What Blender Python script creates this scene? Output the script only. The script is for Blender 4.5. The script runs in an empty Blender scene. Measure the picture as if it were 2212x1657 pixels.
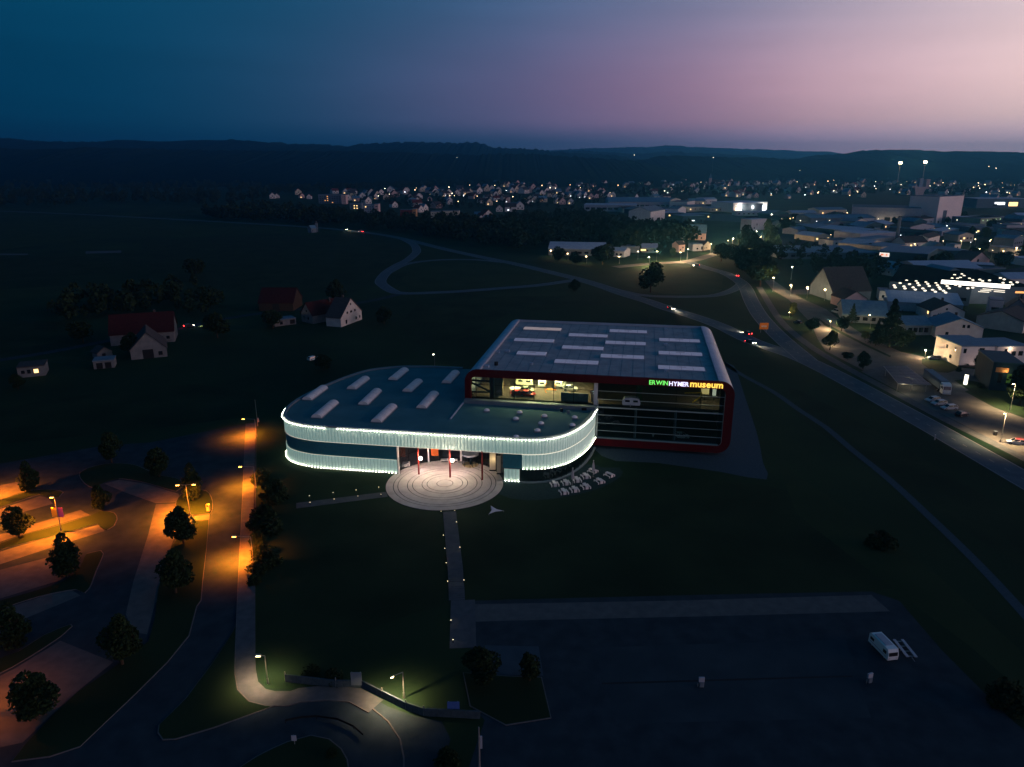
import bpy, bmesh, math, random
import numpy as np
from mathutils import Vector, Matrix

random.seed(7)
rng = np.random.default_rng(7)
scene = bpy.context.scene
col = scene.collection

# ------------------------------------------------------------------ camera
# the survey frame is 2212 x 1657 units; focal length in those units and height of the drone above the meadow
CAM_H, FOC, HORIZON = 70.0, 1560.0, 348.0
PITCH = math.atan((828.5 - HORIZON) / FOC)
cam_data = bpy.data.cameras.new('camera')
cam_data.sensor_fit = 'HORIZONTAL'
cam_data.sensor_width = 36.0
cam_data.lens = 36.0 * FOC / 2212.0
cam_data.clip_start = 1.0
cam_data.clip_end = 60000.0
cam = bpy.data.objects.new('camera', cam_data)
col.objects.link(cam)
cam.location = (0, 0, CAM_H)
cam.rotation_euler = (math.pi / 2 - PITCH, 0, 0)
scene.camera = cam

# ------------------------------------------------------------------ dusk sky
def lin(r, g, b):
    def f(c):
        c /= 255.0
        return c / 12.92 if c <= 0.04045 else ((c + 0.055) / 1.055) ** 2.4
    return (f(r), f(g), f(b), 1.0)

GLOW_AZ = math.radians(95.0)          # afterglow: to the right of the view axis
SKY_GAIN = 1.13
world = bpy.data.worlds.new('World')
scene.world = world
world.use_nodes = True
wt = world.node_tree
wt.nodes.clear()
def wn(t, **k):
    n = wt.nodes.new(t)
    for a, v in k.items():
        setattr(n, a, v)
    return n
def wl(a, b):
    wt.links.new(a, b)
w_tc = wn('ShaderNodeTexCoord')
w_sep = wn('ShaderNodeSeparateXYZ')
wl(w_tc.outputs['Generated'], w_sep.inputs[0])
w_h = wn('ShaderNodeCombineXYZ')
wl(w_sep.outputs[0], w_h.inputs[0]); wl(w_sep.outputs[1], w_h.inputs[1])
w_nrm = wn('ShaderNodeVectorMath', operation='NORMALIZE')
wl(w_h.outputs[0], w_nrm.inputs[0])
w_dot = wn('ShaderNodeVectorMath', operation='DOT_PRODUCT')
wl(w_nrm.outputs[0], w_dot.inputs[0])
w_dot.inputs[1].default_value = (math.sin(GLOW_AZ), math.cos(GLOW_AZ), 0)
w_az = wn('ShaderNodeMapRange')
w_az.inputs[1].default_value = -1.0; w_az.inputs[2].default_value = 1.0
wl(w_dot.outputs['Value'], w_az.inputs[0])
def wramp(stops):
    r = wn('ShaderNodeValToRGB')
    r.color_ramp.interpolation = 'B_SPLINE'
    e = r.color_ramp.elements
    while len(e) > 1:
        e.remove(e[0])
    for i, (p, c) in enumerate(stops):
        el = e[0] if i == 0 else e.new(p)
        el.position = p
        el.color = lin(*c)
    wl(w_az.outputs[0], r.inputs[0])
    return r
# azimuth 0 = opposite the afterglow, 1 = straight at it
R_hor = wramp([(0.0, (0, 32, 52)), (0.18, (0, 46, 74)), (0.33, (4, 60, 92)), (0.456, (56, 78, 114)), (0.55, (98, 98, 134)), (0.637, (172, 146, 178)), (0.75, (242, 206, 218)), (1.0, (250, 214, 206))])
R_mid = wramp([(0.0, (0, 38, 60)), (0.18, (0, 54, 84)), (0.33, (8, 68, 100)), (0.456, (92, 92, 130)), (0.55, (142, 112, 143)), (0.637, (194, 152, 168)), (0.75, (255, 216, 214)), (1.0, (255, 228, 198))])
R_top = wramp([(0.0, (0, 42, 66)), (0.18, (0, 66, 98)), (0.33, (12, 73, 106)), (0.456, (60, 92, 129)), (0.55, (102, 113, 146)), (0.637, (142, 142, 168)), (0.75, (218, 198, 204)), (1.0, (236, 212, 200))])
R_zen = wramp([(0.0, (0, 44, 72)), (0.4, (0, 62, 98)), (1.0, (0, 76, 118))])
def wmix(lo, hi, a, b):
    m = wn('ShaderNodeMapRange', interpolation_type='SMOOTHSTEP')
    m.inputs[1].default_value = math.sin(math.radians(lo)); m.inputs[2].default_value = math.sin(math.radians(hi))
    wl(w_sep.outputs[2], m.inputs[0])
    x = wn('ShaderNodeMix', data_type='RGBA')
    wl(m.outputs[0], x.inputs[0]); wl(a, x.inputs[6]); wl(b, x.inputs[7])
    return x.outputs[2]
c1 = wmix(1.2, 3.0, R_hor.outputs[0], R_mid.outputs[0])
c2 = wmix(4.0, 12.5, c1, R_top.outputs[0])
c3 = wmix(11.5, 21.0, c2, R_zen.outputs[0])
w_sky = wn('ShaderNodeTexSky', sky_type='NISHITA')
w_sky.sun_disc = False
w_sky.sun_elevation = math.radians(-4.0)
w_sky.sun_rotation = GLOW_AZ
w_sky.altitude = 600
w_add = wn('ShaderNodeMix', data_type='RGBA', blend_type='ADD')
w_add.inputs[0].default_value = 0.05
wl(c3, w_add.inputs[6]); wl(w_sky.outputs[0], w_add.inputs[7])
# thin, barely visible veils of cloud
w_map = wn('ShaderNodeMapping'); w_map.inputs['Scale'].default_value = (2.2, 2.2, 22.0)
wl(w_tc.outputs['Generated'], w_map.inputs[0])
w_nz = wn('ShaderNodeTexNoise'); w_nz.inputs['Scale'].default_value = 1.3; w_nz.inputs['Detail'].default_value = 5
wl(w_map.outputs[0], w_nz.inputs['Vector'])
w_veil = wn('ShaderNodeMapRange'); w_veil.inputs[1].default_value = .3; w_veil.inputs[2].default_value = .7; w_veil.inputs[3].default_value = .94; w_veil.inputs[4].default_value = 1.06
wl(w_nz.outputs[0], w_veil.inputs[0])
w_mul = wn('ShaderNodeVectorMath', operation='SCALE')
wl(w_add.outputs[2], w_mul.inputs[0]); wl(w_veil.outputs[0], w_mul.inputs['Scale'])
w_bg = wn('ShaderNodeBackground')
w_bg.inputs[1].default_value = SKY_GAIN
wl(w_mul.outputs[0], w_bg.inputs[0])
w_out = wn('ShaderNodeOutputWorld')
wl(w_bg.outputs[0], w_out.inputs[0])

# the last light of the set sun: very weak, very soft, from the afterglow side and slightly behind the drone
sun_d = bpy.data.lights.new('sun', 'SUN')
sun_d.energy = 0.85
sun_d.angle = math.radians(26)
sun_d.color = (1.0, 0.58, 0.60)
sun = bpy.data.objects.new('sun', sun_d)
col.objects.link(sun)
SUN_AZ, SUN_EL = GLOW_AZ + math.radians(7.0), math.radians(5.5)
sd = Vector((-math.sin(SUN_AZ) * math.cos(SUN_EL), -math.cos(SUN_AZ) * math.cos(SUN_EL), -math.sin(SUN_EL)))
sun.rotation_euler = sd.to_track_quat('-Z', 'Y').to_euler()

scene.view_settings.view_transform = 'Standard'
scene.view_settings.look = 'None'
scene.view_settings.exposure = 0.0
scene.view_settings.gamma = 1.0
scene.view_settings.use_curve_mapping = False
cy = scene.cycles
cy.use_denoising = True
try:
    cy.denoiser = 'OPENIMAGEDENOISE'
    cy.denoising_input_passes = 'RGB_ALBEDO_NORMAL'
except Exception:
    pass
cy.max_bounces = 5
cy.diffuse_bounces = 2
cy.glossy_bounces = 2
cy.transmission_bounces = 3
cy.transparent_max_bounces = 12
cy.volume_bounces = 0
cy.caustics_reflective = False
cy.caustics_refractive = False
cy.sample_clamp_indirect = 3.0
cy.use_light_tree = True

# ------------------------------------------------------------------ survey: frame units -> places on the ground
_c, _s = math.cos(PITCH), math.sin(PITCH)
def ray(x, y):
    u, v = (x - 1106.0) / FOC, (y - 828.5) / FOC
    return Vector((u, _c - v * _s, -(_s + v * _c)))
def P(x, y, z=0.0):
    d = ray(x, y)
    t = (z - CAM_H) / d.z
    return Vector((d.x * t, d.y * t, z))
def at_depth(x, y, dist):
    d = ray(x, y)
    t = dist / d.y
    return Vector((d.x * t, dist, CAM_H + d.z * t))
FR = {'Z3': (1584.6, 273.2, .28358), 'Z4': (1584.6, 573.7, .28355), 'R2': (1693.8, 409.8, .23417), 'Z8': (0, 874.2, .2717), 'Z9': (0, 1256.7, .2717),
      'B2': (491.8, 1038.2, .29642), 'B3': (491.8, 1366, .3211), 'B4': (1092.8, 1202, .50588), 'M1': (546.4, 655.7, .2968), 'M2': (983.5, 655.7, .32113),
      'M5': (819.6, 928.9, .24702), 'C5': (546.4, 273.2, .26383), 'C6': (1038.2, 273.2, .26378), 'C1': (1202.1, 327.8, .24702), 'L7': (0, 573.7, .34582),
      'T3': (546.4, 371.6, .19761), 'T4': (928.9, 338.8, .19761), 'E8': (1912.4, 710.3, .16488), 'G6': (983.5, 786.8, .16056), 'G7': (1256.7, 786.8, .16056),
      'N1': (1158.4, 978.1, .08893), 'N2': (841.5, 950.7, .11857), 'K3': (1857.8, 1338.7, .08905), 'K4': (1912.4, 765.0, .09881), 'D': (0, 0, 1)}
def fr(k, x, y):
    a, b, s = FR[k]
    return a + x * s, b + y * s
def Q(k, x, y, z=0.0):
    return P(*fr(k, x, y), z)
def QL(k, pts, z=0.0):
    return [Q(k, x, y, z) for x, y in pts]

# ------------------------------------------------------------------ materials
MATS = {}
def mat(name, rgb, rough=0.8, var=0.15, scale=0.6, metal=0.0, bump=0.0, spec=0.08, emit=None, estr=0.0, rgb2=None, coords='Object', detail=4):
    if name in MATS:
        return MATS[name]
    m = bpy.data.materials.new(name)
    m.use_nodes = True
    nt = m.node_tree
    b = nt.nodes['Principled BSDF']
    b.inputs['Roughness'].default_value = rough
    b.inputs['Metallic'].default_value = metal
    b.inputs['Specular IOR Level'].default_value = spec
    tc = nt.nodes.new('ShaderNodeTexCoord')
    if coords == 'World':
        src = nt.nodes.new('ShaderNodeNewGeometry').outputs['Position']
    else:
        src = tc.outputs[coords]
    nz = nt.nodes.new('ShaderNodeTexNoise')
    nz.inputs['Scale'].default_value = scale
    nz.inputs['Detail'].default_value = detail
    nt.links.new(src, nz.inputs['Vector'])
    rp = nt.nodes.new('ShaderNodeValToRGB')
    c2 = rgb2 if rgb2 else tuple(min(1, c * (1 + var)) for c in rgb)
    c1 = rgb if rgb2 else tuple(c * (1 - var) for c in rgb)
    rp.color_ramp.elements[0].position = 0.3
    rp.color_ramp.elements[1].position = 0.7
    rp.color_ramp.elements[0].color = (*c1, 1)
    rp.color_ramp.elements[1].color = (*c2, 1)
    nt.links.new(nz.outputs[0], rp.inputs[0])
    nt.links.new(rp.outputs[0], b.inputs['Base Color'])
    if bump > 0:
        bp = nt.nodes.new('ShaderNodeBump')
        bp.inputs['Strength'].default_value = bump
        nz2 = nt.nodes.new('ShaderNodeTexNoise')
        nz2.inputs['Scale'].default_value = scale * 12
        nt.links.new(src, nz2.inputs['Vector'])
        nt.links.new(nz2.outputs[0], bp.inputs['Height'])
        nt.links.new(bp.outputs[0], b.inputs['Normal'])
    if emit:
        b.inputs['Emission Color'].default_value = (*emit, 1)
        b.inputs['Emission Strength'].default_value = estr
    MATS[name] = m
    return m
def glow(name, rgb, strength):
    return mat(name, (0.6, 0.6, 0.6), emit=rgb, estr=strength, var=0.02)
def glass(name, tint=(0.75, 0.9, 0.9), refl=0.12, clear=0.85):
    if name in MATS:
        return MATS[name]
    m = bpy.data.materials.new(name)
    m.use_nodes = True
    nt = m.node_tree
    nt.nodes.clear()
    tr = nt.nodes.new('ShaderNodeBsdfTransparent'); tr.inputs[0].default_value = tuple(c * clear for c in tint) + (1,)
    gl = nt.nodes.new('ShaderNodeBsdfGlossy'); gl.inputs['Roughness'].default_value = 0.03; gl.inputs[0].default_value = (.8, .9, .95, 1)
    lw = nt.nodes.new('ShaderNodeLayerWeight'); lw.inputs[0].default_value = 0.35
    mu = nt.nodes.new('ShaderNodeMath'); mu.operation = 'MULTIPLY_ADD'; mu.inputs[1].default_value = 0.5; mu.inputs[2].default_value = refl
    nt.links.new(lw.outputs['Fresnel'], mu.inputs[0])
    mx = nt.nodes.new('ShaderNodeMixShader')
    nt.links.new(mu.outputs[0], mx.inputs[0]); nt.links.new(tr.outputs[0], mx.inputs[1]); nt.links.new(gl.outputs[0], mx.inputs[2])
    o = nt.nodes.new('ShaderNodeOutputMaterial')
    nt.links.new(mx.outputs[0], o.inputs[0])
    MATS[name] = m
    return m

M_grass = mat('meadow_grass', (0.008, 0.022, 0.012), 0.95, scale=0.02, rgb2=(0.024, 0.046, 0.020), spec=0.05, coords='World', detail=8, bump=0.3)
M_lawn = mat('mown_lawn', (0.010, 0.022, 0.011), 0.95, scale=0.07, rgb2=(0.022, 0.038, 0.018), spec=0.05, coords='World', detail=8, bump=0.3)
M_field = mat('ripe_field', (0.016, 0.032, 0.014), 0.95, scale=0.05, rgb2=(0.028, 0.046, 0.020), spec=0.05, coords='World')
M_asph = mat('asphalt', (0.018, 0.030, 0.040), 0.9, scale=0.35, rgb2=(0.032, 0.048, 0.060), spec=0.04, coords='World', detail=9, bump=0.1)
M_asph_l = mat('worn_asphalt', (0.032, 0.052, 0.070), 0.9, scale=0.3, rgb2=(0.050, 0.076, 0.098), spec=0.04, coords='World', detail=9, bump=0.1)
M_pave = mat('concrete_paving', (0.062, 0.070, 0.080), 0.9, scale=0.7, rgb2=(0.092, 0.10, 0.112), spec=0.04, coords='World', detail=8)
M_plaza = mat('plaza_concrete', (0.34, 0.32, 0.30), 0.8, scale=0.5, rgb2=(0.44, 0.41, 0.39), coords='World', detail=9, bump=0.05)
M_plaza2 = mat('plaza_joint', (0.03, 0.03, 0.032), 0.9)
M_bay = mat('parking_bay_pavers', (0.070, 0.076, 0.080), 0.9, scale=0.6, rgb2=(0.105, 0.11, 0.112), spec=0.04, coords='World', detail=9, bump=0.1)
M_kerb = mat('kerb_stone', (0.10, 0.10, 0.105), 0.8, scale=1.5)
M_mark = mat('road_paint', (0.22, 0.23, 0.24), 0.7, scale=2.0, var=0.25)
M_gravel = mat('gravel', (0.038, 0.060, 0.076), 0.95, scale=2.0, rgb2=(0.060, 0.086, 0.104), spec=0.02, coords='World', bump=0.3)
M_street = mat('lamplit_asphalt', (0.085, 0.085, 0.085), 0.9, scale=0.25, rgb2=(0.13, 0.125, 0.12), spec=0.04, coords='World', detail=9, bump=0.1)  # asphalt lightened so the lamplit street and road read brighter
M_dimw = mat('dim_plaster', (0.15, 0.155, 0.16), 0.9, scale=0.5, var=0.2)  # dimness of the farm walls put into the plaster colour
M_dtile = mat('dim_red_tiles', (0.030, 0.008, 0.009), 0.9, scale=1.2, rgb2=(0.05, 0.013, 0.013), detail=8)  # red tiles darkened to keep the farm roofs dim
M_white = mat('white_plaster', (0.66, 0.64, 0.62), 0.8, scale=0.4, var=0.1)
M_cream = mat('cream_plaster', (0.55, 0.50, 0.40), 0.8, scale=0.4, var=0.1)
M_rose = mat('rose_plaster', (0.58, 0.42, 0.40), 0.8, scale=0.4, var=0.1)
M_ochre = mat('ochre_plaster', (0.50, 0.27, 0.12), 0.8, scale=0.4, var=0.1)
M_greyw = mat('grey_cladding', (0.13, 0.17, 0.21), 0.6, scale=0.3, var=0.12)
M_palew = mat('pale_cladding', (0.34, 0.36, 0.42), 0.6, scale=0.3, var=0.1)
M_teal = mat('teal_panel', (0.022, 0.07, 0.095), 0.7, scale=0.4, var=0.1)
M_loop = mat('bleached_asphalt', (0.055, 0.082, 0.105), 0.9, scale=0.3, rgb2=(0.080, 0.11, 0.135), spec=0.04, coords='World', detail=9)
M_wood = mat('brown_timber', (0.045, 0.03, 0.022), 0.8, scale=2.0, var=0.3)
M_tile = mat('red_roof_tiles', (0.11, 0.026, 0.024), 0.85, scale=1.2, rgb2=(0.16, 0.04, 0.034), detail=8)
M_tiled = mat('dark_roof_tiles', (0.045, 0.04, 0.042), 0.85, scale=1.2, rgb2=(0.075, 0.062, 0.06), detail=8)
M_roofb = mat('blue_grey_roof', (0.08, 0.17, 0.245), 0.7, scale=0.6, rgb2=(0.12, 0.22, 0.30), detail=8)
M_roofl = mat('pale_metal_roof', (0.28, 0.35, 0.45), 0.6, scale=0.4, rgb2=(0.35, 0.42, 0.52), detail=6)
M_bit = mat('bitumen_roof', (0.06, 0.10, 0.135), 0.85, scale=0.5, rgb2=(0.085, 0.13, 0.17), coords='World', detail=9, bump=0.1)
M_flat = mat('black_roof_felt', (0.012, 0.014, 0.017), 0.95, scale=0.5, var=0.2, spec=0.0)
M_black = mat('black_metal', (0.015, 0.015, 0.017), 0.5, var=0.05)
M_steel = mat('grey_steel', (0.30, 0.31, 0.32), 0.45, metal=0.6, var=0.08, scale=2)
M_pane = mat('dark_window_pane', (0.012, 0.014, 0.018), 0.12, var=0.1, spec=0.6)
M_tyre = mat('tyre_rubber', (0.012, 0.012, 0.012), 0.9, var=0.1)
M_trunk = mat('tree_bark', (0.05, 0.036, 0.026), 0.95, scale=4, var=0.3)
def leafmat(name, a, b):
    return mat(name, a, 0.9, scale=0.8, rgb2=b, spec=0.1, coords='Object', detail=5)
M_leaf = leafmat('broad_leaves', (0.008, 0.018, 0.008), (0.020, 0.038, 0.014))
M_leaf_lit = leafmat('lamplit_leaves', (0.06, 0.085, 0.02), (0.10, 0.12, 0.035))  # leaf colour brightened to carry the lamplight on some trees
M_need = leafmat('conifer_needles', (0.012, 0.028, 0.014), (0.025, 0.045, 0.022))
M_wwin = glow('warm_lit_window', (1.0, 0.62, 0.22), 2.6)
M_owin = glow('orange_lit_window', (1.0, 0.42, 0.08), 1.3)
M_cwin = glow('cool_lit_window', (0.85, 0.95, 1.0), 2.4)

# ------------------------------------------------------------------ mesh building
class MB:
    def __init__(self):
        self.v, self.f = [], []
    def add(self, vs, fs):
        o = len(self.v)
        self.v += [tuple(p) for p in vs]
        self.f += [tuple(i + o for i in q) for q in fs]
        return self
    def box(self, x0, x1, y0, y1, z0, z1):
        return self.add([(x0, y0, z0), (x1, y0, z0), (x1, y1, z0), (x0, y1, z0), (x0, y0, z1), (x1, y0, z1), (x1, y1, z1), (x0, y1, z1)],
                        [(0, 3, 2, 1), (4, 5, 6, 7), (0, 1, 5, 4), (1, 2, 6, 5), (2, 3, 7, 6), (3, 0, 4, 7)])
    def obox(self, c, sx, sy, sz, rz=0.0):
        ca, sa = math.cos(rz), math.sin(rz)
        o = len(self.v)
        self.box(-sx / 2, sx / 2, -sy / 2, sy / 2, 0, sz)
        for i in range(o, len(self.v)):
            x, y, z = self.v[i]
            self.v[i] = (c[0] + x * ca - y * sa, c[1] + x * sa + y * ca, c[2] + z)
        return self
    def prism(self, poly, z0, z1, cap=True):
        n = len(poly)
        vs = [(p[0], p[1], z0) for p in poly] + [(p[0], p[1], z1) for p in poly]
        fs = [(i, (i + 1) % n, n + (i + 1) % n, n + i) for i in range(n)]
        if cap:
            fs += [tuple(range(n, 2 * n)), tuple(reversed(range(n)))]
        return self.add(vs, fs)
    def sheet(self, poly):
        return self.add(poly, [tuple(range(len(poly)))])
    def profile(self, prof, a, b):
        """prof: (y,z) outline in the yz plane, extruded along x from a to b"""
        n = len(prof)
        vs = [(a, y, z) for y, z in prof] + [(b, y, z) for y, z in prof]
        return self.add(vs, [(i, (i + 1) % n, n + (i + 1) % n, n + i) for i in range(n)] + [tuple(reversed(range(n))), tuple(range(n, 2 * n))])
    def tube(self, p0, p1, r0, r1=None, n=8, cap=True):
        r1 = r0 if r1 is None else r1
        p0, p1 = Vector(p0), Vector(p1)
        d = (p1 - p0).normalized()
        a = d.orthogonal().normalized()
        b = d.cross(a)
        vs = []
        for p, r in ((p0, r0), (p1, r1)):
            for i in range(n):
                t = 2 * math.pi * i / n
                vs.append(p + (a * math.cos(t) + b * math.sin(t)) * r)
        fs = [(i, (i + 1) % n, n + (i + 1) % n, n + i) for i in range(n)]
        if cap:
            fs += [tuple(reversed(range(n))), tuple(range(n, 2 * n))]
        return self.add(vs, fs)
    def path(self, pts, r, n=6):
        for a, b in zip(pts[:-1], pts[1:]):
            self.tube(a, b, r, r, n)
        return self
    def ball(self, c, rx, ry=None, rz=None, nu=10, nv=6):
        ry = rx if ry is None else ry
        rz = rx if rz is None else rz
        vs = [(c[0], c[1], c[2] - rz)]
        for j in range(1, nv):
            t = math.pi * j / nv
            for i in range(nu):
                a = 2 * math.pi * i / nu
                vs.append((c[0] + rx * math.sin(t) * math.cos(a), c[1] + ry * math.sin(t) * math.sin(a), c[2] - rz * math.cos(t)))
        vs.append((c[0], c[1], c[2] + rz))
        fs = [(0, 1 + (i + 1) % nu, 1 + i) for i in range(nu)]
        for j in range(nv - 2):
            for i in range(nu):
                p, q = 1 + j * nu + i, 1 + j * nu + (i + 1) % nu
                fs.append((p, q, q + nu, p + nu))
        last = len(vs) - 1
        k = 1 + (nv - 2) * nu
        fs += [(k + i, k + (i + 1) % nu, last) for i in range(nu)]
        return self.add(vs, fs)
    def mesh(self, name, m, smooth=False):
        me = bpy.data.meshes.new(name)
        me.from_pydata(self.v, [], self.f)
        me.materials.append(m)
        if smooth:
            me.shade_smooth()
        me.update()
        return me
    def build(self, name, m, parent=None, smooth=False, bevel=0.0):
        me = self.mesh(name, m, smooth)
        o = bpy.data.objects.new(name, me)
        col.objects.link(o)
        o.parent = parent
        if bevel:
            b = o.modifiers.new('bevel', 'BEVEL'); b.width = bevel; b.segments = 2
        return o
def tag(o, label=None, cat=None, group=None, kind=None):
    if label: o['label'] = label
    if cat: o['category'] = cat
    if group: o['group'] = group
    if kind: o['kind'] = kind
    return o
def thing(name, label, cat, loc=(0, 0, 0), rz=0.0, group=None):
    o = bpy.data.objects.new(name, None)
    col.objects.link(o)
    o.location = loc
    o.rotation_euler = (0, 0, rz)
    o.empty_display_size = 0.5
    return tag(o, label, cat, group)
def inst(name, me, parent, loc=(0, 0, 0), rot=(0, 0, 0), scale=(1, 1, 1)):
    o = bpy.data.objects.new(name, me)
    col.objects.link(o)
    o.parent = parent
    o.location = loc
    o.rotation_euler = rot
    o.scale = scale
    return o
_unit = {}
def pbox(name, parent, c, size, m, rot=(0, 0, 0)):
    """a box piece centred at c (shared mesh data)"""
    if m.name not in _unit:
        _unit[m.name] = MB().box(-.5, .5, -.5, .5, -.5, .5).mesh('block_' + m.name, m)
    return inst(name, _unit[m.name], parent, c, rot, size)
def copy_tree(o, parent=None):
    c = o.copy()
    col.objects.link(c)
    if parent is not None:
        c.parent = parent
    for ch in o.children:
        copy_tree(ch, c)
    return c
def struct(name, mb, m, kind='structure'):
    return tag(mb.build(name, m), kind=kind)
def smooth_line(pts, step=2.0, closed=False):
    """Catmull-Rom through 2D/3D points, resampled at about step metres"""
    pts = [Vector(p) for p in pts]
    n = len(pts)
    out = []
    rngi = range(n if closed else n - 1)
    for i in rngi:
        if closed:
            p0, p1, p2, p3 = pts[i - 1], pts[i], pts[(i + 1) % n], pts[(i + 2) % n]
        else:
            p1, p2 = pts[i], pts[i + 1]
            p0 = pts[i - 1] if i > 0 else p1 + (p1 - p2)
            p3 = pts[i + 2] if i + 2 < n else p2 + (p2 - p1)
        k = max(1, min(60, int((p2 - p1).length / step)))
        for j in range(k):
            t = j / k
            out.append(0.5 * ((2 * p1) + (p2 - p0) * t + (2 * p0 - 5 * p1 + 4 * p2 - p3) * t * t + (3 * p1 - p0 - 3 * p2 + p3) * t ** 3))
    if not closed:
        out.append(pts[-1])
    return out
def offset_pts(line, i, off):
    a, b = line[max(0, i - 1)], line[min(len(line) - 1, i + 1)]
    d = (b - a); d.z = 0; d.normalize()
    return line[i] + Vector((-d.y, d.x, 0)) * off
def ribbon(mb, line, w0, w1, z):
    """a strip between offsets w0 and w1 (left of travel is positive)"""
    L = [offset_pts(line, i, w0) for i in range(len(line))]
    R = [offset_pts(line, i, w1) for i in range(len(line))]
    n = len(line)
    mb.add([(p.x, p.y, z) for p in L] + [(p.x, p.y, z) for p in R], [(i, n + i, n + i + 1, i + 1) if w0 > w1 else (i, i + 1, n + i + 1, n + i) for i in range(n - 1)])
    return mb
def light(name, kind, parent, loc, power, rgb, size=0.2, target=None, spot=None, blend=0.6):
    d = bpy.data.lights.new(name, kind)
    d.energy = power
    d.color = rgb
    if kind in ('POINT', 'SPOT'):
        d.shadow_soft_size = size
    if kind == 'SPOT':
        d.spot_size = math.radians(spot); d.spot_blend = blend
    if kind == 'AREA':
        d.shape = 'RECTANGLE'; d.size = size[0]; d.size_y = size[1]
    o = bpy.data.objects.new(name, d)
    col.objects.link(o)
    o.parent = parent
    o.location = loc
    if target is not None:
        o.rotation_euler = (Vector(target) - Vector(loc)).to_track_quat('-Z', 'Y').to_euler()
    return o
# ------------------------------------------------------------------ ground and hills
g = MB()
S = 26000.0
g.add([(-S, -600, 0), (S, -600, 0), (S, S, 0), (-S, S, 0)], [(0, 1, 2, 3)])
struct('ground', g, M_grass)

M_hill = mat('wooded_hill', (0.004, 0.010, 0.008), 1.0, scale=0.004, rgb2=(0.009, 0.018, 0.012), spec=0.0, coords='World', detail=10)
def hill(crest, dist, front, back, rough, seed):
    """a long ridge: crest line through frame points at a distance, falling to the plain in front and behind"""
    r = np.random.default_rng(seed)
    xs = np.array([at_depth(x, y, dist).x for x, y in crest]); zs = np.array([at_depth(x, y, dist).z for x, y in crest])
    nx = 900
    X = np.linspace(xs[0], xs[-1], nx)
    Z = np.interp(X, xs, zs)
    Z = np.convolve(np.pad(Z, 6, 'edge'), np.ones(13) / 13, 'same')[6:-6]
    Z = Z + np.convolve(r.normal(0, rough * 1.6, nx), np.ones(2) / 2, 'same') + np.convolve(r.normal(0, rough * 2.0, nx), np.ones(11) / 11, 'same')
    prof = [(-1.0, -0.02), (-0.75, 0.13), (-0.5, 0.42), (-0.28, 0.72), (-0.1, 0.93), (0.0, 1.0), (0.25, 0.9), (0.6, 0.5), (1.0, -0.02)]
    vs, fs = [], []
    for i in range(nx):
        for (t, k) in prof:
            d = t * (front if t < 0 else back)
            wob = 1 + (0 if k <= 0 or t == 0 else 0.10 * math.sin(X[i] * 0.0031 + t * 5 + seed) + 0.05 * math.sin(X[i] * 0.011 - t * 9))
            vs.append((X[i], dist + d, max(-1.0, Z[i] * k * wob )))
    m = len(prof)
    for i in range(nx - 1):
        for j in range(m - 1):
            fs.append((i * m + j, (i + 1) * m + j, (i + 1) * m + j + 1, i * m + j + 1))
    return struct('hill', MB().add(vs, fs), M_hill)
hill([(-500, 300), (-200, 296), (0, 298), (50, 300), (70, 305), (215, 307), (230, 303), (380, 308), (410, 303), (500, 308), (640, 311), (760, 315), (800, 311), (860, 307), (900, 306), (960, 308), (1000, 307), (1030, 309), (1060, 317), (1120, 323), (1200, 328), (1300, 336), (1400, 350)], 4800, 2100, 800, 2.5, 1)
hill([(-700, 330), (0, 324), (300, 322), (600, 326), (850, 330), (1000, 334), (1160, 336), (1300, 342), (1400, 352)], 3200, 1100, 700, 2.0, 2)
hill([(1040, 330), (1120, 327), (1180, 325), (1260, 321), (1330, 319), (1420, 317), (1500, 318), (1560, 320), (1620, 322), (1700, 325), (1760, 329), (1860, 335), (2000, 340), (2600, 338)], 8600, 1800, 1200, 2.5, 3)
hill([(1050, 340), (1130, 333), (1200, 327), (1260, 326), (1330, 331), (1380, 334), (1420, 330), (1520, 332), (1600, 338), (1660, 342), (1720, 343), (1760, 340), (1800, 342), (1900, 344)], 6000, 1800, 900, 2.5, 4)
hill([(1280, 356), (1400, 346), (1420, 340), (1480, 338), (1560, 341), (1680, 347), (1760, 346), (1800, 344), (1860, 352), (2000, 356)], 3600, 1100, 600, 2.0, 5)
hill([(1745, 346), (1768, 336), (1800, 334), (1840, 333), (1858, 327), (1880, 326), (1990, 327), (2100, 330), (2150, 331), (2220, 332), (2500, 330), (2900, 326)], 3900, 1500, 800, 2.5, 6)

# ------------------------------------------------------------------ fields
def poly(name, pts, z, m, kind='structure'):
    return struct(name, MB().sheet([(p.x, p.y, z) for p in pts]), m, kind)
poly('field', [P(*p) for p in [(300, 520), (560, 508), (800, 512), (862, 528), (880, 548), (850, 575), (800, 610), (760, 632), (540, 630), (330, 600)]], 0.010, M_lawn)
poly('field', smooth_line([P(*p) for p in [(868, 606), (900, 580), (960, 570), (1060, 571), (1160, 584), (1225, 600), (1140, 614), (1040, 622), (930, 626)]], 6, True), 0.010, M_field)
poly('field', [Q('C6', *p) for p in [(1300, 1140), (1470, 1128), (1760, 1140), (1900, 1165), (1985, 1205), (1975, 1340), (1800, 1375), (1500, 1370), (1250, 1320), (1100, 1270), (1120, 1200)]], 0.010, M_field)
poly('field', [P(*p) for p in [(0, 480), (280, 470), (500, 492), (520, 502), (240, 512), (0, 540)]], 0.010, M_field)
poly('field', [P(*p) for p in [(-60, 548), (60, 548), (60, 551), (-60, 551)]], 0.012, M_pave)
poly('field', [P(*p) for p in [(185, 543), (262, 541), (262, 546), (185, 548)]], 0.012, M_pave)

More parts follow.
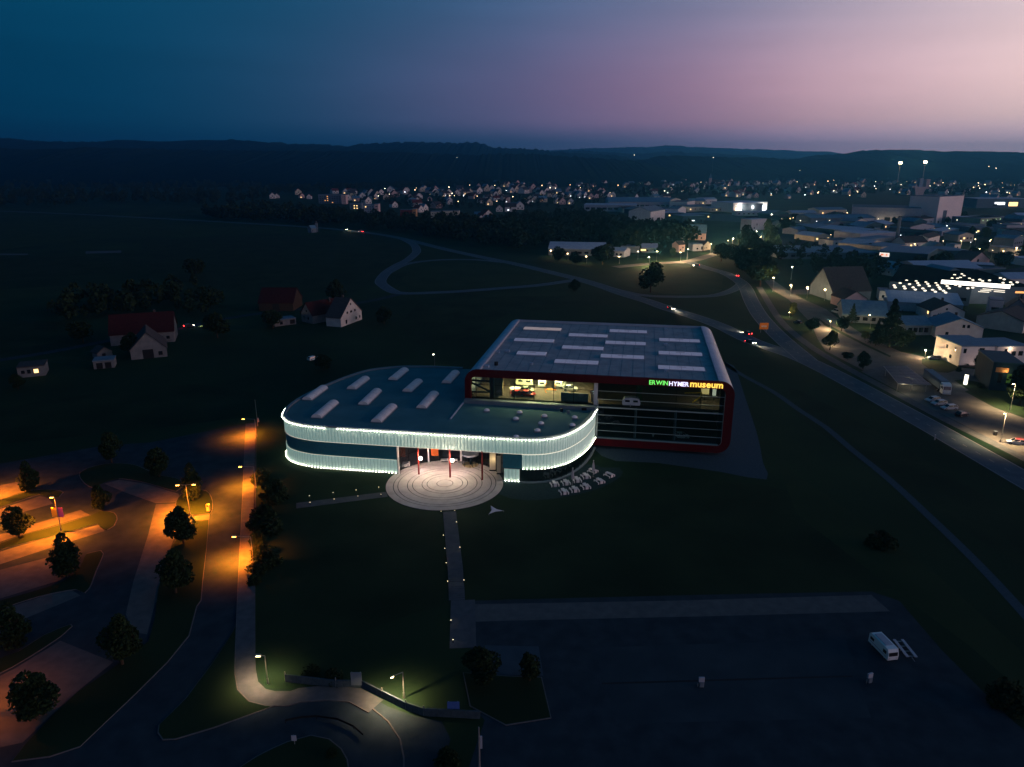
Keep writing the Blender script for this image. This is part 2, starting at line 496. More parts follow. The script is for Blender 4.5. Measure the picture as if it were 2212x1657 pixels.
# parcels of the left plain
for k_, (pts_, m_) in enumerate((([(-80, 560), (150, 552), (330, 560), (300, 590), (90, 600), (-80, 610)], M_lawn), ([(-80, 630), (60, 622), (220, 612), (330, 612), (300, 640), (100, 668), (-80, 690)], M_field), ([(560, 486), (700, 494), (780, 504), (700, 506), (560, 504), (400, 506), (330, 498)], M_field), ([(-80, 700), (60, 690), (160, 700), (120, 740), (-80, 770)], M_lawn), ([(120, 860), (420, 830), (560, 850), (540, 900), (300, 930), (0, 960), (-60, 900)], M_lawn), ([(900, 660), (1080, 640), (1240, 640), (1340, 655), (1100, 676), (1000, 730), (900, 745), (860, 700)], M_lawn), ([(1700, 830), (1800, 880), (1960, 970), (2140, 1080), (2300, 1200), (2260, 1260), (2060, 1130), (1880, 1010), (1720, 900)], M_lawn), ([(1680, 1000), (1800, 1080), (2000, 1220), (2200, 1400), (2280, 1560), (2100, 1400), (1900, 1250), (1720, 1110)], M_field))):
    poly('field', [P(*p) for p in pts_], 0.009 + .0004 * k_, m_)

# ------------------------------------------------------------------ roads
def road(name, pts, width, z=0.03, m=None, lines=True, kerb=False, dash=False):
    L = smooth_line(pts, 5.0)
    o = struct(name, ribbon(MB(), L, width / 2, -width / 2, z), m or M_asph)
    if lines:
        for s in (-1, 1):
            e = ribbon(MB(), L, s * (width / 2 - .3) + .09, s * (width / 2 - .3) - .09, z + .012)
            e.build('edge_line', M_mark, o)
    if dash:
        mb = MB()
        run = 0.0
        for a, b in zip(L[:-1], L[1:]):
            n = max(1, int((b - a).length / 12))
            for k in range(n):
                p, q = a.lerp(b, k / n), a.lerp(b, (k + 0.35) / n)
                d = (q - p).normalized(); t = Vector((-d.y, d.x, 0)) * .08
                mb.sheet([(v.x, v.y, z + .012) for v in (p + t, p - t, q - t, q + t)])
        mb.build('centre_line', M_mark, o)
    if kerb:
        for s in (-1, 1):
            mb = MB()
            for i in range(len(L) - 1):
                a0, a1 = offset_pts(L, i, s * width / 2), offset_pts(L, i + 1, s * width / 2)
                b0, b1 = offset_pts(L, i, s * (width / 2 + .22)), offset_pts(L, i + 1, s * (width / 2 + .22))
                mb.add([(a0.x, a0.y, 0), (a1.x, a1.y, 0), (b1.x, b1.y, 0), (b0.x, b0.y, 0), (a0.x, a0.y, z + .1), (a1.x, a1.y, z + .1), (b1.x, b1.y, z + .1), (b0.x, b0.y, z + .1)],
                       [(4, 5, 6, 7), (0, 1, 5, 4), (3, 7, 6, 2)])
            mb.build('kerb', M_kerb, o)
    return o
D = lambda *pts: [P(*p) for p in pts]
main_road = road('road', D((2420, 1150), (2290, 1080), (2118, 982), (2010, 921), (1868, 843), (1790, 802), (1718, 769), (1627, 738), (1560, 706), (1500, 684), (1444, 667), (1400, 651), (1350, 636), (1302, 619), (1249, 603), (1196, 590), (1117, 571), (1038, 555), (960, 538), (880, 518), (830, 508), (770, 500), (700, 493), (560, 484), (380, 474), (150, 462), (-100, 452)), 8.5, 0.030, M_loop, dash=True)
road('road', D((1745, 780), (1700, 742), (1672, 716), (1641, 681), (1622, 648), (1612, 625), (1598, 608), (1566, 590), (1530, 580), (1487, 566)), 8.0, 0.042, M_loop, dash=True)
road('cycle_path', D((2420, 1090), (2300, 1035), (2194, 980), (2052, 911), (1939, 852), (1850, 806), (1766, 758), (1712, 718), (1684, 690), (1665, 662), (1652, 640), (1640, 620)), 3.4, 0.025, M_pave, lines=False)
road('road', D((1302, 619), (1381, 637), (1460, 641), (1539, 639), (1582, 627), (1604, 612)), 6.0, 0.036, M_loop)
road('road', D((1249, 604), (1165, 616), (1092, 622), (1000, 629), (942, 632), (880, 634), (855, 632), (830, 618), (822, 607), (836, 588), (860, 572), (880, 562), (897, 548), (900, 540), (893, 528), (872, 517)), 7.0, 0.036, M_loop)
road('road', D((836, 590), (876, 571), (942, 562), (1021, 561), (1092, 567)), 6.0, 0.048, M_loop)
road('road', D((870, 634), (800, 650), (700, 664), (600, 672), (480, 690), (380, 712), (240, 735), (100, 762), (-80, 790)), 4.5, 0.024, M_asph, lines=False)
lit_road = road('road', [Q('C6', *p) for p in [(1100, 1152), (1230, 1140), (1330, 1130), (1470, 1120), (1700, 1105), (1900, 1050), (2100, 990), (2175, 960)]] + [Q('C1', *p) for p in [(1700, 800), (1790, 760), (1850, 690), (1895, 640), (1960, 600)]], 9.0, 0.054, M_street)
road('dirt_track', [Q('Z4', *p) for p in [(-140, 700), (60, 830), (300, 960), (500, 1100), (700, 1230), (900, 1400)]] + D((1920, 1035), (2010, 1118), (2110, 1215), (2212, 1325), (2330, 1460)), 1.9, 0.02, M_gravel, lines=False)

# the wide lit street and forecourts of the trading estate
poly('street', [Q('Z4', *p) for p in [(215, 90), (300, 110), (420, 190), (560, 270), (700, 330), (840, 430), (1010, 540), (1280, 660), (1480, 700), (1640, 770), (1960, 800), (1960, 900), (1760, 960), (1980, 1080), (2230, 1170), (2420, 1260), (2420, 1560), (2170, 1430), (1900, 1290), (1640, 1160), (1400, 1040), (1260, 960), (1100, 860), (930, 770), (700, 650), (640, 560), (590, 440), (420, 260), (300, 190)]], 0.050, M_street)
poly('verge', [Q('Z4', *p) for p in [(640, 395), (700, 440), (1010, 600), (1200, 690), (1190, 700), (1000, 612), (690, 455)]], 0.075, M_lawn)
poly('verge', [Q('E8', *p) for p in [(480, 395), (700, 410), (880, 450), (1000, 505), (940, 540), (820, 580), (700, 570), (560, 520), (480, 460)]], 0.09, M_lawn)
poly('verge', [Q('E8', *p) for p in [(905, 680), (1000, 665), (1110, 680), (1360, 730), (1340, 800), (1600, 1030), (1816, 1100), (1816, 1160), (1560, 1080), (1300, 950), (1080, 800)]], 0.09, M_lawn)
poly('verge', [Q('Z4', *p) for p in [(390, 190), (560, 180), (740, 200), (740, 240), (620, 225), (400, 215)]], 0.085, M_pave)
poly('forecourt', [Q('E8', *p) for p in [(-320, 560), (60, 760), (240, 850), (640, 860), (640, 790), (480, 600), (0, 480)]], 0.07, M_pave)

# ------------------------------------------------------------------ forecourts of the far trading estate
poly('car_park', [Q('C1', *p) for p in [(1120, 540), (1540, 545), (1700, 590), (1700, 620), (1300, 600), (1100, 575)]], 0.03, M_asph_l)
poly('car_park', [Q('R2', *p) for p in [(60, 330), (640, 470), (900, 540), (860, 640), (300, 640), (-60, 600), (-40, 440)]], 0.03, M_asph)

# ------------------------------------------------------------------ museum grounds
poly('apron', smooth_line(D((1300, 985), (1420, 1000), (1560, 1020), (1656, 1036), (1648, 1000), (1636, 940), (1610, 860), (1585, 790), (1560, 780), (1300, 900)), 4, True), 0.02, M_gravel)
poly('terrace', smooth_line([Q('M5', *p) for p in [(1040, 560), (1150, 600), (1300, 615), (1500, 605), (1750, 560), (1950, 500), (2080, 430), (2130, 370), (2100, 330), (1950, 330), (1800, 300), (1200, 420)]], 2, True), 0.03, mat('terrace_chippings', (0.018, 0.034, 0.034), 0.95, scale=2.0, rgb2=(0.03, 0.05, 0.05), spec=0.02, coords='World', bump=0.3))
poly('lawn', smooth_line(D((575, 930), (700, 1000), (850, 1030), (1100, 1050), (1400, 1030), (1700, 1060), (1850, 1160), (1930, 1270), (1500, 1290), (1000, 1300), (600, 1420), (560, 1300), (558, 1100)), 6, True), 0.008, M_lawn)

# plaza: a base and concentric slabs with recessed joints
plaza_c = (P(832, 1050) + P(1088, 1050)) / 2
plaza_c = Vector((plaza_c.x, P(960, 1045).y, 0))
PR = (P(1088, 1050) - P(832, 1050)).length / 2
plaza = MB()
plaza.prism([plaza_c + Vector((math.cos(t), math.sin(t), 0)) * PR for t in np.linspace(0, 2 * math.pi, 97)[:-1]], 0.0, 0.06)
plaza = struct('plaza', plaza, M_plaza2)
ring_edges = [0.0, .135, .30, .385, .545, .63, .79, .865, .995]
for a, b in zip(ring_edges[:-1], ring_edges[1:]):
    mb = MB()
    n = 96
    ra, rb = a * PR + (.10 if a else 0), b * PR - .06
    for k in range(n):
        t0, t1 = 2 * math.pi * k / n, 2 * math.pi * (k + 1) / n
        def pp(r, t, z): return (plaza_c.x + r * math.cos(t), plaza_c.y + r * math.sin(t), z)
        mb.add([pp(ra, t0, .12), pp(rb, t0, .12), pp(rb, t1, .12), pp(ra, t1, .12), pp(rb, t0, .05), pp(rb, t1, .05), pp(ra, t0, .05), pp(ra, t1, .05)],
               [(0, 1, 2, 3), (1, 4, 5, 2), (0, 3, 7, 6)])
    mb.build('paving_ring', M_plaza, plaza)

def slab_path(name, a, b, w0, w1, n, z, m):
    """a path of cross slabs from a to b"""
    base = MB()
    d = (b - a).normalized(); t = Vector((-d.y, d.x, 0))
    base.prism([a + t * w0 / 2, a - t * w0 / 2, b - t * w1 / 2, b + t * w1 / 2][::-1], 0, z)
    o = struct(name, base, M_gravel)
    for k in range(n):
        p, q = a.lerp(b, k / n), a.lerp(b, (k + .985) / n)
        wa, wb = w0 + (w1 - w0) * k / n, w0 + (w1 - w0) * (k + 1) / n
        mb = MB().prism([p + t * wa / 2, p - t * wa / 2, q - t * wb / 2, q + t * wb / 2][::-1], z - .02, z + .03 + .004 * (k % 3))
        mb.build('slab', m, o)
    return o
slab_path('path', (P(836, 1062) + P(836, 1074)) / 2, (P(640, 1088) + P(640, 1098)) / 2, 2.5, 2.5, 22, 0.05, M_pave)
pw = (P(985, 1112) - P(957, 1112)).length
pa, pb = P(971, 1108), P(984, 1233)
slab_path('path', pa, pb, pw, pw, 20, 0.30, M_pave)
# two flights of steps down to the lower square, with a landing between them
def steps(name, a, b, w, n, z0, z1):
    d = (b - a).normalized(); t = Vector((-d.y, d.x, 0))
    o = struct(name, MB().prism([a + t * w / 2, a - t * w / 2, b - t * w / 2, b + t * w / 2][::-1], 0, z1 + .02), M_plaza2)
    for k in range(n):
        p, q = a.lerp(b, (k + .12) / n), a.lerp(b, (k + .98) / n)
        z = z0 + (z1 - z0) * k / max(1, n - 1)
        MB().prism([p + t * w / 2, p - t * w / 2, q - t * w / 2, q + t * w / 2][::-1], 0, z + .03).build('step', M_pave, o)
    return o
steps('stairs', P(984, 1233), P(985, 1258), pw, 6, .30, .18)
slab_path('landing', P(985, 1258), P(986, 1269), pw, pw, 1, .14, M_pave)
steps('stairs', P(986, 1269), P(987, 1297), pw, 6, .16, .05)
slab_path('path', P(1000, 1297), P(1000, 1400), 4.0, 4.0, 8, 0.045, M_pave)

# ------------------------------------------------------------------ the lit access street and the big car park on the left
poly('car_park', [Q('Z8', *p) for p in [(-260, 520), (0, 470), (800, 330), (1200, 300), (1650, 210), (2020, 140)]] + [Q('Z8', 2012, 1500)] + [Q('Z9', *p) for p in [(1930, 120), (1890, 330), (1830, 430), (1480, 930), (1260, 1150), (1290, 1250), (1400, 1260), (2212, 985)]] + [Q('B3', *p) for p in [(350, 482), (600, 437), (800, 452), (960, 502), (1080, 602), (1160, 722), (1190, 960)]] + [P(700, 1800), P(-200, 1800), P(-700, 1700), P(-500, 1100)], 0.020, M_asph)
poly('forecourt', [Q('B3', *p) for p in [(700, 400), (900, 400), (1080, 500), (1250, 560), (1440, 600), (1500, 720), (1420, 960), (1190, 960), (1160, 722), (1080, 602), (960, 502), (820, 450)]], 0.014, M_asph)
# raised pavement along the fence, with its kerb
side = smooth_line([Q('Z8', *p) for p in [(2000, 150), (1990, 500), (1980, 900), (1968, 1300)]] + [Q('Z9', *p) for p in [(1962, 100), (1955, 500), (1955, 720), (1975, 830), (2050, 905), (2150, 930), (2300, 930)]] + [Q('B3', *p) for p in [(480, 425), (700, 408), (860, 425), (1000, 500)]], 2.0)
pv = MB()
ribbon(pv, side, 1.35, -1.35, 0.14)
for i in range(len(side) - 1):
    for s in (-1, 1):
        a0, a1 = offset_pts(side, i, s * 1.35), offset_pts(side, i + 1, s * 1.35)
        pv.add([(a0.x, a0.y, 0), (a1.x, a1.y, 0), (a1.x, a1.y, .14), (a0.x, a0.y, .14)], [(0, 1, 2, 3) if s < 0 else (3, 2, 1, 0)])
pavement = struct('pavement', pv, M_pave)
kb = MB()
for i in range(len(side) - 1):
    a0, a1, b0, b1 = offset_pts(side, i, -1.36), offset_pts(side, i + 1, -1.36), offset_pts(side, i, -1.52), offset_pts(side, i + 1, -1.52)
    kb.add([(a0.x, a0.y, .155), (a1.x, a1.y, .155), (b1.x, b1.y, .155), (b0.x, b0.y, .155), (b0.x, b0.y, 0), (b1.x, b1.y, 0)], [(0, 3, 2, 1), (3, 4, 5, 2)])
kb.build('kerb', M_kerb, pavement)

def island(pts, smooth=True, z=0.13):
    L = smooth_line(pts, 1.5, True) if smooth else pts
    o = struct('grass_island', MB().prism([(p.x, p.y) for p in L], 0.0, z), M_lawn)
    n = len(L)
    cx = sum((p for p in L), Vector()) / n
    mb = MB()
    for i in range(n):
        a, b = L[i], L[(i + 1) % n]
        da, db = (a - cx).normalized() * .16, (b - cx).normalized() * .16
        mb.add([(a.x, a.y, z - .01), (b.x, b.y, z - .01), (b.x + db.x, b.y + db.y, z - .01), (a.x + da.x, a.y + da.y, z - .01), (a.x + da.x, a.y + da.y, 0), (b.x + db.x, b.y + db.y, 0)], [(0, 3, 2, 1), (3, 4, 5, 2)])
    mb.build('kerb', M_kerb, o)
    return o
Z8 = lambda *pts: [Q('Z8', *p) for p in pts]
Z9 = lambda *pts: [Q('Z9', *p) for p in pts]
island(Z8((-60, 785), (150, 715), (300, 680), (420, 680), (500, 700), (470, 735), (380, 735), (320, 715), (160, 765), (-60, 835)))
island(Z8((-60, 1135), (190, 1040), (460, 965), (720, 885), (800, 850), (905, 865), (928, 915), (905, 965), (850, 1000), (800, 975), (780, 950), (500, 1030), (190, 1105), (-60, 1170)))
island(Z8((-80, 1590), (260, 1490), (520, 1400), (640, 1290), (690, 1190), (800, 1165), (820, 1190), (760, 1330), (710, 1460), (670, 1500), (600, 1470), (300, 1530), (-80, 1650)))
island(Z9((-60, 640), (150, 560), (350, 430), (560, 345), (570, 360), (480, 440), (250, 590), (100, 680), (-60, 760)))
island(Z8((640, 540), (760, 490), (900, 470), (1060, 480), (1160, 520), (1250, 560), (1430, 600), (1440, 660), (1400, 690), (1150, 620), (950, 590), (830, 620), (740, 660), (660, 610)))
island(Z8((1440, 720), (1530, 680), (1640, 690), (1686, 770), (1670, 868), (1560, 880), (1470, 870), (1400, 800)))
island(Z8((1555, 925), (1660, 920), (1640, 1150), (1610, 1400), (1595, 1560)) + Z9((1560, 200), (1500, 430), (1330, 640), (1080, 890), (860, 1100), (640, 1310), (400, 1390), (100, 1430), (200, 1300), (430, 1060), (620, 880), (900, 690), (1180, 480), (1230, 300), (1260, 60)) + Z8((1310, 1300), (1370, 1120), (1470, 1000)), smooth=False)
island(Z9((1880, 350), (1830, 440), (1700, 640), (1480, 935), (1270, 1140), (1262, 1200), (1300, 1255), (1400, 1250), (1700, 1160), (2150, 1000), (2000, 935), (1930, 870), (1905, 720), (1908, 500)), smooth=False)
island([Q('B3', *p) for p in [(60, 930), (200, 840), (400, 745), (560, 700), (680, 725), (760, 790), (800, 860), (815, 960), (400, 1000), (100, 990)]])
# paler paver bays beside the islands
bays = [Z8((-60, 655), (130, 615), (290, 668), (150, 705), (-60, 775)), Z8((-60, 850), (320, 728), (385, 745), (420, 790), (200, 850), (-60, 925)),
        Z8((-60, 1050), (640, 838), (715, 878), (190, 1030), (-60, 1110)), Z8((-60, 1190), (190, 1112), (785, 955), (832, 1005), (400, 1140), (-60, 1290)),
        Z8((-60, 1330), (560, 1170), (640, 1270), (500, 1390), (-60, 1560)), Z9((-60, 250), (300, 130), (540, 50), (640, 110), (280, 260), (-60, 400)),
        Z9((-60, 780), (120, 690), (480, 470), (900, 640), (620, 870), (420, 1050), (180, 1280), (-60, 1330)),
        Z8((830, 630), (950, 598), (1150, 630), (1420, 710), (1440, 775), (1240, 785), (1000, 700)), Z8((1240, 792), (1425, 785), (1470, 875), (1400, 1020), (1320, 1240), (1290, 1500)) + Z9((1230, 180), (1170, 420), (1060, 400), (1000, 260), (1060, 0)) + Z8((1110, 1250), (1180, 1030))]
for b in bays:
    poly('parking_bay', b, 0.032, M_bay)
poly('footway', Z8((1545, 890), (1668, 876), (1665, 916), (1545, 922)), 0.15, M_pave)
M_lot = mat('patched_asphalt', (0.020, 0.034, 0.045), 0.9, scale=0.12, rgb2=(0.038, 0.056, 0.068), spec=0.04, coords='World', detail=10)
# ------------------------------------------------------------------ the big unlit car park, lower right
poly('car_park', [Q('B4', *p) for p in [(-150, 190), (0, 185), (800, 165), (1560, 150), (1680, 190), (1860, 400), (2150, 690), (2400, 900), (2400, 1200), (-260, 1200), (-90, 700), (-150, 640)]], 0.016, M_asph)
poly('parking_bay', [Q('B4', *p) for p in [(-150, 205), (700, 190), (1560, 165), (1640, 235), (900, 255), (0, 275), (-150, 280)]], 0.024, M_bay)
poly('parking_bay', [Q('B4', *p) for p in [(380, 390), (1450, 355), (1500, 505), (420, 540)]], 0.024, M_lot)
poly('parking_bay', [Q('B4', *p) for p in [(425, 548), (1500, 515), (1560, 690), (470, 715)]], 0.024, M_lot)
island([Q('B4', *p) for p in [(-180, 500), (0, 515), (150, 520), (190, 690), (0, 720), (-150, 640)]], smooth=False)
poly('parking_bay', [Q('B4', *p) for p in [(-90, 380), (140, 385), (160, 510), (-60, 505)]], 0.024, M_asph_l)
poly('gutter', [Q('B4', *p) for p in [(410, 540), (1480, 510), (1480, 515), (410, 546)]], 0.030, M_black)
# ------------------------------------------------------------------ vehicles (shared builders)
def paint(name, rgb):
    return mat('paint_' + name, rgb, 0.3, var=0.03, spec=0.5)
M_head_off = mat('lamp_glass', (0.5, 0.5, 0.5), 0.2, var=0.02)
M_tail_off = mat('tail_lamp_glass', (0.25, 0.01, 0.01), 0.3, var=0.02)
M_head_on = glow('headlamp_lit', (1.0, 0.86, 0.62), 60.0)
M_tail_on = glow('tail_lamp_lit', (1.0, 0.03, 0.03), 30.0)
def loft(mb, rings):
    n = len(rings[0])
    o = len(mb.v)
    for r in rings:
        mb.v += [tuple(p) for p in r]
    for k in range(len(rings) - 1):
        for i in range(n):
            j = (i + 1) % n
            mb.f.append((o + k * n + i, o + k * n + j, o + (k + 1) * n + j, o + (k + 1) * n + i))
    mb.f.append(tuple(o + i for i in reversed(range(n))))
    mb.f.append(tuple(o + (len(rings) - 1) * n + i for i in range(n)))
    return mb
_wheel = {}
def wheel(parent, x, y, r=0.32, w=0.2):
    if 'w' not in _wheel:
        _wheel['w'] = MB().tube((-.5, 0, 0), (.5, 0, 0), 1.0, 1.0, 14).mesh('wheel', M_tyre)
        _wheel['r'] = MB().tube((-.52, 0, 0), (.52, 0, 0), .58, .58, 10).mesh('rim', M_steel)
    o = inst('wheel', _wheel['w'], parent, (x, y, r), (0, 0, 0), (w, r, r))
    inst('rim', _wheel['r'], o)
    return o
_carmesh = {}
def car(label, loc, rz, m, kind='hatch', on=False, group=None, category='car', name='parked_car'):
    """front of the car is local -y"""
    t = thing('car' if on else name, label, category, loc, rz, group)
    key = (kind, m.name)
    if key not in _carmesh:
        if kind == 'estate':
            low = [(-2.25, .35), (-2.3, .62), (-2.1, .78), (-1.1, .93), (2.1, .98), (2.3, .85), (2.3, .4), (2.1, .25), (-2.0, .25)]
            cab = [(-1.15, .92), (-.45, 1.42), (1.75, 1.46), (2.2, .97)]
        elif kind == 'van':
            low = [(-2.5, .35), (-2.55, .8), (-2.35, 1.05), (-1.8, 1.15), (2.45, 1.15), (2.5, .9), (2.5, .35), (2.3, .25), (-2.3, .25)]
            cab = [(-1.85, 1.14), (-1.25, 1.95), (2.35, 1.98), (2.46, 1.14)]
        else:
            low = [(-1.95, .35), (-2.02, .6), (-1.85, .8), (-1.0, .93), (1.8, .98), (2.0, .8), (2.0, .38), (1.8, .25), (-1.75, .25)]
            cab = [(-1.05, .92), (-.35, 1.44), (1.2, 1.46), (1.85, .97)]
        W = .92 if kind == 'van' else .86
        body = MB()
        loft(body, [[(x, y * (1 - .03 * (abs(x) > W - .1)), z * (1 - .06 * (abs(x) > W - .1) * (z > .5))) for y, z in low] for x in (-W, -W + .09, W - .09, W)])
        glassm = MB()
        loft(glassm, [[(x * (1.0 if z < cab[1][1] - .2 else .84), y, z) for y, z in cab] for x in (-W + .06, -W + .1, W - .1, W - .06)])
        roof = MB().box(-W * .78, W * .78, cab[1][0] + .12, cab[2][0] - .1, cab[1][1] - .02, cab[2][1] + .035)
        pil = MB()
        for sx in (-1, 1):
            for (a, b) in ((cab[0], cab[1]), (cab[3], cab[2]), (((cab[0][0] + cab[3][0]) / 2, cab[0][1]), ((cab[1][0] + cab[2][0]) / 2, cab[1][1]))):
                pil.tube((sx * (W - .05), a[0], a[1]), (sx * (W - .06) * .85, b[0], b[1]), .05, .05, 5)
        _carmesh[key] = (body.mesh('body', m), glassm.mesh('cabin_glass', M_pane), roof.mesh('roof', m), pil.mesh('pillars', m), low, W)
    b, gq, r, pl, low, W = _carmesh[key]
    inst('body', b, t); inst('cabin_glass', gq, t); inst('roof', r, t); inst('pillars', pl, t)
    L = max(abs(y) for y, z in low)
    for sx in (-1, 1):
        wheel(t, sx * (W - .08), -L * .62); wheel(t, sx * (W - .08), L * .62)
        pbox('headlight', t, (sx * (W - .25), -L - .005, .62), (.34, .1, .16), M_head_on if on else M_head_off)
        pbox('tail_light', t, (sx * (W - .2), L, .75), (.26, .1, .18), M_tail_on if on else M_tail_off)
    return t
def caravan(name, label, loc, rz, m, L=4.4, cat='caravan', group=None):
    t = thing(name, label, cat, loc, rz, group)
    mb = MB()
    prof = [(-L / 2, .5), (-L / 2 - .1, 1.0), (-L / 2 + .1, 1.7), (-L / 2 + .6, 2.2), (0, 2.38), (L / 2 - .6, 2.2), (L / 2 - .05, 1.6), (L / 2, .9), (L / 2 - .2, .45)]
    loft(mb, [[(x, y * (1 - .05 * (abs(x) > .95)), z) for y, z in prof] for x in (-1.02, -.92, .92, 1.02)])
    mb.build('body', m, t)
    for sx in (-1, 1):
        for yy in (-L / 4, L / 5):
            pbox('window', t, (sx * 1.03, yy, 1.55), (.03, L * .26, .5), M_pane)
        wheel(t, sx * .92, .1, .3)
    pbox('front_window', t, (0, -L / 2 + .02, 1.42), (1.3, .12, .45), M_pane)
    MB().tube((0, -L / 2, .45), (0, -L / 2 - .9, .42), .05, .05, 6).build('tow_bar', M_steel, t)
    return t

# ------------------------------------------------------------------ exhibition hall
ZT = 19.3
hA, hB = P(1003, 797, ZT), P(1590, 826, ZT)
HW = (hB - hA).length
HYAW = math.atan2(hB.y - hA.y, hB.x - hA.x)
ex = (hB - hA).normalized(); ey = Vector((-ex.y, ex.x, 0))
HO = Vector((hA.x, hA.y, 0))
HD = 62.0
def FP(x, y, y0=0.0):
    """frame point -> (x, z) on the hall's facade plane at local depth y0"""
    d = ray(x, y)
    o = Vector((0, 0, CAM_H))
    t = ((HO + ey * y0) - o).dot(ey) / d.dot(ey)
    q = o + d * t - HO
    return q.dot(ex), q.z
def FG(k, x, y, y0=0.0):
    return FP(*fr(k, x, y), y0)
def hl(w):
    """world -> hall local"""
    q = Vector(w) - HO
    return Vector((q.dot(ex), q.dot(ey), q.z))
def hw(x, y, z=0.0):
    return HO + ex * x + ey * y + Vector((0, 0, z))
M_red = mat('red_frame_panels', (0.085, 0.003, 0.007), 0.5, scale=0.5, var=0.12)
M_shell = mat('silver_shell_panels', (0.44, 0.47, 0.54), 0.45, scale=0.3, var=0.08, metal=0.3)
M_deck = mat('hall_roof_membrane', (0.27, 0.27, 0.285), 0.85, scale=0.35, rgb2=(0.39, 0.38, 0.39), detail=10, bump=0.15)
M_glass = glass('hall_glass', refl=0.05, clear=0.86)
M_sky = mat('skylight_polycarbonate', (0.74, 0.74, 0.76), 0.5, scale=1.0, var=0.06, emit=(0.62, 0.52, 0.72), estr=0.11)  # faint lilac emission stands in for light through the panes
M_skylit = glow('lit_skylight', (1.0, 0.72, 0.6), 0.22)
M_mull = mat('mullion_aluminium', (0.36, 0.42, 0.42), 0.4, var=0.05, metal=0.3)
M_mulld = mat('dark_mullion', (0.02, 0.02, 0.02), 0.5, var=0.05)
hall = thing('exhibition_hall', 'large box shaped museum hall with red rounded frame, glass front and flat roof', 'museum', HO, HYAW)
def rrect(x0, x1, z0, z1, R, n=8):
    pts = []
    for cx, cz, a0 in ((x1 - R, z0 + R, -90), (x1 - R, z1 - R, 0), (x0 + R, z1 - R, 90), (x0 + R, z0 + R, 180)):
        for k in range(n + 1):
            a = math.radians(a0 + 90 * k / n)
            pts.append((cx + R * math.cos(a), cz + R * math.sin(a)))
    return pts
ZB = 0.75
iL, iR, iT, iB = 1.55, HW - 2.1, 17.35, 2.6
out = rrect(0, HW, ZB, ZT, 3.4)
inn = rrect(iL, iR, iB, iT, 1.3)
fm = MB()
n = len(out)
fm.add([(x, 0.0, z) for x, z in out] + [(x, 0.0, z) for x, z in inn] + [(x, 1.3, z) for x, z in inn] + [(x, .5, z) for x, z in out],
       [(i, (i + 1) % n, n + (i + 1) % n, n + i) for i in range(n)] + [(n + i, n + (i + 1) % n, 2 * n + (i + 1) % n, 2 * n + i) for i in range(n)] + [(i, 3 * n + i, 3 * n + (i + 1) % n, (i + 1) % n) for i in range(n)])
fm.build('red_frame', M_red, hall, smooth=False)
# shell: the rounded tube behind the frame, open on top where the deck lies
sh = []
for x, z in out[9:18]:      # right upper corner
    sh.append((x, z))
RX = HW - 3.9
prof = [(0 + 3.9, ZT - .75), (3.9, ZT)] + [(x, z) for x, z in out[18:]] + [(x, z) for x, z in out[:18]] + [(RX, ZT), (RX, ZT - .75)]
ns = len(prof)
segs = 16
sm = MB()
ys = [0.52 + (HD - .52) * k / segs for k in range(segs + 1)]
for k in range(segs):        # each ring of cladding panels, a hairline joint between
    a, b = ys[k], ys[k + 1] - .05
    sm.add([(x, a, z) for x, z in prof] + [(x, b, z) for x, z in prof], [(i, ns + i, ns + i + 1, i + 1) for i in range(ns - 1)])
sm.build('shell', M_shell, hall, smooth=False)
bk = MB()
bk.add([(x, HD, z) for x, z in out], [tuple(reversed(range(n)))])
bk.build('rear_wall', M_greyw, hall)
MB().box(3.85, RX + .05, .55, HD - .3, ZT - 1.2, ZT - .72).build('roof_deck', M_deck, hall)
MB().box(3.9, RX, HD - .5, HD, ZT - .72, ZT - .1).build('parapet', M_shell, hall)
MB().box(3.9, RX, .5, .85, ZT - .72, ZT - .3).build('parapet', M_shell, hall)
mb = MB()
for k in range(1, 20):
    x = 3.9 + (RX - 3.9) * k / 20
    mb.box(x - .03, x + .03, .9, HD - .6, ZT - .72, ZT - .695)
mb.build('roof_seams', M_bit, hall)
sk = [(460, 158, 713, 163), (763, 203, 1025, 206), (1038, 172, 1290, 182), (397, 234, 665, 240), (718, 285, 998, 290), (1010, 248, 1282, 263), (1371, 232, 1645, 243), (415, 323, 613, 326), (667, 380, 963, 385), (978, 338, 1271, 355), (1367, 320, 1661, 332), (1363, 415, 1679, 433)]
for i, (x0, y0, x1, y1) in enumerate(sk):
    a, b = hl(Q('M2', x0, y0 + 6, ZT - .2)), hl(Q('M2', x1, y1 + 6, ZT - .2))
    yy = (a.y + b.y) / 2
    x0, x1 = a.x, b.x
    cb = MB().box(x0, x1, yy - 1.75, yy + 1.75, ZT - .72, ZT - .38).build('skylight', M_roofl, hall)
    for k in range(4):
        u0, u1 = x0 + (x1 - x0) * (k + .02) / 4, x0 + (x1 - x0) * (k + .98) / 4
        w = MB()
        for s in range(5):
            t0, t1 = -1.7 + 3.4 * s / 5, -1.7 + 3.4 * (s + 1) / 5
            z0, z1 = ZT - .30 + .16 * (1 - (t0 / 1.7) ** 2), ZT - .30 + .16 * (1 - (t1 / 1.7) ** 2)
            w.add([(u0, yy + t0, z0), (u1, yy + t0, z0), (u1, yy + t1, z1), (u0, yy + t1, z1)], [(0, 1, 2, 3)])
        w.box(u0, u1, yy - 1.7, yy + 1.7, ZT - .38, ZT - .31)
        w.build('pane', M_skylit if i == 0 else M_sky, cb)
    mbb = MB().box((x0 + x1) / 2 - 1.2, (x0 + x1) / 2 + 1.2, yy - .06, yy + .06, ZT - .1, ZT - .05)
    mbb.build('vent_opener', M_steel, cb)
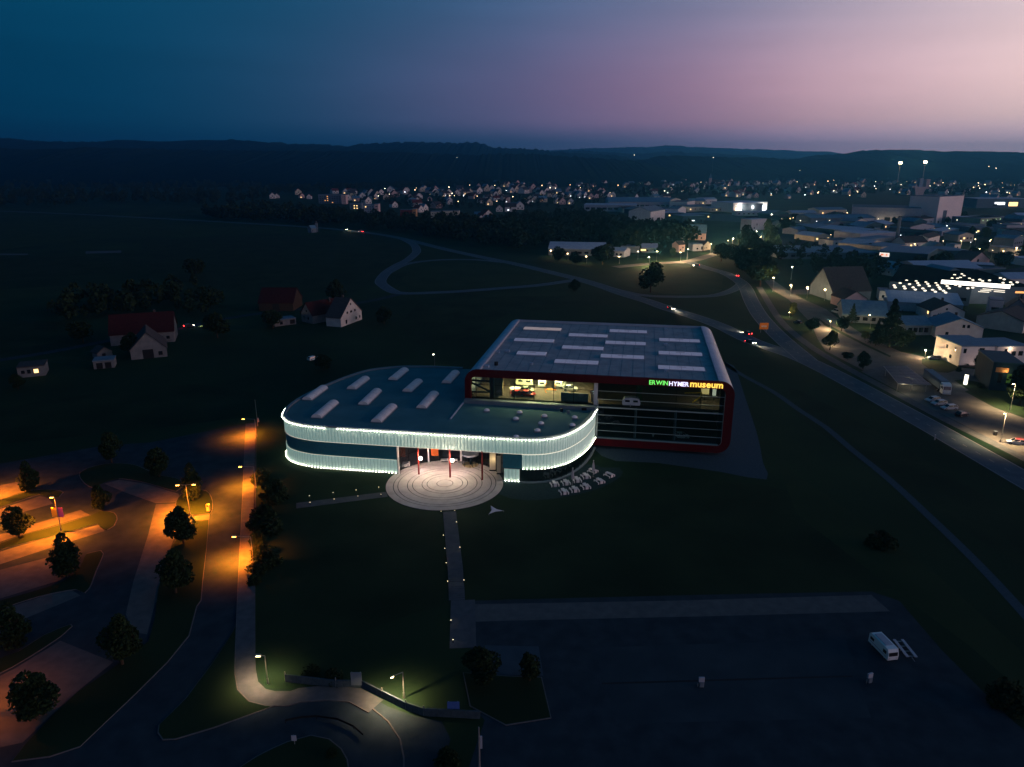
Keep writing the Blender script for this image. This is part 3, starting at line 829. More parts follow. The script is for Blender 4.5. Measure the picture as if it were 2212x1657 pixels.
for x, y, w in ((1417, 174, .9), (1415, 277, 1.2), (512, 407, .8), (1417, 454, 1.0), (205, 424, 1.6), (285, 328, 1.0), (350, 322, 1.3), (1722, 300, .8), (1730, 345, 1.2)):
    q = hl(Q('M2', x, y, ZT - .6))
    pbox('roof_vent', hall, (q.x, q.y, ZT - .45), (w, w * .8, .55), M_roofl)
q = hl(Q('M2', 275, 412, ZT - .6))
MB().tube((q.x, q.y, ZT - .72), (q.x, q.y, ZT + .2), .5, .5, 12).build('roof_fan', M_black, hall)

# interior: floors, walls, columns
zU = FG('G7', 1500, 625)[1] - 0.15          # upper floor level
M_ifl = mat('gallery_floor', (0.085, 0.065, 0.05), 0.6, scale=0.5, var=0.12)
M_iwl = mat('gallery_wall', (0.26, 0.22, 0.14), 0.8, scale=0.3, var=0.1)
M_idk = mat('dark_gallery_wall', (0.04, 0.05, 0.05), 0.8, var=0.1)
MB().box(iL - .3, iR + .3, 1.9, 30, zU - .6, zU).build('upper_floor', M_ifl, hall)
MB().box(iL - .3, iR + .3, 1.9, 30, iB - .8, iB - .1).build('ground_floor', M_idk, hall)
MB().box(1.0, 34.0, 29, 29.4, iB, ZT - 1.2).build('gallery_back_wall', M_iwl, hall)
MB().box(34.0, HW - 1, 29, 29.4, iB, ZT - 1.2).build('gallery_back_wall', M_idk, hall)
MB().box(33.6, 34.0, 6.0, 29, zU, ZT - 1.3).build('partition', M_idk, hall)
MB().box(iL - .3, iR + .3, 1.35, 29, iT + .05, iT + .3).build('ceiling', M_idk, hall)
xw0, xw1 = FG('G6', 520, 300, 4.0)[0], FG('G6', 635, 300, 4.0)[0]
MB().box(xw0, xw1, 4.0, 5.0, zU, iT).build('gallery_pier', M_iwl, hall)
for gx, gy0, w in ((1895, 250, .55),):
    x = FG('G6', gx, gy0, 1.0)[0]
    MB().box(x - .45, x + .45, .75, 1.5, zU - .8, iT).build('white_column', M_white, hall)
for gx in (720, 1255):
    x = FG('G7', gx, 800, 2.4)[0]
    MB().tube((x, 2.4, iB), (x, 2.4, zU - .6), .32, .32, 10).build('column', M_palew, hall)
x = FG('G7', 770, 400, 3.0)[0]
MB().box(x - .8, x + .8, 2.8, 3.6, zU, iT).build('column', mat('green_column', (0.12, 0.16, 0.05), 0.8), hall)
x = FG('G7', 1870, 700, 1.6)[0]
MB().box(x - .5, x + .5, 1.45, 2.2, iB, iT).build('column', M_black, hall)
x = FG('G6', 490, 300, 1.6)[0]
MB().box(x - .55, x + .55, 1.5, 2.2, zU, iT).build('column', M_black, hall)
for (a, b) in (((205, 240), (520, 390)), ((205, 400), (350, 470)), ((205, 215), (480, 230)), ((205, 370), (480, 375))):
    p, q = FG('G6', *a, 3.0), FG('G6', *b, 3.0)
    MB().tube((p[0], 3.0, p[1]), (q[0], 3.0, q[1]), .26, .26, 8).build('steel_brace', M_black, hall)
# facade grid: panes between the mullions, set back in the frame
gy = 1.0
trans_r = [FG('G7', 240, y, gy)[1] for y in (357, 467)] + [FG('G7', 240, y, gy)[1] for y in (678, 788, 888)]
zmid = FG('G7', 240, 575, gy)[1]
xs_mid = FG('G7', 212, 600, gy)[0]
cols_l = [iL] + [FG('G6', x, 300, gy)[0] for x in (280, 490, 795, 1060, 1325, 1595)] + [FG('G6', 1870, 300, gy)[0]]
zs_l = [zU - .5, FG('G6', 1060, 310, gy)[1], iT]
for i in range(len(cols_l) - 1):
    for j in range(2):
        pbox('glass_pane', hall, ((cols_l[i] + cols_l[i + 1]) / 2, gy, (zs_l[j] + zs_l[j + 1]) / 2), (cols_l[i + 1] - cols_l[i] - .1, .03, zs_l[j + 1] - zs_l[j] - .08), M_glass)
for x in cols_l[1:]:
    pbox('mullion', hall, (x, gy - .02, (zs_l[0] + iT) / 2), (.14, .16, iT - zs_l[0]), M_mulld)
pbox('transom', hall, ((iL + cols_l[-1]) / 2, gy - .03, zs_l[1]), (cols_l[-1] - iL, .10, .08), M_mulld)
cols_r = [xs_mid + .2] + [FG('G7', x, 700, gy)[0] for x in (720, 1255, 1590)] + [iR]
zs_r = [iB] + sorted(trans_r + [zmid]) + [iT]
for i in range(len(cols_r) - 1):
    for j in range(len(zs_r) - 1):
        pbox('glass_pane', hall, ((cols_r[i] + cols_r[i + 1]) / 2, gy, (zs_r[j] + zs_r[j + 1]) / 2), (cols_r[i + 1] - cols_r[i] - .05, .03, zs_r[j + 1] - zs_r[j] - .08), M_glass)
for z in zs_r[1:-1]:
    thick = .3 if abs(z - zmid) < .05 else .11
    pbox('transom', hall, ((xs_mid + iR) / 2, gy - .08, z), (iR - xs_mid, .18, thick), M_mull)
for x in cols_r[1:-1]:
    pbox('mullion', hall, (x, gy + .12, (iB + iT) / 2), (.10, .12, iT - iB), M_mulld)
pbox('mullion', hall, (xs_mid, gy - .1, (iB + zmid) / 2 + 1), (.35, .3, zmid - iB + 2), M_mull)
for (x, z, w, h) in ((HW / 2 + 16, iB - .02, iR - xs_mid, .12), ):
    pbox('sill', hall, ((xs_mid + iR) / 2, .75, iB + .08), (iR - xs_mid, 1.0, .1), M_mull)
MB().path([(x, .12, z) for x, z in inn[2:8]] + [(iR - .06, .12, iB + 1.3), (iR - .06, .12, iT - 1.3)], .06, 5).build('edge_trim', M_mull, hall)
# the hall stands on a recessed dark plinth
MB().box(2.5, HW - 2.5, 2.0, HD - 2, 0, ZB + .05).build('plinth', M_black, hall)
# gallery lamps
M_clamp = glow('gallery_lamp', (1.0, 0.78, 0.42), 14.0)
for (x, y, p) in ((11.0, 7.0, 1500), (15.5, 11.0, 4200), (20.5, 9.0, 3600), (25.5, 11.0, 2600), (29.5, 7.0, 800), (6.0, 8.0, 700)):
    fx = pbox('ceiling_lamp', hall, (x, y, iT - .05), (1.2, .5, .1), M_clamp)
    light('lamp_light', 'AREA', hall, (x, y, iT - .14), p, (1.0, .70, .32), size=(1.6, .8), target=(x, y, 0))
for (x, y, p, c) in ((38.0, 9.0, 30, (1, .8, .3)), (60.5, 8.0, 280, (1, .7, .32)), (63.0, 5.0, 50, (1, .75, .5)), (47.0, 9.0, 14, (.7, 1, .8))):
    pbox('ceiling_lamp', hall, (x, y, iT - .05), (.8, .4, .1), M_clamp)
    light('lamp_light', 'AREA', hall, (x, y, iT - .14), p, c, size=(1.0, .6), target=(x, y, 0))
for (x, y, p) in ((42.0, 8.0, 22), (55.0, 8.0, 16)):
    light('lamp_light', 'AREA', hall, (x, y, zU - .75), p, (.6, 1, .9), size=(1.5, .6), target=(x, y, 0))

# ------------------------------------------------------------------ lettering on the frame
sign = thing('museum_sign', 'glowing green, white and yellow letters spelling out the museum name on the red frame', 'sign', hw(0, 0, 0), HYAW)
M_sg = glow('sign_green', (0.16, 1.0, 0.10), 1.1)
M_sw = glow('sign_white', (0.72, 0.70, 1.0), 1.7)
M_sy = glow('sign_yellow', (1.0, 0.62, 0.05), 1.5)
def letters(word, x0, x1, zlo, h, m, offset, xh=None):
    cur = []
    total, widths = 0.0, []
    for ch in word:
        cd = bpy.data.curves.new('letter', 'FONT')
        cd.body = ch
        cd.size = 1.0
        cd.extrude = .05
        cd.offset = offset
        cd.resolution_u = 4
        o = bpy.data.objects.new('letter', cd)
        col.objects.link(o)
        bpy.context.view_layer.update()
        me = bpy.data.meshes.new_from_object(o.evaluated_get(bpy.context.evaluated_depsgraph_get()))
        bpy.data.objects.remove(o)
        me.materials.clear(); me.materials.append(m)
        xs = [v.co.x for v in me.vertices]; ysv = [v.co.y for v in me.vertices]
        cur.append((me, min(xs), max(xs), min(ysv), max(ysv)))
    gap = .07
    tot = sum(c[2] - c[1] for c in cur) + gap * (len(cur) - 1)
    sx = (x1 - x0) / tot
    x = x0
    hh = max(c[4] - c[3] for c in cur)
    for me, a, b, lo, hi in cur:
        sz = h / hh
        o = inst('letter', me, sign, (x - a * sx, -.14, zlo - lo * sz), (math.pi / 2, 0, 0), (sx, sz, 1.0))
        x += (b - a + gap) * sx
def sx_(gx, gy_): return FG('G7', gx, gy_, -.1)[0]
def sz_(gx, gy_): return FG('G7', gx, gy_, -.1)[1]
z0 = sz_(930, 272); hE = sz_(930, 214) - z0
letters('ERWIN', sx_(908, 250), sx_(1160, 255), z0, hE, M_sg, .012)
z1 = sz_(1180, 288); letters('HYMER', sx_(1175, 260), sx_(1442, 270), z1, sz_(1180, 230) - z1, M_sw, .016)
z2 = sz_(1680, 316); letters('museum', sx_(1458, 280), sx_(1900, 300), z2, sz_(1680, 255) - z2, M_sy, .022)
light('sign_light', 'POINT', sign, ((sx_(908, 250) + sx_(1160, 255)) / 2, -1.0, z0 + .5), 12, (.2, 1, .15), .5)
light('sign_light', 'POINT', sign, ((sx_(1175, 250) + sx_(1440, 255)) / 2, -1.0, z1 + .5), 14, (.4, .35, 1), .5)
light('sign_light', 'POINT', sign, ((sx_(1458, 250) + sx_(1900, 255)) / 2, -1.0, z2 + .5), 18, (1, .6, .08), .5)

# ------------------------------------------------------------------ exhibits in the hall
M_ivory = paint('ivory', (0.72, 0.66, 0.48)); M_pw = paint('white', (0.75, 0.74, 0.70)); M_pr = paint('red', (0.55, 0.02, 0.02)); M_pgreen = paint('pale_green', (0.45, 0.50, 0.32))
M_por = mat('orange_lacquer', (0.75, 0.22, 0.02), 0.4); M_pyel = mat('yellow_lacquer', (0.85, 0.55, 0.02), 0.4)
def on_upper(k, x, y):
    return Q(k, x, y, zU + .02)
hz = HYAW
caravan('caravan', 'cream vintage caravan at the back of the lit gallery', on_upper('G6', 930, 285), hz + math.pi / 2, M_ivory, 4.6)
caravan('caravan', 'white caravan facing the window under the brightest gallery lamp', on_upper('G6', 1168, 295), hz + .1, M_pw, 4.0)
caravan('caravan', 'small white rounded caravan beside the orange curved track', on_upper('G6', 1415, 300), hz - .25, M_pw, 3.6)
car('pale green vintage car in the middle of the lit gallery', on_upper('G6', 965, 375), hz + math.pi / 2, M_pgreen, 'hatch', name='vintage_car')
car('white vintage car above the grey partition in the gallery', on_upper('G6', 1545, 352), hz + math.pi / 2 + .1, M_pw, 'hatch', name='vintage_car')
car('red vintage car near the gallery window', on_upper('G6', 975, 428), hz + math.pi / 2 - .2, M_pr, 'hatch', name='vintage_car')
car('small red car at the edge of the dark pier in the gallery', on_upper('G6', 848, 420), hz + math.pi / 2 + .4, M_pr, 'hatch', name='vintage_car')
t = thing('round_table', 'round white display table left in the lit gallery', 'table', on_upper('G6', 805, 372), 0)
MB().tube((0, 0, .95), (0, 0, 1.1), 1.5, 1.5, 24).build('table_top', M_pw, t); MB().tube((0, 0, 0), (0, 0, .95), .3, .2, 12).build('leg', M_pw, t)
c0 = on_upper('G6', 1300, 385)
t = thing('curved_track', 'orange curved ribbon standing in the lit gallery', 'sculpture', c0, hz)
MB().path([(-1.3 + .5 * math.cos(a) * 1.2, 0, 1.2 + 1.3 * math.sin(a)) for a in np.linspace(math.pi * .5, math.pi * 1.5, 10)] , .1).build('curve', M_por, t)
MB().path([(-1.5, 0, .9), (1.2, 0, .9)], .18).build('seat_bar', M_por, t)
MB().path([(1.3 + .5 * math.cos(a), 0, 1.4 + 1.2 * math.sin(a)) for a in np.linspace(math.pi * 1.2, math.pi * .6, 8)], .1).build('curve', M_por, t)
p, q2 = FG('G6', 1420, 420, 2.6), FG('G6', 1790, 430, 2.6)
t = thing('gallery_partition', 'low grey partition standing behind the gallery window', 'partition', hw(p[0], 2.6, zU), hz)
MB().box(0, q2[0] - p[0], 0, .3, 0, 2.1).build('panel', mat('partition_grey', (0.16, 0.2, 0.22), 0.7), t)
MB().box(-.05, q2[0] - p[0] + .05, -.05, .35, 2.1, 2.2).build('capping', M_palew, t)
p = FG('G6', 1840, 420, 3.0)
t = thing('display_figure', 'tall pink display figure at the right end of the lit gallery', 'figure', hw(p[0], 3.0, zU), hz)
MB().tube((0, 0, 0), (0, 0, 2.2), .25, .35, 10).build('stem', M_rose, t); MB().ball((0, 0, 2.7), .75, .5, .6).build('head', M_rose, t)
caravan('caravan', 'dim grey teardrop caravan in the dark half of the gallery', on_upper('G7', 660, 560), hz + math.pi / 2, M_palew, 4.4)
p = FG('G7', 1500, 480, 5.0)
t = thing('arrow_frame', 'yellow angled frame near the right end of the upper gallery', 'sculpture', hw(p[0], 5.0, zU), hz)
MB().path([(-2.2, 0, 3.0), (2.0, .3, 3.2), (1.6, .3, 2.0), (-.2, 0, .6)], .16).build('bar', M_pyel, t)
MB().tube((1.9, .3, 0), (1.9, .3, 3.1), .06).build('post', M_black, t)
for k, (x, y, w, h, m) in enumerate(((1660, 365, 2.0, 1.6, glow('orange_panel', (1, .5, .12), .5)), (1785, 375, .9, 2.0, glow('poster_white', (1, .85, .7), .5)))):
    p = FG('G7', x, y, 9.0)
    t = thing('lit_board', ('square orange lit board' if k == 0 else 'narrow white lit board') + ' at the right end of the upper gallery', 'board', hw(p[0], 9.0, zU), hz)
    MB().box(-w / 2, w / 2, 0, .12, p[1] - zU - h / 2, p[1] - zU + h / 2).build('face', m, t)
    MB().box(-.06, .06, .13, .25, 0, p[1] - zU).build('post', M_black, t)
p = FG('G7', 960, 985, 3.0)
t = thing('motor_scooter', 'pale vintage scooter on the dark ground floor behind the glass', 'scooter', hw(p[0], 3.5, iB - .1), hz)
wheel(t, 0, -.6, .3, .15); wheel(t, 0, .6, .3, .15)
MB().ball((0, .45, .65), .3, .6, .3).build('body', M_pw, t); MB().box(-.15, .15, -.7, .1, .35, .5).build('footboard', M_pw, t); MB().tube((0, -.6, .4), (0, -.45, 1.15), .09).tube((-.35, -.45, 1.15), (.35, -.45, 1.15), .04).build('handlebar', M_pw, t)
t = car('pale vintage car on the dark ground floor of the hall', hw(p[0] + 7, 4.5, iB - .1), hz + math.pi / 2, M_pw, 'hatch', name='vintage_car')
# ------------------------------------------------------------------ entrance pavilion
ZR, ZBAND = 11.0, 7.0
pav = thing('entrance_pavilion', 'low museum pavilion with rounded ends and glowing white ribbed facade bands', 'museum', (0, 0, 0))
# the back corner tucks in against the hall's left flank
ol = [(1000, 793), (930, 790), (870, 790), (830, 793), (790, 799), (740, 815), (690, 836), (650, 856), (625, 873), (613, 889), (614, 899), (626, 908), (655, 915), (700, 920), (850, 929), (1000, 938), (1095, 944), (1150, 946), (1190, 943), (1225, 934), (1255, 918), (1275, 900), (1288, 880)]
OL = [Vector((p.x, p.y, 0)) for p in smooth_line([P(x, y, ZR) for x, y in ol], 0.6)]
def arclen(L):
    s = [0.0]
    for a, b in zip(L[:-1], L[1:]):
        s.append(s[-1] + (b - a).length)
    return s
OS = arclen(OL)
def on_outline(s):
    s = max(0.0, min(OS[-1], s))
    i = min(len(OS) - 2, int(np.searchsorted(OS, s, 'right')) - 1)
    t = (s - OS[i]) / max(1e-6, OS[i + 1] - OS[i])
    p = OL[i].lerp(OL[i + 1], t)
    a, b = OL[max(0, i - 1)], OL[min(len(OL) - 1, i + 2)]
    d = (b - a).normalized()
    return p, Vector((d.y, -d.x, 0))          # point, outward normal
def s_at(x, y, z):
    q = P(x, y, z)
    return OS[min(range(len(OL)), key=lambda i: (OL[i].x - q.x) ** 2 + (OL[i].y - q.y) ** 2)]
sB = s_at(735, 817, ZR)        # where the ribbed facade begins at the rear left
sT = s_at(613, 890, ZR)
sL = s_at(857, 929.5, ZR)      # left jamb of the entrance
sR = s_at(1087, 943.5, ZR)     # right jamb
sE = OS[-1]
hall_edge = [hw(HW * 0 + hl(OL[-1]).x, -.02), hw(-.02, -.02), hw(-.02, hl(OL[0]).y)]
foot = OL + [Vector((v.x, v.y, 0)) for v in (hall_edge[1], hall_edge[2])]
def inner(off, z):
    pts = []
    for s in np.linspace(0, sE, 200):
        p, nn = on_outline(s)
        pts.append((p.x - nn.x * off, p.y - nn.y * off))
    return pts
core = inner(.5, 0) + [(hall_edge[1].x, hall_edge[1].y), (hall_edge[2].x, hall_edge[2].y)]
M_pdeck = mat('pavilion_roof_membrane', (0.055, 0.15, 0.165), 0.85, scale=0.18, rgb2=(0.085, 0.20, 0.215), coords='World', detail=9, bump=0.1)
M_rim = mat('parapet_metal', (0.20, 0.24, 0.27), 0.5, scale=0.5, var=0.1, metal=0.3)
M_band = mat('backlit_ribbed_glass', (0.70, 0.80, 0.73), 0.5, scale=3.0, var=0.06, emit=(0.38, 0.64, 0.54), estr=0.30)
M_band_off = mat('ribbed_glass_unlit', (0.045, 0.21, 0.25), 0.5, scale=2.0, var=0.08)
M_led = glow('facade_led', (1.0, 0.97, 0.76), 36.0)
M_ledl = glow('facade_led_line', (1.0, 0.94, 0.72), 1.6)
def prism_tri(mb, pts, z0, z1):
    return mb.prism(pts, z0, z1)
prism_tri(MB(), core, ZR - .75, ZR - .45).build('roof_deck', M_pdeck, pav)
prism_tri(MB(), core, ZBAND, ZBAND + .2).build('soffit', M_greyw, pav)
def strip(mb, s0, s1, off, z0, z1, step=.6):
    k = max(2, int((s1 - s0) / step))
    ps = []
    for s in np.linspace(s0, s1, k):
        p, nn = on_outline(s)
        ps.append((p.x + nn.x * off, p.y + nn.y * off))
    m = len(ps)
    mb.add([(x, y, z0) for x, y in ps] + [(x, y, z1) for x, y in ps], [(i, i + 1, m + i + 1, m + i) for i in range(m - 1)])
    return mb
def lid(mb, s0, s1, o0, o1, z, step=.6):
    k = max(2, int((s1 - s0) / step))
    A, B = [], []
    for s in np.linspace(s0, s1, k):
        p, nn = on_outline(s)
        A.append((p.x + nn.x * o0, p.y + nn.y * o0, z)); B.append((p.x + nn.x * o1, p.y + nn.y * o1, z))
    mb.add(A + B, [(i, k + i, k + i + 1, i + 1) for i in range(k - 1)])
    return mb
rim = MB()
strip(rim, 0, sE, .06, ZR - .35, ZR); lid(rim, 0, sE, -.62, .06, ZR); strip(rim, 0, sE, -.62, ZR - .5, ZR)
rim.build('parapet', M_rim, pav)
# walls behind the bands
wl_ = MB(); strip(wl_, 0, sE, -.3, ZBAND, ZR - .35); wl_.build('upper_wall', M_band_off, pav)
wl_ = MB(); strip(wl_, 0, sL, -.30, 0, ZBAND); wl_.build('lower_wall', M_band_off, pav)
wl_ = MB(); strip(wl_, sR, sE, -.30, 3.45, ZBAND); wl_.build('lower_wall', M_band_off, pav)
lb = MB(); lid(lb, 0, sE, -.5, .05, ZBAND - .01); lb.build('band_soffit', M_greyw, pav)
def panels(s0, s1, z0, z1, m, pitch=.8, off=0.0):
    k = int(round((s1 - s0) / pitch))
    for i in range(k):
        a, b = s0 + (s1 - s0) * (i + .03) / k, s0 + (s1 - s0) * (i + .97) / k
        mb = MB()
        ps = []
        for t, bow in ((0, -.08), (.12, .0), (.38, .035), (.62, .035), (.88, .0), (1, -.08)):
            p, nn = on_outline(a + (b - a) * t)
            ps.append((p.x + nn.x * (off + bow), p.y + nn.y * (off + bow)))
        q = len(ps)
        mb.add([(x, y, z0) for x, y in ps] + [(x, y, z1) for x, y in ps], [(j, j + 1, q + j + 1, q + j) for j in range(q - 1)])
        mb.build('facade_panel', m, pav, smooth=False)
panels(sB, sE - .2, ZBAND + .08, ZR - .38, M_band)
panels(sB, sL - .2, .45, 3.5, M_band)
panels(sR + 4.4, sE - .2, 3.6, ZBAND - .12, M_band)
panels(sR + .3, sR + 3.9, .5, 3.3, M_band)
db = MB(); strip(db, sB, sL - .1, -.12, 3.55, ZBAND - .02); db.build('dark_band', M_band_off, pav)
db = MB(); strip(db, sR + .1, sR + 4.3, -.10, 3.4, ZBAND - .05); db.build('dark_band', M_band_off, pav)
# light fittings along the bands
led_me = MB().ball((0, 0, 0), .085, nu=6, nv=4).mesh('led_spot', M_led)
hous_me = MB().tube((0, 0, -.16), (0, 0, -.07), .09, .11, 6).mesh('led_housing', M_steel)
gap0, gap1 = s_at(706, 920, ZR), s_at(724, 921, ZR)
def leds(s0, s1, z, off, pitch=.8, gap=None):
    k = int(round((s1 - s0) / pitch))
    for i in range(k + 1):
        s = s0 + (s1 - s0) * i / k
        if gap and gap[0] <= s <= gap[1]:
            continue
        p, nn = on_outline(s)
        o = inst('led_spot', led_me, pav, (p.x + nn.x * off, p.y + nn.y * off, z))
leds(sB, sE - .4, ZR - .42, .34, gap=(gap0, gap1))
leds(sB, sL - .5, .42, .34)
leds(sR + 4.8, sE - 1.6, 3.55, .34)
leds(sR + .7, sR + 3.7, .45, .26, .75)
for (a, b, z, o) in ((sB, sE - .3, ZBAND + .03, .09), (sB, sL - .2, 3.56, .03), (sR + 4.4, sE - .3, ZBAND - .08, .06)):
    ln = MB(); strip(ln, a, b, o, z - .025, z + .025); ln.build('led_line', M_ledl, pav)
# cafe glazing under the right-hand band
M_pglass = glass('cafe_glass', refl=0.08, clear=0.7)
k = 18
for i in range(k):
    a, b = sR + 4.0 + (sE - sR - 4.0) * i / k, sR + 4.0 + (sE - sR - 4.0) * (i + 1) / k
    p, n1 = on_outline(a); q, n2 = on_outline(b)
    c = (p + q) / 2 - n1 * .25
    ang = math.atan2(q.y - p.y, q.x - p.x)
    pbox('cafe_pane', pav, (c.x, c.y, 1.85), ((q - p).length - .08, .03, 3.1), M_pglass, (0, 0, ang))
    pc = p - n1 * .25
    pbox('cafe_mullion', pav, (pc.x, pc.y, 1.85), (.08, .14, 3.2), M_mulld, (0, 0, ang))
fl = MB(); lid(fl, sR + 4.0, sE, .15, -6.5, .25); fl.build('cafe_floor', M_idk, pav)
fl = MB(); strip(fl, sR + 4.0, sE, -6.5, 0, 3.5); fl.build('cafe_back_wall', M_idk, pav)
pl_ = MB(); lid(pl_, sR, sE, .25, -.4, .27); strip(pl_, sR, sE, .25, 0, .27); pl_.build('plinth', M_rim, pav)
pl_ = MB(); strip(pl_, sB, sL, .12, 0, .36); lid(pl_, sB, sL, .12, -.3, .36); pl_.build('plinth', M_black, pav)
for f_ in (.25, .7):
    p, nn = on_outline(sR + 4.0 + (sE - sR - 4.0) * f_)
    light('lamp_light', 'POINT', pav, (p.x - nn.x * 3, p.y - nn.y * 3, 2.6), 14, (.6, .9, .9), .3)
# entrance: glazing on the curve of the plaza
pL, _ = on_outline(sL); pR_, _ = on_outline(sR)
aL = math.atan2(pL.y - plaza_c.y, pL.x - plaza_c.x); aR = math.atan2(pR_.y - plaza_c.y, pR_.x - plaza_c.x)
if aL < aR: aL += 2 * math.pi
RG = PR + .35
angs = np.linspace(aL, aR, 15)
def arc(a, r): return Vector((plaza_c.x + r * math.cos(a), plaza_c.y + r * math.sin(a), 0))
M_eglass = glass('entrance_glass', tint=(.85, .85, .9), refl=0.04, clear=0.85)
for a, b in zip(angs[:-1], angs[1:]):
    p, q = arc(a, RG), arc(b, RG)
    c = (p + q) / 2
    ang = math.atan2(q.y - p.y, q.x - p.x)
    for z, h in ((1.65, 3.1), (5.1, 3.7)):
        pbox('entrance_pane', pav, (c.x, c.y, z), ((q - p).length - .06, .03, h), M_eglass, (0, 0, ang))
    pbox('entrance_mullion', pav, (p.x, p.y, 3.5), (.07, .1, 6.95), M_mulld, (0, 0, ang))
    pbox('entrance_transom', pav, (c.x, c.y, 3.23), ((q - p).length, .1, .08), M_mulld, (0, 0, ang))
M_foyer = mat('foyer_floor', (0.16, 0.14, 0.145), 0.5, scale=0.5, var=0.1)
M_foyw = mat('foyer_wall', (0.17, 0.15, 0.155), 0.8, scale=0.3, var=0.15)
fy = MB()
for a, b in zip(angs[:-1], angs[1:]):
    p0, p1, p2, p3 = arc(a, RG - .1), arc(b, RG - .1), arc(b, RG + 11), arc(a, RG + 11)
    fy.add([(v.x, v.y, .1) for v in (p0, p1, p2, p3)], [(0, 1, 2, 3)])
fy.build('foyer_floor', M_foyer, pav)
fy = MB()
for a, b in zip(angs[:-1], angs[1:]):
    p2, p3 = arc(b, RG + 11), arc(a, RG + 11)
    fy.add([(p3.x, p3.y, 0), (p2.x, p2.y, 0), (p2.x, p2.y, ZBAND), (p3.x, p3.y, ZBAND)], [(0, 1, 2, 3)])
for a in (aL, aR):
    p0, p1 = arc(a, RG - .1), arc(a, RG + 11)
    fy.add([(p0.x, p0.y, 0), (p1.x, p1.y, 0), (p1.x, p1.y, ZBAND), (p0.x, p0.y, ZBAND)], [(0, 1, 2, 3)])
fy.build('foyer_wall', M_foyw, pav)
for kx, ky in ((712, 405), (1305, 385)):
    b = Q('N2', kx, ky)
    MB().tube((b.x, b.y, 0), (b.x, b.y, ZBAND), .22, .22, 12).build('white_column', M_white, pav)
jb = pL
MB().box(jb.x - .05, jb.x + .35, jb.y - .25, jb.y + .1, 0, ZBAND).build('jamb', M_white, pav)
# three red columns carry the overhang
M_rcol = mat('red_column_paint', (0.17, 0.018, 0.014), 0.5, var=0.1)
colb = [P(905, 1025.5), P(972.5, 1032), P(1042, 1037.5)]
for b in colb:
    MB().tube((b.x, b.y, .1), (b.x, b.y, ZBAND + .1), .2, .2, 14).build('red_column', M_rcol, pav)
# floodlights on the columns
M_flood = glow('floodlight_glare', (1.0, 0.86, 0.78), 20.0)
for i, (b, zz) in enumerate(((colb[0], 4.3), (colb[1], 4.5))):
    t = thing('floodlight', ('floodlight on the left red column before the entrance', 'floodlight on the middle red column before the entrance')[i], 'floodlight', (b.x, b.y, 0))
    MB().box(-.05, .5, -.06, .06, zz - .05, zz + .05).build('bracket', M_black, t)
    MB().box(.3, .85, -.28, -.05, zz - .25, zz + .25).build('housing', M_black, t)
    MB().ball((.58, -.42, zz), .40, .30, .40, 12, 8).build('lens', M_flood, t)  # lens enlarged into a glowing ball that stands in for glare
    light('lamp_light', 'POINT', t, (.58, -.95, zz + .1), 2000, (1.0, .78, .58), .2)
    light('lamp_light', 'SPOT', t, (.58, .15, zz + .4), 2300, (1.0, .70, .62), .2, target=(.58, 6, zz - 3.2), spot=130)
# entrance furniture
M_orange = mat('orange_fabric', (0.62, 0.14, 0.03), 0.7)
def simple(name, label, cat, k, x, y, parts, z=.1, rz=0.0):
    t = thing(name, label, cat, Q(k, x, y, z), rz)
    for pn, mbx, m in parts:
        mbx.build(pn, m, t)
    return t
simple('banner', 'orange banner hanging behind the entrance glass between the columns', 'banner', 'N2', 830, 395, [('cloth', MB().box(-.9, .9, -.06, .06, 1.6, 4.4), M_orange), ('post', MB().tube((0, .1, 0), (0, .1, 4.5), .05), M_black)])
simple('banner', 'narrow orange banner behind the middle red column', 'banner', 'N2', 975, 360, [('cloth', MB().box(-.6, .6, -.06, .06, 2.8, 5.2), M_orange), ('post', MB().tube((0, .1, 0), (0, .1, 5.3), .05), M_black)])
simple('banner', 'long orange banner at the left end of the entrance glass', 'banner', 'N2', 240, 430, [('cloth', MB().box(-.75, .75, -.06, .06, 1.8, 5.4), M_orange), ('post', MB().tube((0, .1, 0), (0, .1, 5.5), .05), M_black)])
for lab, x, y in (('white bench left of the middle column inside the entrance', 1005, 395), ('white bench right of the middle column inside the entrance', 1170, 395)):
    simple('foyer_bench', lab, 'bench', 'N2', x, y, [('seat', MB().box(-.95, .95, -.4, .4, .35, .7), M_white), ('base', MB().box(-.8, .8, -.3, .3, 0, .35), M_black)])
for lab, x, y in (('white armchair nearest the left jamb inside the entrance', 272, 490), ('small white cube seat beside the white armchair', 335, 480)):
    simple('foyer_chair', lab, 'chair', 'N2', x, y, [('seat', MB().box(-.45, .45, -.45, .45, .2, .75), M_white), ('backrest', MB().box(-.45, .45, .25, .5, .75, 1.15), M_white)] if 'arm' in lab else [('seat', MB().box(-.4, .4, -.4, .4, .3, .8), M_white), ('base', MB().box(-.3, .3, -.3, .3, 0, .3), M_black)])
rdoor = Q('N2', 1475, 455)
t = thing('revolving_door', 'glass revolving door drum with dark frame and pale flat top', 'door', rdoor)
dr = MB().tube((0, 0, 2.75), (0, 0, 3.15), 2.0, 2.0, 32)
dr.build('drum_top', M_palew, t)
for a in range(0, 360, 45):
    c, s = math.cos(math.radians(a)), math.sin(math.radians(a))
    MB().tube((1.95 * c, 1.95 * s, .12), (1.95 * c, 1.95 * s, 2.75), .06, .06, 6).build('post', M_black, t)
for a in (20, 110, 200, 290):
    o = pbox('wing', t, (0.95 * math.cos(math.radians(a)), .95 * math.sin(math.radians(a)), 1.45), (1.85, .05, 2.5), M_eglass, (0, 0, math.radians(a)))
MB().tube((0, 0, .12), (0, 0, 2.75), .07, .07, 8).build('shaft', M_black, t)
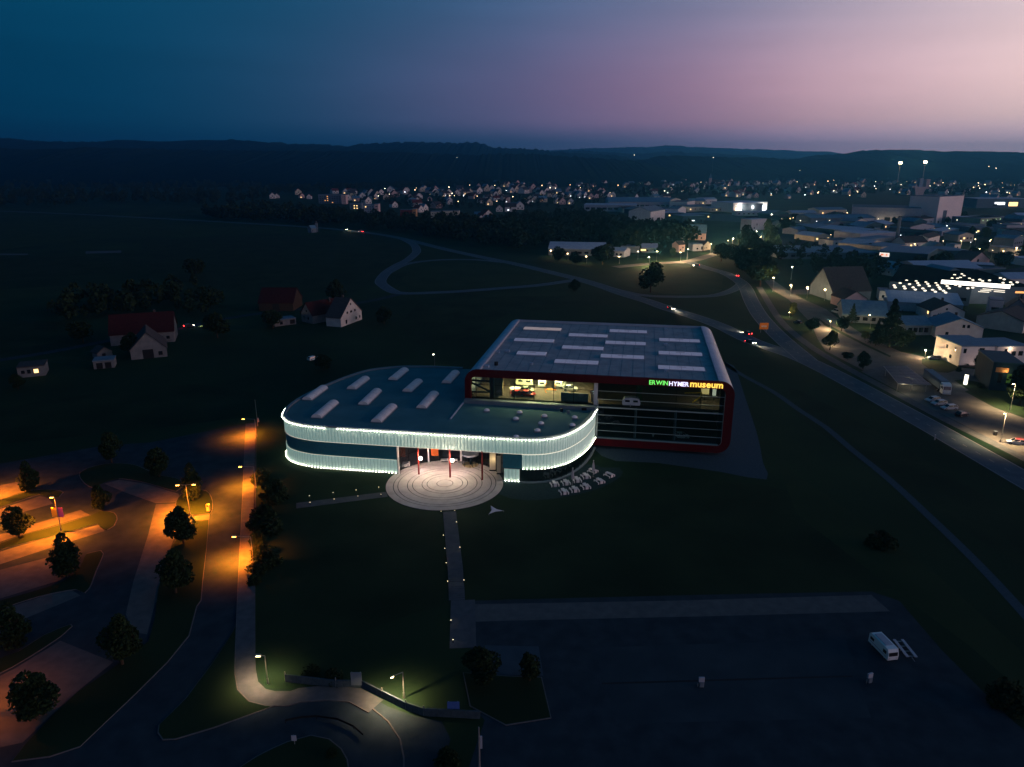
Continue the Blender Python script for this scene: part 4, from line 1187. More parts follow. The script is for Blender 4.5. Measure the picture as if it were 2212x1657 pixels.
fl_ = MB().tube((0, 0, .1), (0, 0, .14), 1.9, 1.9, 24); fl_.build('floor_disc', mat('door_mat', (.35, .28, .14), .9), t)
light('lamp_light', 'POINT', t, (0.4, -.3, 2.5), 30, (1, .8, .45), .2)
simple('panel_screen', 'tall beige panel inside the right side of the entrance', 'panel', 'N2', 1880, 560, [('face', MB().box(-.7, .7, -.05, .05, .3, 6.2), M_cream), ('foot', MB().box(-.8, .8, -.2, .2, 0, .3), M_black)])
simple('panel_screen', 'narrow tan panel inside the entrance beside the right jamb', 'panel', 'N2', 1990, 620, [('face', MB().box(-.45, .45, -.05, .05, .3, 4.6), M_cream), ('foot', MB().box(-.5, .5, -.2, .2, 0, .3), M_black)])
light('lamp_light', 'POINT', pav, (pR_.x - 2.2, pR_.y + 5, 3.2), 60, (1, .74, .4), .3)

# roof lights on the pavilion
def rooflight(cx, cy, x0, y0, x1, y1, wid):
    a, b = Q('M1', x0, y0, ZR - .2), Q('M1', x1, y1, ZR - .2)
    L = (b - a).length
    ang = math.atan2(b.y - a.y, b.x - a.x)
    cb = MB().box(0, L, -wid / 2 - .12, wid / 2 + .12, ZR - .46, ZR - .22).build('skylight', M_rim, pav)
    cb.location = (a.x, a.y, 0); cb.rotation_euler = (0, 0, ang)
    for k in range(3):
        u0, u1 = L * (k + .01) / 3, L * (k + .985) / 3
        w = MB()
        m_ = 8
        arcp = [(wid / 2 * math.cos(math.pi * i / m_), ZR - .22 + .85 * math.sin(math.pi * i / m_)) for i in range(m_ + 1)]
        w.add([(u0, y, z) for y, z in arcp] + [(u1, y, z) for y, z in arcp], [(i, m_ + 1 + i, m_ + 2 + i, i + 1) for i in range(m_)] + [tuple(range(m_ + 1)), tuple(reversed(range(m_ + 1, 2 * m_ + 2)))])
        w.build('dome_panel', mat('pavilion_polycarbonate', (0.50, 0.50, 0.52), 0.6, scale=1.0, var=0.1, emit=(0.55, 0.5, 0.6), estr=0.035), cb)  # slight emission stands in for light from inside
for (x0, y0, x1, y1) in ((392, 700, 515, 612), (715, 622, 820, 545), (1015, 555, 1105, 482), (800, 735, 905, 635), (1120, 640, 1205, 565), (1405, 578, 1475, 502), (460, 830, 590, 720), (895, 862, 1015, 748), (1225, 760, 1320, 655)):
    rooflight(0, 0, x0, y0, x1, y1, 2.6)
M_dome = mat('roof_dome_acrylic', (0.6, 0.6, 0.65), 0.4, var=0.05, emit=(0.5, 0.48, 0.62), estr=0.08)  # glow put into the acrylic, as for the skylights
for x, y in ((212, 716), (433, 729), (408, 772), (600, 753), (577, 803), (553, 851), (803, 763), (788, 815), (410, 895)):
    q = Q('M2', x, y + 6, ZR - .3)
    cb = MB().box(-.75, .75, -.75, .75, -.15, .15).build('dome_light', M_rim, pav)
    cb.location = (q.x, q.y, ZR - .3)
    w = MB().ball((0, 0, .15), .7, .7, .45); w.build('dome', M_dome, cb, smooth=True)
for i, (x, y, s) in enumerate(((690, 705, .9), (715, 722, .5), (810, 703, .7), (865, 712, .9), (760, 735, .5))):
    q = Q('M2', x, y, ZR - .3)
    pbox('roof_unit', pav, (q.x, q.y, ZR - .1), (s * 1.4, s, .7), M_black if i % 2 else M_greyw)
# step in the roof: raised kerb lines and the ledge under the gallery window
a, b = Q('M1', 1435, 830, ZR), Q('M1', 1530, 712, ZR)
MB().tube((a.x, a.y, ZR - .4), (b.x, b.y, ZR - .4), .22, .22, 6).build('roof_kerb', M_roofl, pav)
q0, q1 = FG('M2', 60, 660, -1.0), FG('M2', 945, 690, -1.0)
le = MB()
v0, v1, v2, v3 = hw(.2, -1.6), hw(xs_mid, -1.6), hw(xs_mid, -.05), hw(.2, -.05)
le.prism([(v.x, v.y) for v in (v0, v1, v2, v3)], ZR - .45, ZR + .55)
le.build('roof_ledge', M_rim, pav)

# ------------------------------------------------------------------ terrace furniture
M_slab = mat('white_terrace_laminate', (0.62, 0.58, 0.58), 0.6, var=0.06)
def slab_table(name, label, cat, loc, rz, L, W_, h, group):
    t = thing(name, label, cat, loc, rz, group)
    MB().box(-W_ / 2, W_ / 2, -L / 2, L / 2, h - .07, h).build('top', M_slab, t)
    for s in (-1, 1):
        y = s * (L / 2 - .035)
        MB().box(-W_ / 2, W_ / 2, y - .035, y + .035, 0, h - .07).build('end_panel', M_slab, t)
    return t
sets = [((378, 800), (440, 770), 'front left of the inner row'), ((640, 765), (715, 735), 'inner row second from left'), ((930, 700), (985, 670), 'inner row at the first parasol'), ((1115, 620), (1195, 580), 'inner row fourth from left'), ((1300, 490), (1370, 455), 'inner row at the far parasol'),
        ((570, 995), (665, 960), 'outer row leftmost'), ((835, 940), (925, 905), 'outer row second from left'), ((1120, 870), (1195, 830), 'outer row third from left'), ((1475, 745), (1535, 700), 'outer row fourth from left'), ((1720, 600), (1770, 550), 'outer row farthest right')]
dirs = [(-55, 95), (-60, 85), (-55, 85), (-70, 75), (-105, 35), (-60, 85), (-65, 90), (-70, 75), (-85, 60), (-100, 45)]
for i, ((bx, by), (tx, ty), where) in enumerate(sets):
    tp = Q('N1', tx, ty + 20)
    dx, dy = dirs[i]
    a, b = Q('N1', tx, ty), Q('N1', tx - dx, ty + dy)
    rz = math.atan2(b.y - a.y, b.x - a.x) + math.pi / 2
    slab_table('terrace_table', 'white slab table on the terrace, ' + where, 'table', tp + Vector((0, 0, .04)), rz, 1.95, .72, .75, 'white tables on the cafe terrace')
    for s, side_ in ((-1, 'left'), (1, 'right')):
        o = Vector((math.cos(rz), math.sin(rz), 0)) * s * .82
        slab_table('terrace_bench', f'white slab bench {side_} of the table, {where}', 'bench', tp + o + Vector((0, 0, .04)), rz, 1.95, .26, .45, 'white benches on the cafe terrace')
M_cloth = mat('furled_parasol_cloth', (0.36, 0.34, 0.38), 0.9, var=0.1)
for (x, y, top, lab) in ((878, 795, 355, 'furled grey parasol nearest the camera on the terrace'), (1378, 605, 175, 'furled wide grey parasol beside the pavilion corner')):
    b = Q('N1', x, y)
    hgt = 4.2
    t = thing('parasol', lab, 'parasol', b)
    MB().tube((0, 0, 0), (0, 0, hgt), .045, .04, 8).build('pole', M_steel, t)
    w = MB()
    prof_ = [(.08, 1.4), (.28, 1.7), (.33, 2.3), (.24, 3.1), (.12, 3.8), (.05, 4.15)]
    loft(w, [[(r * (1 + .18 * (k % 2)) * math.cos(2 * math.pi * k / 12), r * (1 + .18 * (k % 2)) * math.sin(2 * math.pi * k / 12), z) for k in range(12)] for r, z in prof_])
    w.build('furled_canopy', M_cloth, t)
    MB().ball((0, 0, hgt + .05), .12).build('finial', M_white, t)
    MB().tube((0, 0, .03), (0, 0, .14), .5, .45, 12).build('base', M_black, t)
# sun sail on the lawn
t = thing('sun_sail', 'small white three pointed sun sail on the lawn below the plaza', 'canopy', Q('M5', 1000, 725))
e = [Q('M5', 957, 735, .25) - t.location, Q('M5', 975, 662, .9) - t.location, Q('M5', 1087, 707, .25) - t.location]
cn = sum(e, Vector()) / 3
w = MB()
ring = []
for k in range(3):
    a, b = e[k], e[(k + 1) % 3]
    for j in range(6):
        f_ = j / 6
        p = a.lerp(b, f_)
        ring.append(p.lerp(cn, .36 * math.sin(math.pi * f_)))
w.add([cn + Vector((0, 0, .15))] + ring, [(0, 1 + i, 1 + (i + 1) % 18) for i in range(18)])
w.build('cloth', mat('sail_cloth', (0.6, 0.6, 0.63), 0.9), t)
for p in e:
    MB().tube((p.x, p.y, 0), (p.x, p.y, p.z + .1), .05, .04, 6).build('post', M_steel, t)
# ------------------------------------------------------------------ lamps
M_lw = glow('lamp_white', (1.0, 0.90, 0.66), 45.0)
M_lo = glow('lamp_sodium', (1.0, 0.42, 0.05), 40.0)
M_ly = glow('lamp_yellow', (1.0, 0.74, 0.32), 45.0)
M_lc = glow('lamp_cool', (0.86, 0.94, 1.0), 45.0)
M_loff = mat('lamp_unlit', (0.35, 0.36, 0.42), 0.4)
COLR = {'w': ((1.0, .86, .58), M_lw), 'o': ((1.0, .19, .006), M_lo), 'y': ((1.0, .66, .33), M_ly), 'c': ((.85, .93, 1.0), M_lc)}
M_glare = {k: glow('glare_ball_' + k, v[0], 7.0) for k, v in COLR.items()}
def lamp(label, base, h, tone, power, arm=.9, adir=math.pi, head=.28, group=None, double=False, spot=None, glare_ball=0.0, lightdrop=.25, name='street_lamp'):
    t = thing(name, label, 'lamp', base, 0, group)
    rgb, m = COLR[tone]
    MB().tube((0, 0, 0), (0, 0, h), .085, .055, 8).tube((0, 0, 0), (0, 0, .9), .13, .13, 8).build('post', M_steel, t)
    for d in ([adir, adir + math.pi] if double else [adir]):
        c, s = math.cos(d), math.sin(d)
        MB().tube((0, 0, h), (arm * c, arm * s, h + .12), .045, .04, 6).build('arm', M_steel, t)
        pc = (arm * c, arm * s, h + .16)
        a = MB().obox((pc[0], pc[1], h + .06), head * 2.6, head * 1.1, head * .55, d).build('lamp_head', M_steel, t)
        b = MB().obox((pc[0], pc[1], h - .03), head * 2.2, head * .9, .07, d).build('lens', m, t)
        if power:
            if spot:
                light('lamp_light', 'SPOT', t, (pc[0], pc[1], h - lightdrop), power / (2 if double else 1), rgb, .12, target=(pc[0], pc[1], 0), spot=spot, blend=1.0)
            else:
                light('lamp_light', 'POINT', t, (pc[0], pc[1], h - lightdrop), power / (2 if double else 1), rgb, .12)
        if glare_ball:
            MB().ball((pc[0], pc[1], h - .1), glare_ball, glare_ball, glare_ball * .8, 10, 6).build('glare_ball', M_glare[tone], t)  # oversized glowing ball stands in for the lamp's glare
    return t
def by_head(k, x, y, h):
    p = Q(k, x, y, h)
    return Vector((p.x, p.y, 0))
lamp('sodium lamp at the top end of the orange lit street', by_head('Z8', 2025, 115, 5), 5, 'o', 28000, 3.0, spot=150)
lamp('sodium lamp beside the hedge, second along the orange lit street', by_head('Z8', 2018, 495, 5), 5, 'o', 28000, 3.0, spot=150)
lamp('sodium lamp in the hedge, lowest along the orange lit street', by_head('Z8', 1992, 1050, 5), 5, 'o', 34000, 3.0, spot=150)
lamp('twin armed lamp on the grass island beside the dense tree', Q('Z8', 1512, 885), 7, 'o', 85000, 1.6, 0.1, double=True, spot=155)
lb_ = lamp('tall parking lamp carrying a yellow and a pink banner', Q('Z8', 488, 1012), 7.5, 'o', 62000, .5, spot=160)
M_by = mat('yellow_banner', (0.62, 0.42, 0.05), 0.8); M_bp = mat('pink_banner', (0.55, 0.12, 0.35), 0.8)
MB().box(-1.1, -.1, -.03, .03, 3.3, 5.3).build('banner_cloth', M_by, lb_)
MB().box(.1, 1.1, -.03, .03, 3.3, 5.3).build('banner_cloth', M_bp, lb_)
lamp('parking lamp at the left edge of the upper parking rows', Q('Z8', -70, 760), 7.5, 'o', 46000, .5, spot=160)
lamp('parking lamp at the left edge between the parking rows', Q('Z8', -120, 1010), 7.5, 'o', 46000, .5, spot=160)
lamp('sodium lamp far down the parking rows at the left edge', Q('Z9', -160, 1050), 7.5, 'o', 5000, .5, spot=160)
lamp('white lamp on the lawn inside the bend of the pavement', Q('B3', 272, 345), 4.6, 'y', 4200, .9, spot=140)
lamp('slim lit lamp beside the looping road near the picture bottom', Q('B3', 1187, 442), 4.2, 'y', 6000, 1.6, -2.5, head=.18, spot=150)
lamp('small lit lamp behind the pavilion roof', Q('M1', 1323, 470), 5, 'w', 160, .3, head=.2)
lamp('lamp nearest the dark blue building, right of the truck', Q('E8', 1635, 1065), 8, 'y', 22000, .6, spot=140)
lamp('slim lamp on the forecourt right of the waste bin', Q('E8', 1505, 1490), 8, 'y', 22000, .4, head=.22, spot=140)
lamp('short lamp behind the silver car on the verge', Q('E8', 515, 388), 3.2, 'y', 5000, .3, head=.2)
lamp('slim lamp in the middle of the lit street above the round tree', Q('Z4', 733, 492), 4, 'y', 9000, .3, head=.2)
for i_, (k_, x_, y_) in enumerate((('C6', 1440, 1112), ('C6', 1690, 1092), ('C6', 1880, 1042), ('C6', 2060, 992), ('C1', 1740, 770))):  # row of lamps added to brighten the road
    lamp(('first', 'second', 'third', 'fourth', 'last')[i_] + ' added lamp from the left brightening the lit road', Q(k_, x_, y_), 8, 'y', 15000, 1.2, -math.pi / 2, head=.4, glare_ball=.3, lightdrop=.7)
lamp('low added lamp beside the yellow lit young tree', Q('Z4', 425, 395), 2.4, 'y', 900, .3, head=.15)  # small lamp added to light the young tree
lamp('low garden lamp behind the round green tree', Q('Z4', 770, 615), 3.0, 'y', 1500, .3, head=.15)
lamp('lamp in front of the low blue roofed building', Q('Z4', 1040, 480), 6, 'y', 1600, 1.0)
# (frame, x of light, y of light, height, tone, power, label)
far = [('R2', 70, 880, 6, 'y', 2600, 'bright street lamp, left of three beside the dark barn'), ('R2', 222, 900, 6, 'y', 2600, 'bright street lamp, middle of three beside the dark barn'), ('R2', 385, 920, 6, 'y', 600, 'bright street lamp, right of three beside the dark barn'),
       ('R2', 357, 818, 7, 'y', 500, 'small lamp above the three bright street lamps'), ('R2', 78, 710, 8, 'w', 400, 'small lamp in the trees below the flat hall'), ('R2', 1210, 500, 6, 'y', 1800, 'yard lamp by the dark house below the tall stack'),
       ('R2', 1600, 690, 6, 'w', 2600, 'bright yard lamp left of the pink house'), ('R2', 2150, 535, 7, 'y', 2600, 'bright lamp at the right edge above the factory roof'), ('R2', 585, 212, 7, 'y', 3000, 'bright lamp at the left end of the long purple hall'),
       ('R2', 1810, 545, 6, 'y', 1500, 'lamp over the lit yard right of the dark roofs'), ('R2', 2030, 565, 6, 'y', 1500, 'lamp over the pale lit wall near the right edge'), ('R2', 1640, 470, 7, 'y', 900, 'left lamp of the orange lit tree yard'), ('R2', 1770, 455, 7, 'y', 1200, 'middle lamp of the orange lit tree yard'), ('R2', 1905, 470, 7, 'y', 1200, 'right lamp of the orange lit tree yard'),
       ('R2', 970, 965, 5, 'w', 700, 'small white lamp on the corner of the ribbed factory roof'), ('C1', 1885, 548, 9, 'w', 5000, 'very bright mast lamp right of the lit supermarket'), ('C1', 1975, 585, 7, 'w', 3000, 'bright lamp below the mast lamp at the junction'), ('C1', 1090, 478, 9, 'w', 7000, 'very bright floodlight on the pale factory wall'),
       ('C1', 102, 890, 5, 'y', 900, 'middle lamp of three along the sports hall'), ('C1', 265, 915, 5, 'y', 900, 'right lamp of three along the sports hall'), ('D', 1191, 541, 5, 'y', 900, 'left lamp of three along the sports hall'), ('C1', 552, 918, 5, 'y', 300, 'small lamp beside the dark tree right of the sports hall'),
       ('C1', 715, 870, 6, 'w', 500, 'small white lamp behind the trees of the lit road'), ('C1', 815, 920, 7, 'y', 20000, 'lamp at the left end of the lit road'), ('C1', 1090, 880, 7, 'y', 20000, 'lamp before the blue roofed house on the lit road'), ('C1', 1635, 735, 9, 'y', 36000, 'tall lamp where the lit road enters the trees'), ('C1', 1505, 775, 7, 'y', 20000, 'low lamp left of the trees on the lit road'), ('C1', 1790, 745, 9, 'y', 36000, 'tall lamp on the far stretch of the lit road'),
       ('Z4', 310, 90, 8, 'y', 9000, 'lamp at the narrow top end of the lit street')]
for (k, x, y, h, tone, pw_, lab) in far:
    lamp(lab, by_head(k, x, y, h), h, tone, pw_, .4, head=.42, lightdrop=.75, glare_ball=(.85 if 'very bright' in lab else .62 if 'bright' in lab or 'sports' in lab else .36) if pw_ >= 500 else .22)
# low bollard lights along the two garden paths
bol_top = MB().tube((0, 0, .62), (0, 0, .74), .05, .05, 8).mesh('lens', glow('bollard_lamp', (1.0, .80, .42), 5.0))
bol_post = MB().tube((0, 0, 0), (0, 0, .62), .07, .07, 8).mesh('post', M_black)
bol_cap = MB().tube((0, 0, .74), (0, 0, .80), .09, .07, 8).mesh('cap', M_black)
def bollard(k, x, y, label, power=6):
    t = thing('bollard_light', label, 'bollard light', Q(k, x, y + 6), 0, 'bollard lights along the garden paths')
    inst('post', bol_post, t); inst('lens', bol_top, t); inst('cap', bol_cap, t)
    light('lamp_light', 'POINT', t, (0, 0, .92), power, (1, .74, .42), .05)
names = ['first', 'second', 'third', 'fourth']
for i, (x, y) in enumerate(((597, 124), (769, 101), (937, 81), (1102, 61))):
    bollard('B2', x, y, f'{names[i]} bollard light from the left on the far side of the plaza side path')
for i, (x, y) in enumerate(((602, 172), (777, 148), (950, 126), (1118, 114))):
    bollard('B2', x, y, f'{names[i]} bollard light from the left on the near side of the plaza side path', 4 if i in (1, 2) else 1)
for (x, y, lab) in ((1556, 237, 'left of the main path where it leaves the plaza'), (1655, 232, 'right of the main path where it leaves the plaza'), (1668, 316, 'on the right of the main path just below the plaza'), (1573, 413, 'on the left of the main path, upper of three'), (1583, 510, 'on the left of the main path, middle of three'), (1693, 501, 'on the right of the main path halfway down'),
                    (1593, 616, 'on the left of the main path, lower of three'), (1604, 750, 'on the left of the landing between the steps'), (1722, 742, 'on the right of the landing between the steps'), (1628, 1036, 'on the left of the lower square, upper one'), (1643, 1178, 'on the left of the lower square, bottom corner')):
    bollard('B2', x, y, 'bollard light ' + lab, 5)

# ------------------------------------------------------------------ trees
def crown_mesh(name, m, seed, h, r, n, kind, leaf):
    R = np.random.default_rng(seed)
    vs, fs = [], []
    if kind == 'conifer':
        t = R.random(n) ** .75
        rad = r * (1 - t) * (0.72 + .28 * np.sin(t * 40)) * (.55 + .45 * R.random(n)) + .1
        a = R.random(n) * 2 * np.pi
        C = np.stack([rad * np.cos(a), rad * np.sin(a), .08 * h + t * .92 * h], 1)
    else:
        nb = 14
        bc = R.normal(0, 1, (nb, 3)); bc /= np.linalg.norm(bc, axis=1)[:, None]
        bc *= (R.random(nb) ** .5)[:, None] * np.array([.55 * r, .55 * r, .36 * h])
        bc[:, 2] += .52 * h
        br = (.20 + .30 * R.random(nb)) * r
        bc[0] = (0, 0, .46 * h); br[0] = .70 * r
        if kind == 'round':
            bc[:, :2] *= .8
        if kind == 'bush':
            bc[:, 2] = np.abs(R.normal(.35, .18, nb)) * h
        k = R.integers(0, nb, n)
        d = R.normal(0, 1, (n, 3)); d /= np.linalg.norm(d, axis=1)[:, None]
        C = bc[k] + d * (br[k] * (.55 + .5 * R.random(n) ** .4))[:, None] * np.array([1, 1, .95 if kind != 'bush' else .7])
        tp = np.clip((C[:, 2] - .55 * h) / (.5 * h), 0, 1)
        C[:, :2] *= (1 - (.62 if kind == 'oval' else .30) * tp)[:, None]
        C[:, 2] = np.maximum(C[:, 2], (.07 + .06 * R.random(n)) * h if kind != 'bush' else .05)
    U = R.normal(0, 1, (n, 3)); U /= np.linalg.norm(U, axis=1)[:, None]
    V = np.cross(U, R.normal(0, 1, (n, 3))); V /= np.linalg.norm(V, axis=1)[:, None]
    s = leaf * (.6 + .8 * R.random(n))[:, None]
    Vt = np.concatenate([C - U * s, C + V * s * .6, C + U * s, C - V * s * .6], 1).reshape(-1, 3)
    Fc = np.arange(n * 4).reshape(-1, 4)
    me = bpy.data.meshes.new(name)
    me.from_pydata(Vt.tolist(), [], Fc.tolist())
    me.materials.append(m)
    return me
def trunk_mesh(seed, h, r):
    R = random.Random(seed)
    mb = MB().tube((0, 0, 0), (0, 0, .3 * h), .045 * h * .55, .03 * h * .55, 8).tube((0, 0, .3 * h), (.1, .05, .75 * h), .03 * h * .55, .012 * h * .4, 6)
    for k in range(6):
        a = R.random() * 6.28
        z = (.28 + .06 * k) * h
        mb.tube((0, 0, z), (math.cos(a) * r * .6, math.sin(a) * r * .6, z + .22 * h), .012 * h, .005 * h, 5)
    return mb.mesh('trunk', M_trunk)
TREE = {}
for kind, m in (('oval', M_leaf), ('round', M_leaf), ('conifer', M_need), ('bush', M_leaf), ('lit', M_leaf_lit)):
    for v in range(3):
        kk = 'round' if kind == 'lit' else kind
        h, r = (8.0, 3.3) if kk in ('oval', 'round') else ((12.0, 3.4) if kk == 'conifer' else (3.0, 2.2))
        TREE[kind, v] = (crown_mesh('crown', m, 11 * v + len(kind), h, r, 3400 if kk != 'bush' else 1500, kk, .27 if kk != 'bush' else .22), trunk_mesh(v, h, r), h, r)
_tc = [0]
def tree(label, base, h, kind='oval', wide=1.0, group=None, name=None):
    v = _tc[0] % 3
    _tc[0] += 1
    cm, tm, h0, r0 = TREE[kind, v]
    nm = name or ('shrub' if kind == 'bush' else 'conifer' if kind == 'conifer' else 'broadleaf_tree')
    t = thing(nm, label, 'shrub' if kind == 'bush' else 'tree', base, random.random() * 6.28, group)
    s = h / h0 * 1.12
    wide *= 1.15
    inst('crown', cm, t, scale=(s * wide, s * wide, s)); inst('trunk', tm, t, scale=(s, s, s))
    return t
for (k, x, y, h, kind, wd, lab) in (
        ('Z8', 245, 690, 7.0, 'oval', .95, 'rounded tree on the top left parking island'), ('Z8', 152, 1060, 7.2, 'oval', .95, 'bushy tree left of the bannered parking lamp'), ('Z8', 820, 842, 6.4, 'oval', .85, 'small dark tree at the tip of the middle parking island'),
        ('Z8', 535, 1365, 8.0, 'oval', 1.0, 'pointed tree on the lower left parking island'), ('Z8', 1268, 575, 8.0, 'oval', .95, 'dark tree on the upper curved island right of the faint tree'), ('Z8', 890, 462, 8.5, 'oval', .8, 'faint tall tree at the top edge of the parking'), ('Z8', 1535, 765, 8.4, 'oval', .8, 'slim dark tree behind the twin armed lamp'),
        ('Z8', 1462, 1108, 8.6, 'round', 1.0, 'dense tree silhouetted against the orange paving'), ('Z8', 1400, 1500, 9.0, 'oval', .9, 'dark tree on the long island below the dense tree'), ('Z9', 135, 520, 7.4, 'oval', .95, 'dark tree at the left edge in the lower rows'), ('Z9', 295, 1095, 7.6, 'oval', 1.05, 'largest tree at the bottom left corner'),
        ('Z9', 975, 662, 9.0, 'oval', .85, 'dark tree at the lower end of the paler bays'), ('D', 1405, 632, 17, 'round', 1.1, 'large round tree standing alone beside the striped field'),
        ('Z4', 450, 385, 6.0, 'lit', .85, 'yellow lit young tree beside the cycle path'), ('Z4', 733, 645, 7.5, 'lit', 1.0, 'round green tree lit from behind on the street'), ('Z4', 590, 505, 6.5, 'round', 1.2, 'dark tree between the two lit young trees'), ('Z4', 985, 790, 6.5, 'round', 1.0, 'dark rounded tree beside the solar roof'), ('Z4', 870, 720, 3.4, 'round', 1.5, 'low dark tree left of the rounded one by the solar roof'),
        ('Z4', 1180, 625, 17, 'conifer', 1.2, 'tall black conifer in front of the blue roofed building'), ('Z4', 1080, 610, 9, 'conifer', 1.2, 'shorter black conifer left of the tall one'), ('Z4', 1290, 620, 8, 'round', 1.2, 'dark tree right of the tall conifer'), ('Z4', 900, 440, 8, 'conifer', 1.0, 'conifer above the low blue roof'), ('Z4', 1000, 570, 3.5, 'lit', 1.2, 'low lit tree on the verge by the lamp'),
        ('Z4', 820, 500, 7, 'round', 1.1, 'dark tree behind the parked silver van'), ('Z4', 1540, 480, 7, 'round', 1.0, 'dark tree left of the white gabled house'), ('E8', 1760, 1000, 13, 'round', .9, 'tall dark tree at the right edge by the lamp'),
        ('C1', 1650, 850, 19, 'oval', .9, 'tall tree left of the lit road bend'), ('C1', 1730, 900, 17, 'round', 1.1, 'first dark tree right of the lit road bend'), ('C1', 1850, 800, 20, 'oval', .8, 'narrow tall tree at the far road lamps'), ('C1', 1560, 990, 16, 'round', 1.2, 'dark tree above the red lit car'), ('C1', 1640, 1050, 17, 'round', 1.2, 'second dark tree by the red lit car'),
        ('C1', 1720, 1120, 17, 'round', 1.2, 'third dark tree by the red lit car'), ('C1', 1780, 1180, 18, 'round', 1.2, 'nearest dark tree beside the cycle path top'), ('C1', 1440, 960, 14, 'round', 1.2, 'dark tree below the lit road'), ('C1', 1820, 980, 16, 'round', 1.1, 'dark tree at the top of the lit street'),
        ('C1', 400, 990, 16, 'round', 1.3, 'dark tree right of the sports hall'), ('C1', 20, 960, 11, 'round', 1.2, 'dark tree in front of the sports hall lamps'), ('C1', 170, 985, 9, 'round', 1.3, 'low dark tree between the sports hall lamps'), ('C1', 1010, 920, 8, 'round', .9, 'tree before the pink lit walls by the lit road'), ('C1', 900, 900, 8, 'round', .9, 'tree at the left of the pink lit walls'), ('C1', 1740, 680, 9, 'round', .8, 'left tree before the pale cottage wall'), ('C1', 1790, 670, 9, 'round', .8, 'right tree before the pale cottage wall'),
        ('R2', 1510, 320, 9, 'round', .9, 'left tree at the foot of the tall pale warehouse'), ('R2', 1585, 320, 8, 'round', .9, 'right tree at the foot of the tall pale warehouse'), ('R2', 1440, 760, 15, 'round', 1.2, 'large dark tree right of the sign building'), ('R2', 1230, 760, 11, 'round', 1.2, 'dark tree in front of the sign building'), ('R2', 330, 780, 11, 'round', 1.3, 'broad dark tree below the flat hall'), ('R2', 560, 790, 10, 'round', 1.3, 'dark tree below the lit sign'), ('R2', 1740, 740, 6, 'round', .9, 'small tree before the pink house'), ('R2', 1850, 455, 10, 'lit', 1.3, 'orange lit tree in the yard behind the factory'), ('R2', 2010, 740, 14, 'round', 1.0, 'dark tree right of the pink house'),
        ('R2', 830, 480, 7, 'round', 1.3, 'dark tree before the teal fronted works'), ('D', 728, 655, 12, 'round', 1.1, 'dark tree behind the white gabled farmhouse'), ('D', 590, 710, 9, 'round', 1.2, 'dark tree between the barn and the farm houses'), ('D', 470, 730, 11, 'round', 1.3, 'dark tree right of the red roofed farm'), ('D', 290, 770, 9, 'round', 1.2, 'dark tree before the red roofed farm'), ('D', 180, 740, 10, 'round', 1.2, 'dark tree left of the red roofed farm'), ('D', 830, 700, 8, 'round', 1.2, 'dark tree right of the white gabled farmhouse'), ('D', 40, 840, 5, 'round', 1.2, 'tree before the cottage with the lit window'),
        ('D', 420, 600, 13, 'round', 1.2, 'dark tree in the meadow above the farm'), ('D', 700, 800, 6, 'round', 1.3, 'dark tree beside the parked pale car'), ('B3', 2030, 330, 4.5, 'oval', .9, 'small dark tree on the corner of the unlit car park island'), ('B3', 1720, 330, 5.5, 'oval', 1.1, 'broad dark tree on the unlit car park island'),
        ('E8', 950, 430, 3.2, 'oval', .8, 'small espalier tree at the left of the white house wall'), ('E8', 1185, 495, 4.4, 'oval', .7, 'left trained tree against the white house wall'), ('E8', 1330, 495, 4.6, 'oval', .8, 'right trained tree against the white house wall'), ('E8', 880, 400, 3.6, 'conifer', .8, 'thin conifer at the corner of the white house'), ('D', 1240, 630, 7, 'round', 1.3, 'dark tree on the road junction')):
    tree(lab, Q(k, x, y), h * (.88 if k in ('Z8', 'Z9') else 1.0), kind, wd)
for i, (k, x, y, h, lab) in enumerate((('Z8', 2085, 620, 4.5, 'ragged shrub by the upper fence lit orange'), ('Z8', 2190, 760, 6.5, 'tall dark shrub behind the fence top'), ('Z8', 2085, 905, 5.0, 'dark shrub on the fence above the path'), ('Z8', 2050, 1000, 4.0, 'shrub just above the lowest sodium lamp'), ('Z8', 2055, 1110, 3.6, 'shrub wrapped round the lowest sodium lamp'), ('Z8', 2060, 1200, 3.6, 'shrub just below the lowest sodium lamp'), ('Z8', 2050, 1330, 3.4, 'shrub on the fence near its lower end'), ('Z8', 2020, 1425, 2.6, 'last small shrub at the fence end'), ('Z8', 2160, 1010, 5.0, 'dark shrub behind the fence lamp'), ('Z8', 2150, 1270, 4.4, 'dark shrub behind the lower fence'),
                                          ('B3', 1480, 900, 3.6, 'dark shrub at the bottom edge beside the pale pole'), ('B3', 720, 330, 3.0, 'dark shrub behind the low wall, left'), ('B3', 560, 300, 2.6, 'dark shrub near the white lamp'), ('B3', 700, 830, 1.6, 'pale shrub on the round road island'), ('D', 1900, 1180, 5.0, 'low dark shrub mass on the right meadow'), ('E8', 1050, 490, 2.2, 'small bush at the foot of the white house'), ('E8', 960, 560, 2.2, 'clipped bush before the white house'), ('E8', 1250, 770, 2.6, 'bush on the verge right of the lit column'), ('B4', 2140, 640, 5, 'dark shrub at the corner of the unlit car park'))):
    tree(lab, Q(k, x, y), h * .72, 'bush', .95)

